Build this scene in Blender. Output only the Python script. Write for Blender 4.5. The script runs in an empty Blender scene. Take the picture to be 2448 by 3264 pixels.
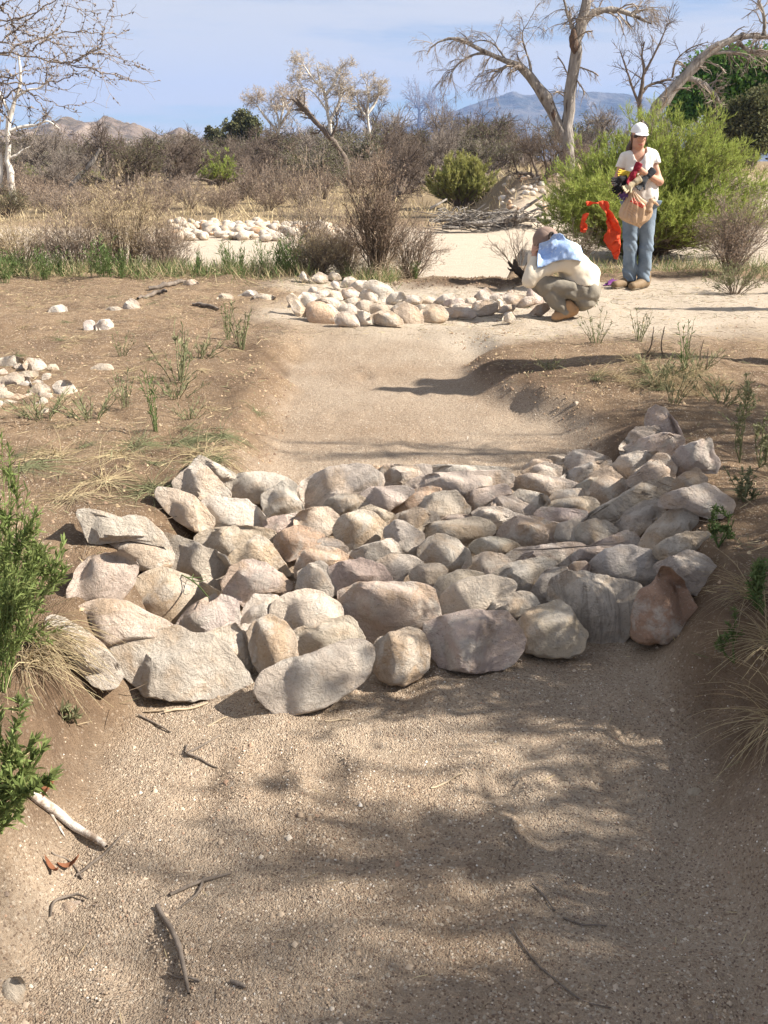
import bpy, math, random
import numpy as np
from mathutils import Vector, Matrix
import mathutils
R = math.radians
scene = bpy.context.scene
COL = scene.collection

# ------------------------------------------------------------------ camera, sky, sun, exposure
CAM = np.array([0.0, 0.0, 1.55]); PITCH = R(19.9); FPX = 3077.0
cd = bpy.data.cameras.new('camera'); cam = bpy.data.objects.new('camera', cd); COL.objects.link(cam)
cam.location = CAM; cam.rotation_euler = (R(90)-PITCH, 0, 0)
cd.sensor_fit = 'VERTICAL'; cd.sensor_height = 24; cd.lens = 12*FPX/1632.0
cd.clip_start = 0.05; cd.clip_end = 20000
scene.camera = cam

SUN_EL, SUN_AZ = 40.0, 95.0          # azimuth clockwise from +Y: from the right, a little behind the camera
world = bpy.data.worlds.new('World'); scene.world = world; world.use_nodes = True
nt = world.node_tree; nt.nodes.clear()
def N(nt, t, **kw):
    n = nt.nodes.new(t)
    for k, v in kw.items(): setattr(n, k, v)
    return n
wo = N(nt, 'ShaderNodeOutputWorld'); bg = N(nt, 'ShaderNodeBackground'); bg.inputs[1].default_value = 0.05
sky = N(nt, 'ShaderNodeTexSky', sky_type='NISHITA', sun_disc=False)
sky.sun_elevation = R(SUN_EL); sky.sun_rotation = R(SUN_AZ); sky.air_density = 0.8; sky.dust_density = 0.3; sky.ozone_density = 2.0
# high thin cloud laid out on a flat ceiling: direction / height gives the place on the ceiling
tc = N(nt, 'ShaderNodeTexCoord'); sp = N(nt, 'ShaderNodeSeparateXYZ'); nt.links.new(tc.outputs['Generated'], sp.inputs[0])
def MA(op, a, b=None, c=None, clamp=False):
    m = N(nt, 'ShaderNodeMath', operation=op); m.use_clamp = clamp
    for i, v in enumerate((a, b, c)):
        if v is None: continue
        if isinstance(v, (int, float)): m.inputs[i].default_value = v
        else: nt.links.new(v, m.inputs[i])
    return m.outputs[0]
zz = MA('ADD', MA('MAXIMUM', sp.outputs[2], 0.0), 0.075)
px_ = MA('DIVIDE', sp.outputs[0], zz); py_ = MA('DIVIDE', sp.outputs[1], zz)
cb = N(nt, 'ShaderNodeCombineXYZ'); nt.links.new(px_, cb.inputs[0]); nt.links.new(py_, cb.inputs[1])
mp = N(nt, 'ShaderNodeMapping'); nt.links.new(cb.outputs[0], mp.inputs[0])
mp.inputs['Rotation'].default_value = (0, 0, R(-35)); mp.inputs['Scale'].default_value = (0.30, 0.45, 1); mp.inputs['Location'].default_value = (5.2, 2.2, 0)
n1 = N(nt, 'ShaderNodeTexNoise'); n1.inputs['Scale'].default_value = 1.0; n1.inputs['Detail'].default_value = 7; n1.inputs['Roughness'].default_value = 0.52; n1.inputs['Distortion'].default_value = 0.5
nt.links.new(mp.outputs[0], n1.inputs[0])
n2 = N(nt, 'ShaderNodeTexNoise'); n2.inputs['Scale'].default_value = 3.2; n2.inputs['Detail'].default_value = 9; n2.inputs['Roughness'].default_value = 0.62
nt.links.new(mp.outputs[0], n2.inputs[0])
sm = MA('ADD', n1.outputs[0], MA('MULTIPLY', MA('SUBTRACT', n2.outputs[0], 0.5), 0.34))
mr = N(nt, 'ShaderNodeMapRange', interpolation_type='SMOOTHSTEP'); nt.links.new(sm, mr.inputs[0])
mr.inputs[1].default_value = 0.31; mr.inputs[2].default_value = 0.52; mr.inputs[3].default_value = 0.03; mr.inputs[4].default_value = 0.95
mix = N(nt, 'ShaderNodeMix', data_type='RGBA'); nt.links.new(mr.outputs[0], mix.inputs[0])
tint = N(nt, 'ShaderNodeMix', data_type='RGBA', blend_type='MULTIPLY'); tint.inputs[0].default_value = 1.0; tint.inputs[7].default_value = (.95, .98, 1.03, 1)
nt.links.new(sky.outputs[0], tint.inputs[6]); nt.links.new(tint.outputs[2], mix.inputs[6]); mix.inputs[7].default_value = (6.3, 6.3, 6.4, 1)
nt.links.new(mix.outputs[2], bg.inputs[0]); nt.links.new(bg.outputs[0], wo.inputs[0])

sl = bpy.data.lights.new('sun', 'SUN'); sl.energy = 4.9; sl.angle = R(0.53); sl.color = (1.0, 0.92, 0.81)
sun = bpy.data.objects.new('sun', sl); COL.objects.link(sun)
sdir = Vector((math.sin(R(SUN_AZ))*math.cos(R(SUN_EL)), math.cos(R(SUN_AZ))*math.cos(R(SUN_EL)), math.sin(R(SUN_EL))))
sun.rotation_euler = sdir.to_track_quat('Z', 'Y').to_euler(); sun.location = (20, -3, 30)
vs = scene.view_settings
vs.view_transform = 'Standard'; vs.look = 'None'; vs.gamma = 1.0; vs.exposure = 1.35; vs.use_curve_mapping = False
scene.cycles.volume_bounces = 0; scene.cycles.max_bounces = 6; scene.cycles.transparent_max_bounces = 8

# ------------------------------------------------------------------ helpers
rng = np.random.default_rng(7)
def _h(i):
    i = (i.astype(np.int64)*374761393) & 0xffffffff
    i = ((i ^ (i >> 13))*1274126177) & 0xffffffff
    return ((i ^ (i >> 16)) & 0xffff)/65535.0
def vn2(x, y, seed=0):
    xi = np.floor(x); yi = np.floor(y); fx = x-xi; fy = y-yi
    fx = fx*fx*(3-2*fx); fy = fy*fy*(3-2*fy)
    k = lambda a, b: _h((xi+a)*7919 + (yi+b)*104729 + seed*1299709)
    return ((k(0,0)*(1-fx)+k(1,0)*fx)*(1-fy) + (k(0,1)*(1-fx)+k(1,1)*fx)*fy)*2-1
def vn3(p, seed=0):
    pi = np.floor(p); f = p-pi; f = f*f*(3-2*f); r = 0
    for a in (0,1):
        for b in (0,1):
            for c in (0,1):
                w = (f[...,0] if a else 1-f[...,0])*(f[...,1] if b else 1-f[...,1])*(f[...,2] if c else 1-f[...,2])
                r = r + w*_h((pi[...,0]+a)*7919 + (pi[...,1]+b)*104729 + (pi[...,2]+c)*611953 + seed*1299709)
    return r*2-1
def fb2(x, y, o=3, seed=0):
    s = 0; a = 1.0
    for i in range(o): s = s + a*vn2(x*2**i, y*2**i, seed+i); a *= .5
    return s
def ss(a, b, x):
    t = np.clip((x-a)/(b-a), 0, 1); return t*t*(3-2*t)

_fg = np.random.default_rng(31)
FOOT = [(a, b, math.cos(c), math.sin(c)) for a, b, c in zip(np.concatenate([_fg.uniform(-.55, .75, 13), _fg.uniform(-.3, .3, 9)]), np.concatenate([_fg.uniform(1.35, 2.6, 13), _fg.uniform(4.9, 8.0, 9)]), _fg.normal(0, .6, 22))]
def lipmask(x, y):
    xc = np.interp(y, [-8, 1.5, 3, 5, 6.6, 9], [0.0, 0.03, 0.08, 0.27, -0.02, -0.02]); hw = np.interp(y, [-8, 1.5, 3, 5, 6.4, 7.6, 9], [1.1, .78, .80, .80, .62, .6, .4]); dx = np.abs(x-xc)-hw+.1*fb2(x*2.5, y*2.5, 3, 75)
    return .75*ss(.0, .12, dx)*ss(.75, .25, dx)*ss(8.0, 7.0, y)*ss(.9, 1.6, y)*np.clip(.55+.8*fb2(x*1.8, y*1.8, 3, 76), 0, 1)
def H(x, y):
    """height of the ground"""
    x = np.asarray(x, float); y = np.asarray(y, float)
    xc = np.interp(y, [-8, 1.5, 3, 5, 6.6, 9], [0.0, 0.03, 0.08, 0.27, -0.02, -0.02]) + 0.06*vn2(x*0+y*0.9, y*0, 5)
    hw = np.interp(y, [-8, 1.5, 3, 5, 6.4, 7.6, 9], [1.1, .78, .80, .80, .62, .6, .4]) + 0.05*vn2(y*1.7, x*0+3.3, 6)
    floor_ = 0.12*ss(2.7, 4.3, y) + 0.13*ss(7.0, 8.4, y)
    plain = 0.27 + 0.035*fb2(x*.5, y*.5, 3, 11) + 0.02*np.exp(-((x+3)**2)/4)
    dx = np.abs(x-xc)-hw
    bank = ss(-0.03, 0.27, dx + 0.07*vn2(x*3, y*3, 21))
    bank = bank*(1-0.0*y)
    z = floor_*(1-bank) + np.maximum(plain, floor_)*bank
    # grassy mound on the right bank, cut lip below it
    z = z + 0.13*np.exp(-(((x-2.0)/.75)**2 + ((y-6.0)/.75)**2))
    # higher right bank by the camera
    z = z + 0.16*ss(1.0, 1.9, x)*ss(4.6, 2.6, y)
    z = z + 0.10*ss(-0.95, -1.6, x)*ss(3.0, 2.0, y)
    # rise under the far rock apron
    z = z - 0.05*np.exp(-(((x-0.2)/.9)**2 + ((y-9.3)/.9)**2))
    # soil berm behind the far apron
    z = z + 0.08*np.exp(-(((x-1.3)/.9)**2 + ((y-11.0)/.35)**2))
    # edge of the near bank, sandy wash, far banks
    q = x/np.maximum(y, 1.0)
    ye = np.interp(x, [-8, -4, 0.2, 1.4, 2.2, 9], [13.0, 12.2, 11.5, 11.45, 15.5, 17]) + 0.3*vn2(x*.8, y*0, 31)
    wash = -0.9 + 0.03*vn2(x*.4, y*.4, 41)
    z = z + (wash-z)*ss(0, 2.2, y-ye)
    rt = ss(.085, .14, q + .01*vn2(x*.2, y*.1, 44))
    farl = -0.9 + 0.75*ss(42, 66, y) + 1.3*ss(70, 170, y)
    farr = -0.9 + (2.0 + .25*vn2(x*.5, y*.15, 43))*ss(36.5, 43, y + 1.2*vn2(x*.45, x*0, 42)) + .5*ss(60, 170, y)
    z = np.where(y > 20, farl*(1-rt) + farr*rt + (wash+.9), z)
    # small relief
    amp = ss(20, 14, y)
    inch = 1-bank
    z = z + amp*(0.026*fb2(x*3.4, y*3.4, 3, 51)*inch*(1-.6*ss(4, 5, y)) + 0.020*fb2(x*3.3, y*3.3, 4, 52)*bank + 0.030*(np.abs(vn2(x*5.1, y*4.1, 54))**.7-.4)*bank*(1-.8*ss(.2, .7, x)*ss(1.6, .9, x)*ss(5, 5.6, y))*(1-.8*palemask(x, y)) + 0.005*vn2(x*19, y*19, 53))
    for fx, fy, ca, sa in FOOT:
        a = (x-fx)*ca+(y-fy)*sa; b = -(x-fx)*sa+(y-fy)*ca; e = (a/.052)**2+(b/.125)**2; z = z + np.where(e < 9, (-.024*np.exp(-e)+.010*np.exp(-(np.sqrt(e)-1.5)**2*3))*(1.0 if fy < 3 else .5), 0)
    z = z + ss(60, 300, y)*0.4*vn2(x*.02, y*.02, 60)
    return z
def sandmask(x, y):
    xc = np.interp(y, [-8, 1.5, 3, 5, 6.6, 9], [0.0, 0.03, 0.08, 0.27, -0.02, -0.02])
    hw = np.interp(y, [-8, 1.5, 3, 5, 6.4, 7.6, 9], [1.1, .78, .80, .80, .62, .6, .4])
    s = ss(.22, -.06, np.abs(x-xc)-hw + .12*fb2(x*3, y*3, 3, 71))*ss(8.3, 7.3, y)
    q = x/np.maximum(y, 1.0)
    ye = np.interp(x, [-8, -4, 0.2, 1.4, 2.2, 9], [13.0, 12.2, 11.5, 11.45, 15.5, 17])
    w = ss(.9, 1.8, y-ye)*ss(43, 37, y + 2*vn2(x*.3, y*.3, 72))
    return np.clip(s+w, 0, 1)
def palemask(x, y):
    p = ss(7.2, 8.3, y+.5*fb2(x*1.3, y*1.3, 3, 73))*ss(11.6, 11.2, y)*ss(-1.5, -.5, x+.4*fb2(x, y, 3, 74))*(1-.75*ss(1.1, 1.7, x)*ss(8.2, 7.3, y))
    q = x/np.maximum(y, 1.0); w = ss(12.6, 13.5, y)*ss(43, 37, y)
    return np.clip(p*(1-dugmask(x, y))+w, 0, 1)
def dugmask(x, y): return np.exp(-(((x-1.25)/.95)**4 + ((y-11.05)/.42)**4))

FW = np.array([0, math.cos(PITCH), -math.sin(PITCH)]); UPV = np.array([0, math.sin(PITCH), math.cos(PITCH)]); RT = np.array([1., 0, 0])
def ray(px, py):                       # photograph pixels (2448 x 3264) -> world direction
    return FW + RT*((px-1224)/FPX) - UPV*((py-1632)/FPX)
_T = np.geomspace(0.9, 3000, 5000)
def gp(px, py, off=0.0):               # the ground (plus off) seen at a pixel
    d = ray(px, py); P = CAM + _T[:, None]*d
    b = P[:, 2] < H(P[:, 0], P[:, 1]) + off
    i = int(np.argmax(b)) if b.any() else len(_T)-1
    lo, hi = _T[max(i-1, 0)], _T[i]
    for _ in range(18):
        m = (lo+hi)/2; p = CAM+m*d
        if p[2] < H(p[0], p[1])+off: hi = m
        else: lo = m
    return CAM + hi*d
def vp(px, py, Y):                     # the point at distance Y seen at a pixel
    d = ray(px, py); return CAM + d*(Y/d[1])
U = 2448/1659.0
def ug(x, y, off=0.0): return gp(x*U, y*U, off)
def uv_(x, y, Y): return vp(x*U, y*U, Y)
def ground(x, y): return float(H(x, y))

def link(o, parent=None):
    COL.objects.link(o)
    if parent is not None: o.parent = parent
    return o
def tag(o, label=None, cat=None, group=None, kind=None):
    if label: o['label'] = label
    if cat: o['category'] = cat
    if group: o['group'] = group
    if kind: o['kind'] = kind
    return o
def empty(name, loc, label=None, cat=None, group=None, rz=0):
    o = bpy.data.objects.new(name, None); o.location = loc; o.rotation_euler = (0, 0, rz); o.empty_display_size = .1
    link(o); return tag(o, label, cat, group)
def mkmesh(name, V, F, mat=None, smooth=True):
    """V (n,3); F a list of int arrays (m,3) or (m,4)"""
    V = np.asarray(V, np.float32); F = [np.asarray(f, np.int32) for f in (F if isinstance(F, (list, tuple)) else [F]) if len(f)]
    me = bpy.data.meshes.new(name); me.vertices.add(len(V)); me.vertices.foreach_set('co', V.ravel())
    tot = np.concatenate([np.full(len(f), f.shape[1], np.int32) for f in F]); st = np.concatenate([[0], np.cumsum(tot)[:-1]]).astype(np.int32)
    idx = np.concatenate([f.ravel() for f in F])
    me.loops.add(len(idx)); me.loops.foreach_set('vertex_index', idx)
    me.polygons.add(len(tot)); me.polygons.foreach_set('loop_start', st); me.polygons.foreach_set('loop_total', tot)
    me.polygons.foreach_set('use_smooth', np.full(len(tot), smooth))
    me.update(calc_edges=True); me.validate()
    if mat: me.materials.append(mat)
    return me
def mobj(name, V, F, mat=None, parent=None, smooth=True, loc=(0, 0, 0), local=False):
    """vertices are given in world space unless local; the object's origin goes to loc"""
    V = np.asarray(V, float)
    L = np.zeros(3); q = parent
    while q is not None: L = L+np.array(q.location); q = q.parent
    if not local: V = V - (np.array(loc) if parent is None else L)
    o = bpy.data.objects.new(name, mkmesh(name, V, F, mat, smooth))
    if parent is None: o.location = loc
    return link(o, parent)
class Acc:
    def __init__(s): s.V = []; s.F = []; s.n = 0
    def add(s, V, *Fs):
        V = np.asarray(V).reshape(-1, 3)
        for f in Fs:
            if len(f): s.F.append(np.asarray(f)+s.n)
        s.V.append(V); s.n += len(V); return s
    def obj(s, name, mat, parent=None, smooth=True, loc=(0, 0, 0)):
        return mobj(name, np.concatenate(s.V), s.F, mat, parent, smooth, loc)
def nrm(v): return v/np.maximum(np.linalg.norm(v, axis=-1, keepdims=True), 1e-9)
def tubes(P, Rr, S=4, cap=False):
    """P (n,k,3), Rr (n,k) -> vertices and quads of n tubes"""
    P = np.asarray(P, float); Rr = np.asarray(Rr, float)
    if P.ndim == 2: P = P[None]; Rr = Rr[None]
    n, k, _ = P.shape
    t = np.gradient(P, axis=1) if k > 2 else np.repeat(P[:, 1:]-P[:, :1], 2, axis=1)
    t = nrm(t); mean = nrm(t.mean(1)); ref = np.zeros((n, 3)); a = np.abs(mean).argmin(1); ref[np.arange(n), a] = 1
    u = nrm(np.cross(t, ref[:, None, :])); v = np.cross(t, u)
    an = np.arange(S)*2*math.pi/S
    V = P[:, :, None, :] + Rr[:, :, None, None]*(np.cos(an)[None, None, :, None]*u[:, :, None, :] + np.sin(an)[None, None, :, None]*v[:, :, None, :])
    i = np.arange(n)[:, None, None]*k*S; j = np.arange(k-1)[None, :, None]*S; s = np.arange(S)[None, None, :]; s2 = (s+1) % S
    F = np.stack([i+j+s, i+j+s2, i+j+S+s2, i+j+S+s], -1).reshape(-1, 4)
    return V.reshape(-1, 3), F
def smooth_path(pts, K):
    """resample control rows (any width) with a Catmull-Rom curve"""
    p = np.asarray(pts, float); n = len(p); q = np.vstack([2*p[0]-p[1], p, 2*p[-1]-p[-2]])
    tt = np.linspace(0, n-1, K); o = []
    for t in tt:
        i = min(int(t), n-2); f = t-i; a, b, c, d = q[i], q[i+1], q[i+2], q[i+3]
        o.append(.5*((2*b)+(-a+c)*f+(2*a-5*b+4*c-d)*f*f+(-a+3*b-3*c+d)*f**3))
    return np.array(o)
def grow(P, Rr, n, L, spread, K=5, up=0.0, wander=.15, t0=.25, t1=1.0, rf=.55, rmin=.001, taper=.35, lenfall=.4):
    """n children from every polyline of P (m,k,3)"""
    m, k, _ = P.shape
    idx = np.repeat(np.arange(m), n); t = rng.uniform(t0, t1, len(idx))*(k-1); i = np.minimum(t.astype(int), k-2); f = (t-i)[:, None]
    p = P[idx, i]*(1-f)+P[idx, i+1]*f; tan = nrm(P[idx, i+1]-P[idx, i]); r0 = np.maximum((Rr[idx, i]*(1-f[:, 0])+Rr[idx, i+1]*f[:, 0])*rf, rmin)
    pe = nrm(np.cross(tan, rng.normal(size=(len(idx), 3)))); a = np.radians(rng.normal(spread, spread*.3, len(idx)))[:, None]
    d = tan*np.cos(a)+pe*np.sin(a); ln = L*rng.uniform(.55, 1.3, len(idx))*(1-lenfall*t/(k-1))
    pts = [p]
    for s in range(K-1):
        d = nrm(d + wander*rng.normal(size=d.shape) + np.array([0, 0, up]))
        p = p + d*(ln/(K-1))[:, None]; pts.append(p)
    return np.stack(pts, 1), np.maximum(r0[:, None]*np.linspace(1, taper, K)[None], rmin*.6)
def blades(B, D, L, W, bend=0.3, flat=None):
    """thin bent leaves: base B (n,3), direction D, length L, width W -> 3 faces each"""
    n = len(B); D = nrm(D); L = np.broadcast_to(L, n)[:, None]; W = np.broadcast_to(W, n)[:, None]
    s = nrm(np.cross(D, rng.normal(size=(n, 3)))); nn = np.cross(s, D)
    bd = bend*rng.uniform(-1, 1, (n, 1)) if flat is None else np.full((n, 1), flat)
    m = B + D*L*.5 + nn*bd*L*.25; tip = B + D*L*.95 + nn*bd*L
    V = np.stack([B-s*W*.3, B+s*W*.3, m+s*W*.5, m-s*W*.5, tip], 1).reshape(-1, 3)
    i = np.arange(n)[:, None]*5
    return V, i+np.array([[0, 1, 2, 3]]), i+np.array([[3, 2, 4]])
def spikes(B, D, L, W):
    """the smallest leaves: one long thin face each"""
    n = len(B); D = nrm(D); L = np.broadcast_to(L, n)[:, None]; s = nrm(np.cross(D, rng.normal(size=(n, 3)))); V = np.stack([B-s*W*.5, B+s*W*.5, B+D*L], 1).reshape(-1, 3); return V, np.arange(n)[:, None]*3+np.array([[0, 1, 2]])
def along(P, n, t0=.2, t1=1.0):
    m, k, _ = P.shape; idx = np.repeat(np.arange(m), n); t = rng.uniform(t0, t1, len(idx))*(k-1); i = np.minimum(t.astype(int), k-2); f = (t-i)[:, None]
    return P[idx, i]*(1-f)+P[idx, i+1]*f, nrm(P[idx, i+1]-P[idx, i])

# ------------------------------------------------------------------ materials
def mat(name, c1, c2=None, scale=6.0, detail=4, lo=.35, hi=.65, rough=.9, bump=0.0, bscale=40.0, island=0.0, trans=0.0, stretch=None, spec=.25, coord='Object', c3=None, s3=2.0, l3=.55, h3=.7, bdist=.01):
    m = bpy.data.materials.new(name); m.use_nodes = True; t = m.node_tree; b = t.nodes['Principled BSDF']; L = t.links.new
    b.inputs['Roughness'].default_value = rough; b.inputs['Specular IOR Level'].default_value = spec
    co = N(t, 'ShaderNodeTexCoord').outputs[coord]
    if stretch:
        mpn = N(t, 'ShaderNodeMapping'); mpn.inputs['Scale'].default_value = stretch; L(co, mpn.inputs[0]); co = mpn.outputs[0]
    def noise(s, d=detail):
        n = N(t, 'ShaderNodeTexNoise'); n.inputs['Scale'].default_value = s; n.inputs['Detail'].default_value = d; n.inputs['Roughness'].default_value = .6; L(co, n.inputs[0]); return n.outputs[0]
    def rng_(v, a, bb):
        n = N(t, 'ShaderNodeMapRange'); L(v, n.inputs[0]); n.inputs[1].default_value = a; n.inputs[2].default_value = bb; return n.outputs[0]
    def mixc(f, a, bb):
        n = N(t, 'ShaderNodeMix', data_type='RGBA'); L(f, n.inputs[0])
        for k, v in ((6, a), (7, bb)):
            if isinstance(v, tuple): n.inputs[k].default_value = (*v, 1)
            else: L(v, n.inputs[k])
        return n.outputs[2]
    col = None
    if c2 is not None:
        col = mixc(rng_(noise(scale), lo, hi), c1, c2)
    if c3 is not None: col = mixc(rng_(noise(s3), l3, h3), col if col else c1, c3)
    if island:
        g = N(t, 'ShaderNodeNewGeometry'); hs = N(t, 'ShaderNodeHueSaturation')
        L(rng_mul(t, g.outputs['Random Per Island'], 1-island, 1+island), hs.inputs['Value'])
        hh = rng_mul(t, g.outputs['Random Per Island'], .485, .515); L(hh, hs.inputs['Hue'])
        if col: L(col, hs.inputs['Color'])
        else: hs.inputs['Color'].default_value = (*c1, 1)
        col = hs.outputs[0]
    if col: L(col, b.inputs['Base Color'])
    else: b.inputs['Base Color'].default_value = (*c1, 1)
    if bump:
        bn = N(t, 'ShaderNodeBump'); bn.inputs['Strength'].default_value = bump; bn.inputs['Distance'].default_value = bdist; L(noise(bscale, 6), bn.inputs['Height']); L(bn.outputs[0], b.inputs['Normal'])
    if trans:
        tr = N(t, 'ShaderNodeBsdfTranslucent'); ms = N(t, 'ShaderNodeMixShader'); ms.inputs[0].default_value = trans
        if col: L(col, tr.inputs[0])
        else: tr.inputs[0].default_value = (*c1, 1)
        L(b.outputs[0], ms.inputs[1]); L(tr.outputs[0], ms.inputs[2]); L(ms.outputs[0], t.nodes['Material Output'].inputs[0])
    return m
def rng_mul(t, v, a, b):
    n = N(t, 'ShaderNodeMapRange'); t.links.new(v, n.inputs[0]); n.inputs[3].default_value = a; n.inputs[4].default_value = b; return n.outputs[0]
# ------------------------------------------------------------------ ground
def ground_material():
    m = bpy.data.materials.new('desert_soil'); m.use_nodes = True; t = m.node_tree; b = t.nodes['Principled BSDF']; L = t.links.new
    b.inputs['Roughness'].default_value = .95; b.inputs['Specular IOR Level'].default_value = .15
    co = N(t, 'ShaderNodeTexCoord').outputs['Object']
    def noise(s, d=5, r=.6, st=None):
        c = co
        if st: mpn = N(t, 'ShaderNodeMapping'); mpn.inputs['Scale'].default_value = st; L(co, mpn.inputs[0]); c = mpn.outputs[0]
        n = N(t, 'ShaderNodeTexNoise'); n.inputs['Scale'].default_value = s; n.inputs['Detail'].default_value = d; n.inputs['Roughness'].default_value = r; L(c, n.inputs[0]); return n.outputs[0]
    def mr(v, a, bb, c=0., d=1.):
        n = N(t, 'ShaderNodeMapRange'); L(v, n.inputs[0])
        for i, q in enumerate((a, bb, c, d)): n.inputs[i+1].default_value = q
        return n.outputs[0]
    def mx(f, a, bb, bt='MIX'):
        n = N(t, 'ShaderNodeMix', data_type='RGBA', blend_type=bt)
        if isinstance(f, float): n.inputs[0].default_value = f
        else: L(f, n.inputs[0])
        for k, v in ((6, a), (7, bb)):
            if isinstance(v, tuple): n.inputs[k].default_value = (*v, 1)
            else: L(v, n.inputs[k])
        return n.outputs[2]
    def vor(s):
        n = N(t, 'ShaderNodeTexVoronoi'); n.inputs['Scale'].default_value = s; L(co, n.inputs[0]); return n
    at = lambda nm: (lambda n: n.outputs['Fac'])(N(t, 'ShaderNodeAttribute', attribute_name=nm))
    # coarse granite sand: cells of slightly different grains
    v1 = vor(230); v2 = vor(150)
    s1 = N(t, 'ShaderNodeSeparateColor'); L(v1.outputs['Color'], s1.inputs[0]); s2 = N(t, 'ShaderNodeSeparateColor'); L(v2.outputs['Color'], s2.inputs[0])
    sand = mx(mr(noise(2.6), .35, .68), (.355, .278, .205), (.41, .322, .238))
    sand = mx(mr(s1.outputs[0], .0, 1., .0, .8), sand, (.47, .385, .295))
    sand = mx(mr(s1.outputs[1], .86, .93), sand, (.21, .155, .12))
    sand = mx(mr(s2.outputs[0], .93, .97), sand, (.29, .215, .155)); sand = mx(mr(noise(.9, 4), .42, .62), sand, mx(1.0, sand, (.84, .79, .74), 'MULTIPLY'))
    sand = mx(mr(s2.outputs[1], .90, .95), sand, (.50, .42, .33))
    soil = mx(mr(noise(1.3), .35, .65), (.235, .162, .102), (.31, .222, .142))
    soil = mx(mr(noise(7, 7, .68), .46, .64, 0, .85), soil, (.17, .115, .075)); soil = mx(mr(noise(1.7, 6, .62), .50, .66, 0, .7), soil, (.155, .105, .07))
    soil = mx(mr(noise(45, 6, .7), .56, .72), soil, (.50, .38, .25))
    soil = mx(mr(s2.outputs[2], .93, .97), soil, (.52, .43, .33))
    fine = mx(mr(noise(3.2, 6), .35, .65), (.49, .415, .325), (.55, .47, .375)); fine = mx(mr(noise(30, 6, .7), .58, .7), fine, (.36, .275, .195)); fine = mx(mr(s2.outputs[1], .93, .97), fine, (.66, .58, .49))
    dry = mx(mr(noise(.6, 6), .35, .65), (.28, .215, .13), (.20, .155, .10))
    fine = mx(mr(noise(3.2, 6), .35, .65), (.49, .415, .325), (.55, .47, .375)); fine = mx(mr(noise(30, 6, .7), .58, .7), fine, (.36, .275, .195)); fine = mx(mr(s2.outputs[1], .93, .97), fine, (.66, .58, .49))
    dry = mx(mr(noise(.17, 5), .5, .66), dry, (.17, .13, .085))
    col = mx(at('sand'), soil, sand); col = mx(at('pale'), col, fine); col = mx(at('dug'), col, mx(mr(noise(12, 6), .4, .6), (.10, .065, .042), (.17, .115, .075))); col = mx(at('dry'), col, dry); L(col, b.inputs['Base Color'])
    # relief: grains on the sand, crumbs on the soil
    d1 = mr(v1.outputs['Distance'], 0, .6, 1, 0); d2 = mr(v2.outputs['Distance'], 0, .6, 1, 0)
    ad = N(t, 'ShaderNodeMath', operation='MULTIPLY_ADD'); L(d2, ad.inputs[0]); ad.inputs[1].default_value = .8; L(d1, ad.inputs[2])
    ad2 = N(t, 'ShaderNodeMath', operation='MULTIPLY_ADD'); L(noise(28, 8, .7), ad2.inputs[0]); ad2.inputs[1].default_value = 4.5; L(ad.outputs[0], ad2.inputs[2])
    bn = N(t, 'ShaderNodeBump'); bn.inputs['Strength'].default_value = .8; bn.inputs['Distance'].default_value = .008; L(ad2.outputs[0], bn.inputs['Height']); L(bn.outputs[0], b.inputs['Normal'])
    return m
MSOIL = ground_material()
def axis(*segs):
    o = []
    for a, b_, n in segs: o.append(np.linspace(a, b_, n, endpoint=False))
    return np.concatenate(o)
gx = np.geomspace(20, 6000, 40)
xs = np.concatenate([-gx[::-1], axis((-20, -6, 30), (-6, -2.4, 40), (-2.4, 2.4, 142), (2.4, 6, 40), (6, 20, 30)), gx])
ys = np.concatenate([-np.geomspace(6000, 10, 30), axis((-10, .6, 34), (.6, 5.2, 152), (5.2, 14, 112), (14, 50, 80)), np.geomspace(50, 6000, 70)])
GX, GY = np.meshgrid(xs, ys); GZ = H(GX, GY)
nx, ny = len(xs), len(ys)
ii = np.arange(nx*ny).reshape(ny, nx)
GF = np.stack([ii[:-1, :-1], ii[:-1, 1:], ii[1:, 1:], ii[1:, :-1]], -1).reshape(-1, 4)
go = mobj('ground', np.stack([GX, GY, GZ], -1).reshape(-1, 3), [GF], MSOIL)
for nm, arr in (('sand', sandmask(GX, GY)), ('pale', palemask(GX, GY)), ('dug', np.maximum(dugmask(GX, GY), lipmask(GX, GY))), ('dry', ss(37, 47, GY + 3*vn2(GX*.3, GY*.3, 8)))):
    a = go.data.attributes.new(nm, 'FLOAT', 'POINT'); a.data.foreach_set('value', arr.ravel().astype(np.float32))
tag(go, kind='structure')

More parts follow.
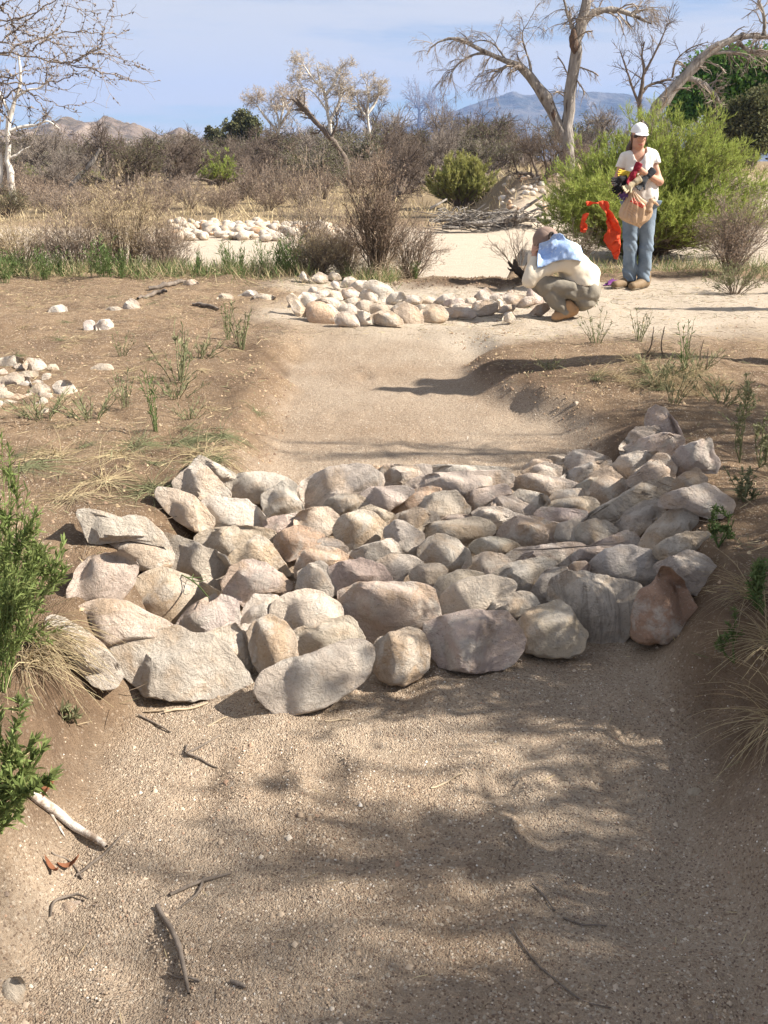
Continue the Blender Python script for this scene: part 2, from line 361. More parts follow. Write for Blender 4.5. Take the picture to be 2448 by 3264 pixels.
# ------------------------------------------------------------------ mountains
def ridge(name, pts, D, depth, m, seed, rough, foot=-8.0):
    """a range standing D metres away; pts = skyline in pixels of the 1659-wide picture"""
    P = np.array([uv_(x, y, D) for x, y in pts]); K, J = 240, 70
    x = np.linspace(P[0, 0], P[-1, 0], K); z = np.interp(x, P[:, 0], P[:, 2])
    s = (x[1]-x[0])
    z = z + rough*(fb2(x/(s*14), x*0+.5, 4, seed))*.5
    j = np.linspace(-1, 1, J); X, Jg = np.meshgrid(x, j)
    prof = (1-np.abs(Jg))**.85
    nz = fb2(X/(s*9) + Jg*1.5, Jg*3 + X/(s*30), 5, seed+3)
    Z = foot + (z[None]-foot)*prof + rough*2.2*nz*np.sin(np.pi*(Jg+1)/2)**.5*(1-prof*.75)*np.clip((z[None]-foot)/60, 0, 1)
    ed = ss(0, .06, np.linspace(0, 1, K))*ss(1, .94, np.linspace(0, 1, K)); Z = foot + (Z-foot)*ed[None]
    Y = D + Jg*depth + 0*X
    i = np.arange(K*J).reshape(J, K); F = np.stack([i[:-1, :-1], i[:-1, 1:], i[1:, 1:], i[1:, :-1]], -1).reshape(-1, 4)
    o = mobj(name, np.stack([X, Y, Z], -1).reshape(-1, 3), [F], m); tag(o, kind='structure'); return o
MM1 = mat('granite_slopes', (.19, .148, .12), (.095, .078, .06), scale=.045, detail=8, lo=.42, hi=.6, c3=(.27, .215, .17), s3=.05, l3=.55, h3=.68, rough=1, bump=1.0, bscale=.06, bdist=8)
MM2 = mat('forested_slopes', (.12, .115, .10), (.05, .058, .05), scale=.012, detail=8, lo=.42, hi=.58, c3=(.30, .26, .22), s3=.016, l3=.6, h3=.7, rough=1, bump=1.0, bscale=.02, bdist=20)
ridge('mountains', [(-260, 345), (-120, 300), (0, 292), (70, 282), (115, 270), (142, 258), (170, 252), (215, 257), (243, 256), (262, 260), (290, 259), (318, 272), (342, 290), (368, 279), (400, 281), (440, 290), (500, 300), (600, 318), (700, 340)], 900, 220, MM1, 3, 7.0)
ridge('mountains', [(560, 350), (700, 330), (850, 285), (960, 240), (1010, 224), (1060, 208), (1110, 198), (1140, 197), (1185, 192), (1200, 195), (1250, 198), (1300, 205), (1345, 208), (1390, 214), (1470, 222), (1600, 240), (1800, 290), (2000, 345)], 4200, 700, MM2, 9, 16.0)
# haze of the valley
hb = Acc(); x0, x1, y0, y1, z0, z1 = -5800, 5800, -5800, 5800, -12, 420
hv = np.array([(x, y, z) for z in (z0, z1) for y in (y0, y1) for x in (x0, x1)], float)
hf = np.array([(0, 2, 3, 1), (4, 5, 7, 6), (0, 1, 5, 4), (2, 6, 7, 3), (0, 4, 6, 2), (1, 3, 7, 5)])
hm = bpy.data.materials.new('valley_haze'); hm.use_nodes = True; ht = hm.node_tree; ht.nodes.remove(ht.nodes['Principled BSDF'])
pv = N(ht, 'ShaderNodeVolumePrincipled'); pv.inputs['Density'].default_value = 0.00013; pv.inputs['Color'].default_value = (.30, .48, .95, 1); pv.inputs['Anisotropy'].default_value = 0.0
ht.links.new(pv.outputs[0], ht.nodes['Material Output'].inputs['Volume'])
hz = mobj('haze', hv, [hf], hm, smooth=False); tag(hz, kind='stuff', label='thin blue valley haze over the far land', cat='haze')
# ------------------------------------------------------------------ rocks
def rock_material():
    m = bpy.data.materials.new('granite_boulder'); m.use_nodes = True; t = m.node_tree; b = t.nodes['Principled BSDF']; L = t.links.new
    b.inputs['Roughness'].default_value = .88; b.inputs['Specular IOR Level'].default_value = .2
    oi = N(t, 'ShaderNodeObjectInfo'); tco = N(t, 'ShaderNodeTexCoord')
    vm = N(t, 'ShaderNodeVectorMath', operation='MULTIPLY_ADD'); L(oi.outputs['Random'], vm.inputs[0]); vm.inputs[1].default_value = (37, 17, 53); L(tco.outputs['Object'], vm.inputs[2]); co = vm.outputs[0]
    def noise(s, d=6, r=.62, st=None, dist=0.):
        c = co
        if st:
            mpn = N(t, 'ShaderNodeMapping'); mpn.inputs['Scale'].default_value = st; mpn.inputs['Rotation'].default_value = (.2, .35, .1); L(co, mpn.inputs[0]); c = mpn.outputs[0]
        n = N(t, 'ShaderNodeTexNoise'); n.inputs['Scale'].default_value = s; n.inputs['Detail'].default_value = d; n.inputs['Roughness'].default_value = r; n.inputs['Distortion'].default_value = dist; L(c, n.inputs[0]); return n.outputs[0]
    def mr(v, a, bb, c=0., d=1.):
        n = N(t, 'ShaderNodeMapRange'); L(v, n.inputs[0])
        for i, q in enumerate((a, bb, c, d)): n.inputs[i+1].default_value = q
        return n.outputs[0]
    def mx(f, a, bb, bt='MIX'):
        n = N(t, 'ShaderNodeMix', data_type='RGBA', blend_type=bt)
        if isinstance(f, float): n.inputs[0].default_value = f
        else: L(f, n.inputs[0])
        for k, v in ((6, a), (7, bb)):
            if isinstance(v, tuple): n.inputs[k].default_value = (*v, 1)
            else: L(v, n.inputs[k])
        return n.outputs[2]
    def mul(a, bb):
        n = N(t, 'ShaderNodeMath', operation='MULTIPLY')
        for i, v in enumerate((a, bb)):
            if isinstance(v, float): n.inputs[i].default_value = v
            else: L(v, n.inputs[i])
        return n.outputs[0]
    col = oi.outputs['Color']
    wide = noise(5.5, 5, .6, dist=.6)
    col = mx(mr(wide, .50, .64, 0, .62), col, (.47, .335, .215))            # rusty weathering
    col = mx(mr(noise(8, 6, .65, dist=.4), .51, .62, 0, .72), col, (.62, .57, .50))  # pale quartz
    col = mx(mr(noise(11, 7, .7), .58, .78, 0, .36), col, (.24, .195, .155))          # dull crust
    band = noise(7, 5, .6, (1.2, 1.2, 8.5), .5)
    col = mx(mul(mr(band, .45, .62), mr(oi.outputs['Alpha'], 0., 1., 0., .75)), col, (.15, .13, .115))
    col = mx(mr(noise(95, 4, .75), .57, .70, 0, .55), col, (.16, .13, .11))
    col = mx(mr(noise(120, 3, .7), .58, .70, 0, .5), col, (.66, .60, .53))
    L(col, b.inputs['Base Color'])
    hgt = N(t, 'ShaderNodeMath', operation='MULTIPLY_ADD'); L(noise(24, 9, .72, dist=.3), hgt.inputs[0]); hgt.inputs[1].default_value = 1.0; L(mul(noise(6, 8, .6, (1.5, 1.5, 5), .5), .4), hgt.inputs[2])
    bn = N(t, 'ShaderNodeBump'); bn.inputs['Strength'].default_value = 1.0; bn.inputs['Distance'].default_value = .034; L(hgt.outputs[0], bn.inputs['Height']); L(bn.outputs[0], b.inputs['Normal'])
    return m
MROCK = rock_material()
def ico(sub):
    import bmesh
    bm = bmesh.new(); bmesh.ops.create_icosphere(bm, subdivisions=sub, radius=1.0)
    V = np.array([v.co[:] for v in bm.verts]); F = np.array([[v.index for v in f.verts] for f in bm.faces]); bm.free(); return V, F
ICO = {s: ico(s) for s in (1, 2, 3, 4, 5)}
COLS = dict(grey=(.43,.40,.37), gtan=(.44,.39,.335), purple=(.41,.36,.345), tan=(.47,.385,.295), cream=(.57,.50,.41), white=(.62,.575,.52), orange=(.50,.31,.18), rust=(.42,.275,.185),
            brown=(.36,.265,.19), pink=(.50,.385,.355), green=(.39,.37,.31), blue=(.40,.39,.375), dark=(.25,.22,.19), yellow=(.54,.46,.34), red=(.39,.255,.185))
LABELS = {}
def rock_from_outline(S, label, col, ang=0.5, sub=4, band=0.0, thick=0.8, grow_=1.09, group=None, name='boulder', lift=.06, seed=0, pos=None):
    """a stone: its outline sets width and height at its own place on the ground; depth, facets and hollows are added"""
    g = np.random.default_rng(abs(hash_(label)) + seed)
    S = np.asarray(S, float); x, y = S[:, 0], S[:, 1]; x1, y1 = np.roll(x, -1), np.roll(y, -1)
    cr = x*y1-x1*y; A = cr.sum()/2; cx = ((x+x1)*cr).sum()/(6*A); cy = ((y+y1)*cr).sum()/(6*A)
    ymax = y.max()
    P0 = gp(cx, cy*.6+ymax*.4, lift) if pos is None else pos
    t0 = np.dot(P0-CAM, FW)
    n = nrm(ray(cx, cy)); t = np.dot(P0-CAM, n)/np.dot(n, n)
    C = CAM + n*t*1.0
    u = nrm(np.cross(n, [0, 0, 1])); v = np.cross(u, n); w = -n
    L2 = []
    for a, b in S:
        d = ray(a, b); q = CAM + d*(np.dot(C-CAM, n)/np.dot(d, n)) - C; L2.append((q@u, q@v))
    L2 = np.array(L2)*grow_
    # distance to the outline for each direction
    TH = np.linspace(-math.pi, math.pi, 97)[:-1]; Rr = np.zeros(96)
    for i, th in enumerate(TH):
        d = np.array([math.cos(th), math.sin(th)]); best = 0
        for k in range(len(L2)):
            a, b = L2[k], L2[(k+1) % len(L2)]; e = b-a; den = d[0]*e[1]-d[1]*e[0]
            if abs(den) < 1e-12: continue
            tt = (a[0]*e[1]-a[1]*e[0])/den; s_ = (a[0]*d[1]-a[1]*d[0])/den
            if tt > 0 and -1e-6 <= s_ <= 1+1e-6: best = max(best, tt)
        Rr[i] = best
    Rr = np.where(Rr <= 0, Rr[Rr > 0].mean(), Rr)
    for _ in range(1 if ang > .6 else 3): Rr = (np.roll(Rr, 1)+2*Rr+np.roll(Rr, -1))/4
    V, F = ICO[sub]; V = V.copy()
    size = math.sqrt(abs(Rr).mean()**2)
    th = np.arctan2(V[:, 1], V[:, 0]); rr = np.interp(th, np.append(TH, math.pi), np.append(Rr, Rr[0]))
    s = np.hypot(V[:, 0], V[:, 1]); e1 = .62 if ang > .6 else .8
    T = thick*np.sqrt(Rr.min()*Rr.mean())*1.15
    r2 = rr*s**e1
    dw = T*np.sign(V[:, 2])*np.abs(V[:, 2])**e1
    P = (np.cos(th)*r2)[:, None]*u + (np.sin(th)*r2)[:, None]*v + dw[:, None]*w
    # broken or worn faces, cut back along the line of depth
    pl = [((.15, -.1, 1.0), .52), ((g.uniform(-.5, .3), -1.0, .30), .5), ((.9, -.5, .45), .62), ((-.9, -.55, .3), .62), (tuple(g.normal(size=3)), .62), (tuple(g.normal(size=3)), .66), (tuple(g.normal(size=3)+w), .6), (tuple(g.normal(size=3)+w), .66)]
    for nn, kf in pl:
        nn = nrm(np.array(nn) + g.normal(size=3)*.22)
        q = nn@w
        if abs(q) < .12: continue
        sup = P@nn; k = sup.max()*((kf if ang > .6 else kf*.5+.40) + g.uniform(-.08, .08))
        ov = sup-k; soft = size*(.02 if ang > .6 else .09 if ang > .35 else .16)
        ov = .5*(ov+np.sqrt(ov*ov+soft*soft)) - soft*.12
        P = P - np.outer(np.maximum(ov, 0)/q, w)*np.clip(.9, 0, 1)
    fr_ = V[:, 2] > 0; wn = P@w; P = P + np.outer(np.where(fr_, np.maximum((.06*T*V[:, 2])-wn, 0), 0), w)
    f = 1/size
    nz = vn3(P*f*1.1+g.uniform(0, 99, 3))*.055 + vn3(P*f*2.6+g.uniform(0, 99, 3))*.035 + (1-np.abs(vn3(P*f*2.1+g.uniform(0, 99, 3))))*.05*(.4+ang) + vn3(P*f*6.5+g.uniform(0, 99, 3))*.020 + (1-np.abs(vn3(P*f*9+g.uniform(0, 99, 3))))*.012
    sd_ = nrm(g.normal(size=3)*[1, 1, .7]); hh = P@sd_*f*(5+3*g.random())+1.2*vn3(P*f*1.6+9); fc = hh-np.floor(hh); msk = np.clip(vn3(P*f*1.4+g.uniform(0, 50, 3))*2+.5, 0, 1)
    nz = nz - (.045 if ang > .6 else .012)*fc**2*msk
    if band: nz = nz + .02*np.sin((P@u)*f*14 + 3*vn3(P*f*2))
    P = P*(1+nz-.05)[:, None]
    eu = mathutils.Euler(tuple(g.uniform(-1.1, 1.1, 3)) if 'vertical streaks' not in label else (0, 1.62, .2)); M3 = np.array(eu.to_matrix())
    o = mobj(name, P@M3+C, [F], MROCK, loc=C); o.rotation_euler = eu
    o.data.set_sharp_from_angle(angle=R(42 if ang > .6 else 60))
    c = np.array(COLS[col]); c = c if col == 'rust' else c*.52+np.array([.57, .48, .395])*.48
    if group and 'far stone' in group: c = c*1.12
    if group and 'near stone' in group: c = c*1.08
    c = c*(1+g.normal(0, .05)) + g.normal(0, .006, 3)
    o.color = (*np.clip(c, .03, .72), band)
    tag(o, label, 'boulder' if name == 'boulder' else 'stone', group); LABELS[label] = LABELS.get(label, 0)+1
    return o
def hash_(s):
    h = 5381
    for ch in s: h = (h*33 + ord(ch)) & 0x7fffffff
    return h
ZM = dict(A=(100,1440,.4822), B=(100,1760,.5425), C=(700,1440,.4822), D=(700,1760,.5425), E=(1400,1280,.6028), F=(1400,1640,.5425), G=(860,840,.3014), H=(1260,840,.3014), S=(0,0,1.0))
def pts(z, s):
    ox, oy, k = ZM[z]; a = np.array([float(q) for q in s.replace(';', ' ').replace(',', ' ').split()]).reshape(-1, 2); return np.stack([ox+a[:, 0]*k, oy+a[:, 1]*k], 1)
ROCKS = '''
B|grey|.9|0|100,400;150,378;200,400;330,470;420,545;540,715;470,800;360,780;250,640;110,480|pale grey elongated slab by the dry grass at the left end of the front row
B|gtan|.9|.25|470,545;600,500;850,450;930,490;1040,490;1180,600;1300,800;1190,835;900,865;680,830;560,720;480,590|largest grey slab sided boulder in the front row, right of the leaning slab
B|tan|.9|0|1010,490;1200,420;1260,480;1300,660;1270,720;1150,640;1060,570|squared tan boulder tucked behind the right shoulder of the largest grey slab
B|brown|.3|0|1265,480;1300,420;1400,372;1490,410;1550,490;1565,620;1480,680;1350,720;1305,640|round orange brown boulder behind the kidney shaped boulder
D|gtan|.2|0|205,780;260,700;420,622;560,590;680,532;800,512;870,550;893,600;860,720;760,820;620,900;400,950;300,900;220,840|long smooth kidney shaped boulder lying lowest of the front row
D|brown|.5|.15|895,590;930,520;1000,480;1130,443;1200,480;1235,580;1230,660;1170,750;1080,780;960,755;900,700|squat brown boulder with a dark crack between the kidney shaped and pink boulders
S|pink|.8|0|1354,1988;1380,1985;1440,1965;1500,1952;1600,1950;1635,1990;1660,2030;1658,2080;1610,2125;1510,2134;1410,2118;1372,2075|big pink angular boulder in the middle of the front row
F|yellow|.55|.15|450,660;490,590;600,540;700,517;760,550;810,640;865,700;850,800;780,840;600,835;490,795|yellowish tan blocky boulder right of the pink boulder
F|gtan|.9|.6|630,520;670,400;740,335;900,355;1160,410;1185,440;1160,640;1010,785;870,755;810,640;740,540|tall grey block with dark vertical streaks near the right end of the front row
F|rust|.5|.2|1140,700;1150,600;1180,450;1280,400;1290,330;1350,325;1400,360;1450,440;1510,540;1515,620;1450,710;1330,755;1200,745|upright rust orange boulder at the right end of the front row
F|grey|.8|.35|1270,300;1350,262;1470,215;1540,235;1630,320;1620,400;1550,485;1470,460;1430,430;1340,400|pale grey faceted boulder behind the rust orange boulder at the right edge
B|tan|.25|0|215,390;280,310;400,280;560,290;650,340;760,400;860,440;800,490;600,510;500,540;440,560;330,490|low smooth tan boulder behind the leaning grey slab
B|tan|.25|0|580,250;600,180;680,125;770,105;900,140;1110,240;1000,310;920,390;850,455;720,400;610,320|rounded orange tan boulder with a brown lower face, behind the low smooth tan one
B|purple|.8|0|845,450;900,370;990,290;1080,255;1190,280;1218,330;1210,430;1100,490;930,500;870,480|purplish grey wedge boulder above the largest grey slab
B|white|.9|0|1215,420;1250,330;1310,250;1420,258;1465,285;1410,350;1380,400;1290,440;1240,470|whitish broken stone wedged right of the purplish grey wedge
D|cream|.4|0|300,380;320,300;400,240;500,220;600,235;690,300;712,390;640,440;540,470;430,470;370,420|domed tan boulder with a pale crown above the round orange brown boulder
D|gtan|.85|.1|440,460;520,430;560,470;620,410;760,378;810,440;865,530;800,560;700,570;560,630;450,625|grey brown trough shaped boulder behind the kidney shaped boulder
D|tan|.5|.1|705,280;730,220;860,190;1100,180;1220,200;1262,250;1305,410;1190,450;1080,460;960,500;900,525;820,430;720,365|biggest rounded tan boulder, patched with white, in the second row
D|cream|.3|0|1285,300;1310,240;1400,180;1480,150;1600,137;1700,160;1755,210;1640,295;1520,355;1400,395;1325,405|oblong orange cream boulder right of the biggest rounded tan boulder
D|tan|.4|0|1252,230;1290,150;1400,103;1500,115;1580,140;1420,200;1320,270;1290,330|dull tan boulder showing behind the oblong orange cream one
F|grey|.85|0|235,580;320,510;460,450;530,460;592,540;500,580;410,625;300,610|grey wedge shaped stone above the pink and yellowish boulders
F|purple|.9|.4|525,470;600,360;640,320;740,315;760,345;690,420;640,550;570,510|purple grey wedge against the left side of the streaked grey block
F|gtan|.7|.2|295,355;420,290;600,250;690,285;650,320;610,380;520,470;440,430;350,380|long flat grey boulder behind the grey wedge shaped stone
F|pink|.8|0|750,325;790,280;860,275;889,300;880,360;800,365|small pink stone peeping over the streaked grey block
F|blue|.6|.3|880,330;920,250;1000,200;1120,185;1250,210;1345,255;1310,340;1200,450;1150,450;900,390|large blue grey boulder behind the streaked block and the rust orange boulder
A|gtan|.9|0|315,400;370,380;520,410;590,440;640,425;740,435;830,510;915,640;800,610;650,580;500,600;400,605;340,480|long pale slab with a dark top lying highest at the left bank
A|brown|.3|0|465,640;520,590;650,550;800,570;900,610;942,680;920,745;800,795;700,780;680,720;520,680|smooth brown log shaped boulder just below the dark topped slab
A|gtan|.35|.15|240,940;330,740;400,690;520,680;650,690;690,730;702,800;640,925;580,990;420,985;310,1010|big rounded grey tan boulder at the left edge above the low smooth tan one
A|gtan|.7|.25|845,540;900,540;1020,580;1280,690;1305,760;1245,860;1240,960;1100,880;890,780;935,700;920,630|broad flat grey tan slab with a fallen twig on it
D|pink|.75|.3|15,170;60,90;180,45;260,60;380,150;428,210;400,235;240,260;150,315;95,285;35,245|pinkish cream block left of the white upright stone
C|yellow|.6|0|62,690;140,630;260,555;330,590;400,700;468,800;440,840;350,780;250,730;120,760;68,765|pale yellow gabled boulder above the pinkish cream block
C|orange|.3|0|350,590;420,520;520,490;620,510;700,560;640,620;560,680;450,722;385,675|round boulder with orange and cream swirls
C|orange|.5|.1|500,730;560,660;640,620;780,640;910,715;780,760;710,790;600,800;520,820;500,870|boulder with a bright orange cap above the white upright stone
C|grey|.35|0|565,640;620,590;700,567;790,590;852,640;850,690;700,680|rounded grey stone behind the orange capped boulder
C|white|.9|.3|520,800;600,740;690,730;722,790;752,880;748,970;640,930;515,915|white upright slab standing left of the pink banded slab
C|pink|.8|.4|722,770;800,735;940,710;1040,740;1100,800;1150,870;950,890;840,920;780,950;752,870|wide pink banded slab right of the white upright slab
C|gtan|.85|0|1025,740;1110,680;1260,690;1350,740;1275,780;1215,830;1215,880;1140,875;1090,790|grey tan broken stone right of the pink banded slab
C|tan|.6|0|1255,790;1330,745;1450,740;1518,790;1440,840;1400,910;1320,895;1260,850|small tan block between the broken grey tan stone and the oval grey boulder
C|grey|.35|.1|1315,640;1380,570;1460,540;1560,580;1662,680;1662,730;1600,780;1520,795;1400,750;1320,715|oval grey boulder with a pale left flank, right of the pale grey cube
F|gtan|.2|.15|135,325;180,260;270,225;370,235;432,290;380,340;300,365;220,370|small round grey tan boulder right of the oval grey boulder
F|gtan|.5|.15|160,190;220,150;310,130;400,145;488,190;430,250;350,255;240,245|flattish grey tan stone below the red brown boulder
F|gtan|.8|.5|405,240;460,200;640,175;800,160;855,180;800,240;775,300;700,315;640,285;440,300|long banded slab with a dry stem lying across it
F|pink|.8|.35|865,190;980,140;1095,96;1160,123;1183,185;1060,205;930,225|pinkish grey slab with a green sprig at its right end
F|purple|.7|.2|773,240;820,205;940,190;1060,190;970,235;905,300;800,300|low purple grey stone between the long banded slab and the blue grey boulder
C|grey|.95|0|1092,510;1170,460;1230,468;1350,545;1345,640;1300,722;1210,700;1180,610;1098,575|pale grey cube shaped stone in the middle of the apron
C|green|.85|0|850,668;960,620;1130,576;1172,610;1200,700;1120,710;1020,755;930,720|olive grey wedge left of the pale grey cube
C|tan|.5|0|755,490;820,420;920,390;1010,408;1108,480;1060,545;1055,610;880,665;800,605;752,560|domed tan boulder left of the pale grey cube
C|tan|.35|0|495,470;530,410;620,372;720,370;798,435;770,490;700,570;600,520;500,500|rounded tan boulder in the third row, left of the domed tan one
C|pink|.8|0|295,460;350,430;480,415;565,405;510,460;450,520;350,540;305,515|small pinkish grey stone below the blue grey wedge
C|blue|.85|.1|275,290;330,250;420,200;480,240;565,395;480,425;320,440;285,360|blue grey wedge with a vertical left face near the upper left
C|white|.4|.15|25,200;120,150;270,130;420,160;510,220;520,290;480,310;400,330;300,340;215,330;100,305;55,285|large whitish rounded boulder at the upper left of the apron
C|white|.85|.3|525,330;540,240;600,170;720,110;900,85;1010,110;1065,170;1062,240;960,300;800,300;690,390;570,395|largest white block at the top edge of the apron
C|green|.5|0|685,360;720,310;830,275;930,290;985,340;900,410;800,430;740,390|olive grey rounded stone in front of the largest white block
C|gtan|.6|0|925,290;1000,235;1120,230;1260,235;1285,265;1190,340;1100,400;1000,370|flat grey tan stone right of the largest white block
C|orange|.3|0|1140,390;1180,320;1280,250;1400,226;1485,250;1380,330;1240,410;1160,418|orange topped oval boulder in the upper middle
C|gtan|.5|.2|1225,395;1320,310;1450,263;1560,260;1610,320;1662,395;1640,425;1500,440;1440,470;1340,420|broad pale grey tan boulder right of the orange topped oval
C|brown|.7|0|1115,470;1180,410;1300,370;1420,400;1450,460;1350,500;1300,515;1200,485|rough brown stone in front of the broad pale grey tan boulder
C|tan|.5|0|915,380;1000,350;1100,390;1158,412;1090,480;1010,450|small tan stone behind the domed tan boulder
C|grey|.95|0|1080,120;1100,84;1380,88;1392,165;1300,215;1240,220;1130,245;1072,215|squared grey block in the top row right of the largest white block
S|cream|.7|.2|1285,1570;1307,1525;1400,1510;1500,1500;1600,1503;1627,1515;1612,1560;1560,1590;1500,1600;1420,1590;1340,1580|long pale ridge shaped boulder in the top row
S|grey|.9|0|1362,1484;1420,1482;1560,1487;1645,1497;1600,1520;1420,1528;1375,1525|dark flat topped stone behind the long pale ridge
C|orange|.5|0|985,95;1082,93;1078,140;1062,200;1010,150|small orange stone between the white block and squared grey block
A|gtan|.9|0|945,200;1000,140;1090,48;1140,90;1230,180;1305,265;1305,315;1180,325;1100,310;955,250|brown grey triangular boulder standing at the upper left corner
A|cream|.85|.3|1085,40;1130,30;1250,90;1355,150;1300,200;1240,220;1180,150|cream slab with orange streaks behind the triangular boulder
A|tan|.75|0|822,290;838,238;930,248;1060,290;1130,350;1205,440;1205,495;1100,540;1000,480;895,390|long tan boulder pointing up left, below the triangular boulder
A|white|.5|.2|1125,350;1160,303;1280,308;1430,315;1500,380;1550,440;1520,515;1330,510;1210,505;1175,425|bright cream boulder right of the long tan boulder
A|tan|.4|.1|1080,565;1160,510;1300,493;1480,500;1630,550;1580,600;1430,640;1310,710;1230,695;1100,625|wide flat topped tan boulder with a dark pebble on it
E|pink|.75|0|115,535;180,470;350,433;385,490;310,535;180,590|pinkish angular stone below the long pale ridge
E|gtan|.6|.1|372,455;420,400;480,380;600,400;730,430;740,460;620,500;570,505;420,485|grey boulder with a brown hollow in the upper right
E|gtan|.7|0|425,375;540,330;560,320;645,345;640,410;520,410|pale flat faced stone above the boulder with the hollow
E|brown|.6|0|432,355;500,308;560,303;605,320;570,345;500,380|brownish stone behind the pale flat faced one
E|purple|.8|0|665,330;680,280;720,257;800,263;905,300;870,345;760,370;690,365|dark sided stone highest in the upper right cluster of the apron
E|cream|.4|0|555,308;590,285;650,278;682,295;665,330;610,335|small pale stone at the top edge left of the dark sided stone
E|blue|.75|.15|632,415;700,360;800,320;925,308;890,360;810,415;720,445|long blue grey stone in the upper right cluster
E|brown|.85|0|782,420;800,388;900,343;960,400;1030,462;930,525;855,550;798,495|brown angular boulder with pale speckles in the upper right
E|grey|.85|0|725,445;850,370;925,338;915,365;830,420;800,505;745,500|grey stone showing left of the brown angular boulder
E|gtan|.9|.1|908,345;960,290;1030,268;1160,263;1140,310;1060,380;1000,425;950,400|flat pale slab tilted behind the brown angular boulder
E|tan|.95|0|985,415;1060,365;1150,280;1200,278;1253,350;1245,410;1150,420;1060,465|brown pyramid shaped boulder with a shaded left face
E|pink|.8|.2|1088,125;1098,60;1140,23;1192,38;1252,110;1290,195;1240,220;1150,200;1105,160|hooked pinkish boulder topmost on the right bank
E|gtan|.8|.8|950,245;1000,178;1040,138;1145,128;1170,150;1120,210;1000,260|finely banded stone below the hooked pinkish boulder
E|pink|.8|.2|965,255;1060,200;1180,168;1283,183;1295,235;1235,300;1190,300;1100,285;1000,295|broad pinkish grey boulder below the banded stone on the right bank
E|purple|.9|.2|1225,305;1280,238;1432,198;1450,270;1485,332;1465,378;1380,375;1265,400;1245,345|purple grey broken boulder at the right edge of the bank
E|brown|.7|0|1235,425;1300,378;1360,352;1415,400;1405,450;1300,490;1240,480|small rust brown stone below the purple grey broken boulder
E|purple|.95|.1|1172,505;1260,470;1420,435;1500,490;1560,542;1535,590;1440,620;1350,590;1300,560;1178,570|sharp edged grey boulder with a sunlit face at the far right
E|gtan|.85|.5|740,635;850,560;950,500;1060,440;1222,396;1245,430;1245,475;1150,505;1060,575;985,610;905,660;800,655|long banded slab slanting up to the right
E|purple|.85|.2|928,665;980,590;1060,540;1165,518;1195,585;1140,650;1055,715;960,715|purple pink slab below the long slanting slab
E|gtan|.85|.2|1060,755;1100,680;1200,590;1280,528;1345,558;1365,625;1340,700;1240,745;1120,795|tall grey slab slanting right above the dark brown slab
E|brown|.8|.2|1115,795;1200,730;1300,690;1432,690;1445,745;1360,810;1260,850;1170,835|dark brown slab in the shade at the right edge
E|cream|.3|0|575,515;620,470;740,458;795,480;770,510;640,545;590,545|small cream oval stone below the boulder with the hollow
E|yellow|.3|.5|540,555;620,520;740,503;812,508;850,548;800,595;700,590;590,580|yellow banded oval boulder above the purple brown stone
E|purple|.7|0|500,595;550,560;700,568;795,575;760,625;720,655;620,660;525,625|purple brown flat stone in front of the yellow banded oval
E|red|.8|0|305,715;340,650;400,608;520,618;640,650;612,700;605,765;540,780;420,780|red brown angular boulder in the right middle
E|cream|.35|0|598,695;620,650;700,628;750,645;725,690;715,755;640,765;603,755|small cream stone right of the red brown boulder
E|green|.3|.3|700,695;740,650;820,620;900,640;945,682;880,735;780,770;708,745|smooth greenish grey boulder in the right middle
E|white|.75|0|165,595;220,560;320,558;400,590;465,605;390,655;310,680;235,635|bright broken white stone above the red brown boulder
E|purple|.7|.1|255,560;310,510;380,493;440,530;515,562;505,610;420,605;340,590|purple grey flat stone behind the broken white stone
E|tan|.75|0|375,495;430,463;560,495;580,532;520,585;450,560|tan angular stone with a pale face behind the purple grey flat stone
S|yellow|.45|0|1325,1692;1350,1675;1400,1664;1510,1648;1560,1663;1578,1697;1535,1725;1480,1745;1420,1720;1360,1725|long yellow cream boulder in the middle above the oval grey boulder
E|dark|.7|0|-5,630;60,598;160,598;175,620;60,645|low dark stone behind the long yellow cream boulder
'''
for i, ln in enumerate(ROCKS.strip().split('\n')):
    z, c, a, b, s, lab = ln.split('|')
    rock_from_outline(pts(z, s), lab, c, float(a), 5 if i < 11 else 4, float(b), group='boulders of the near stone apron')
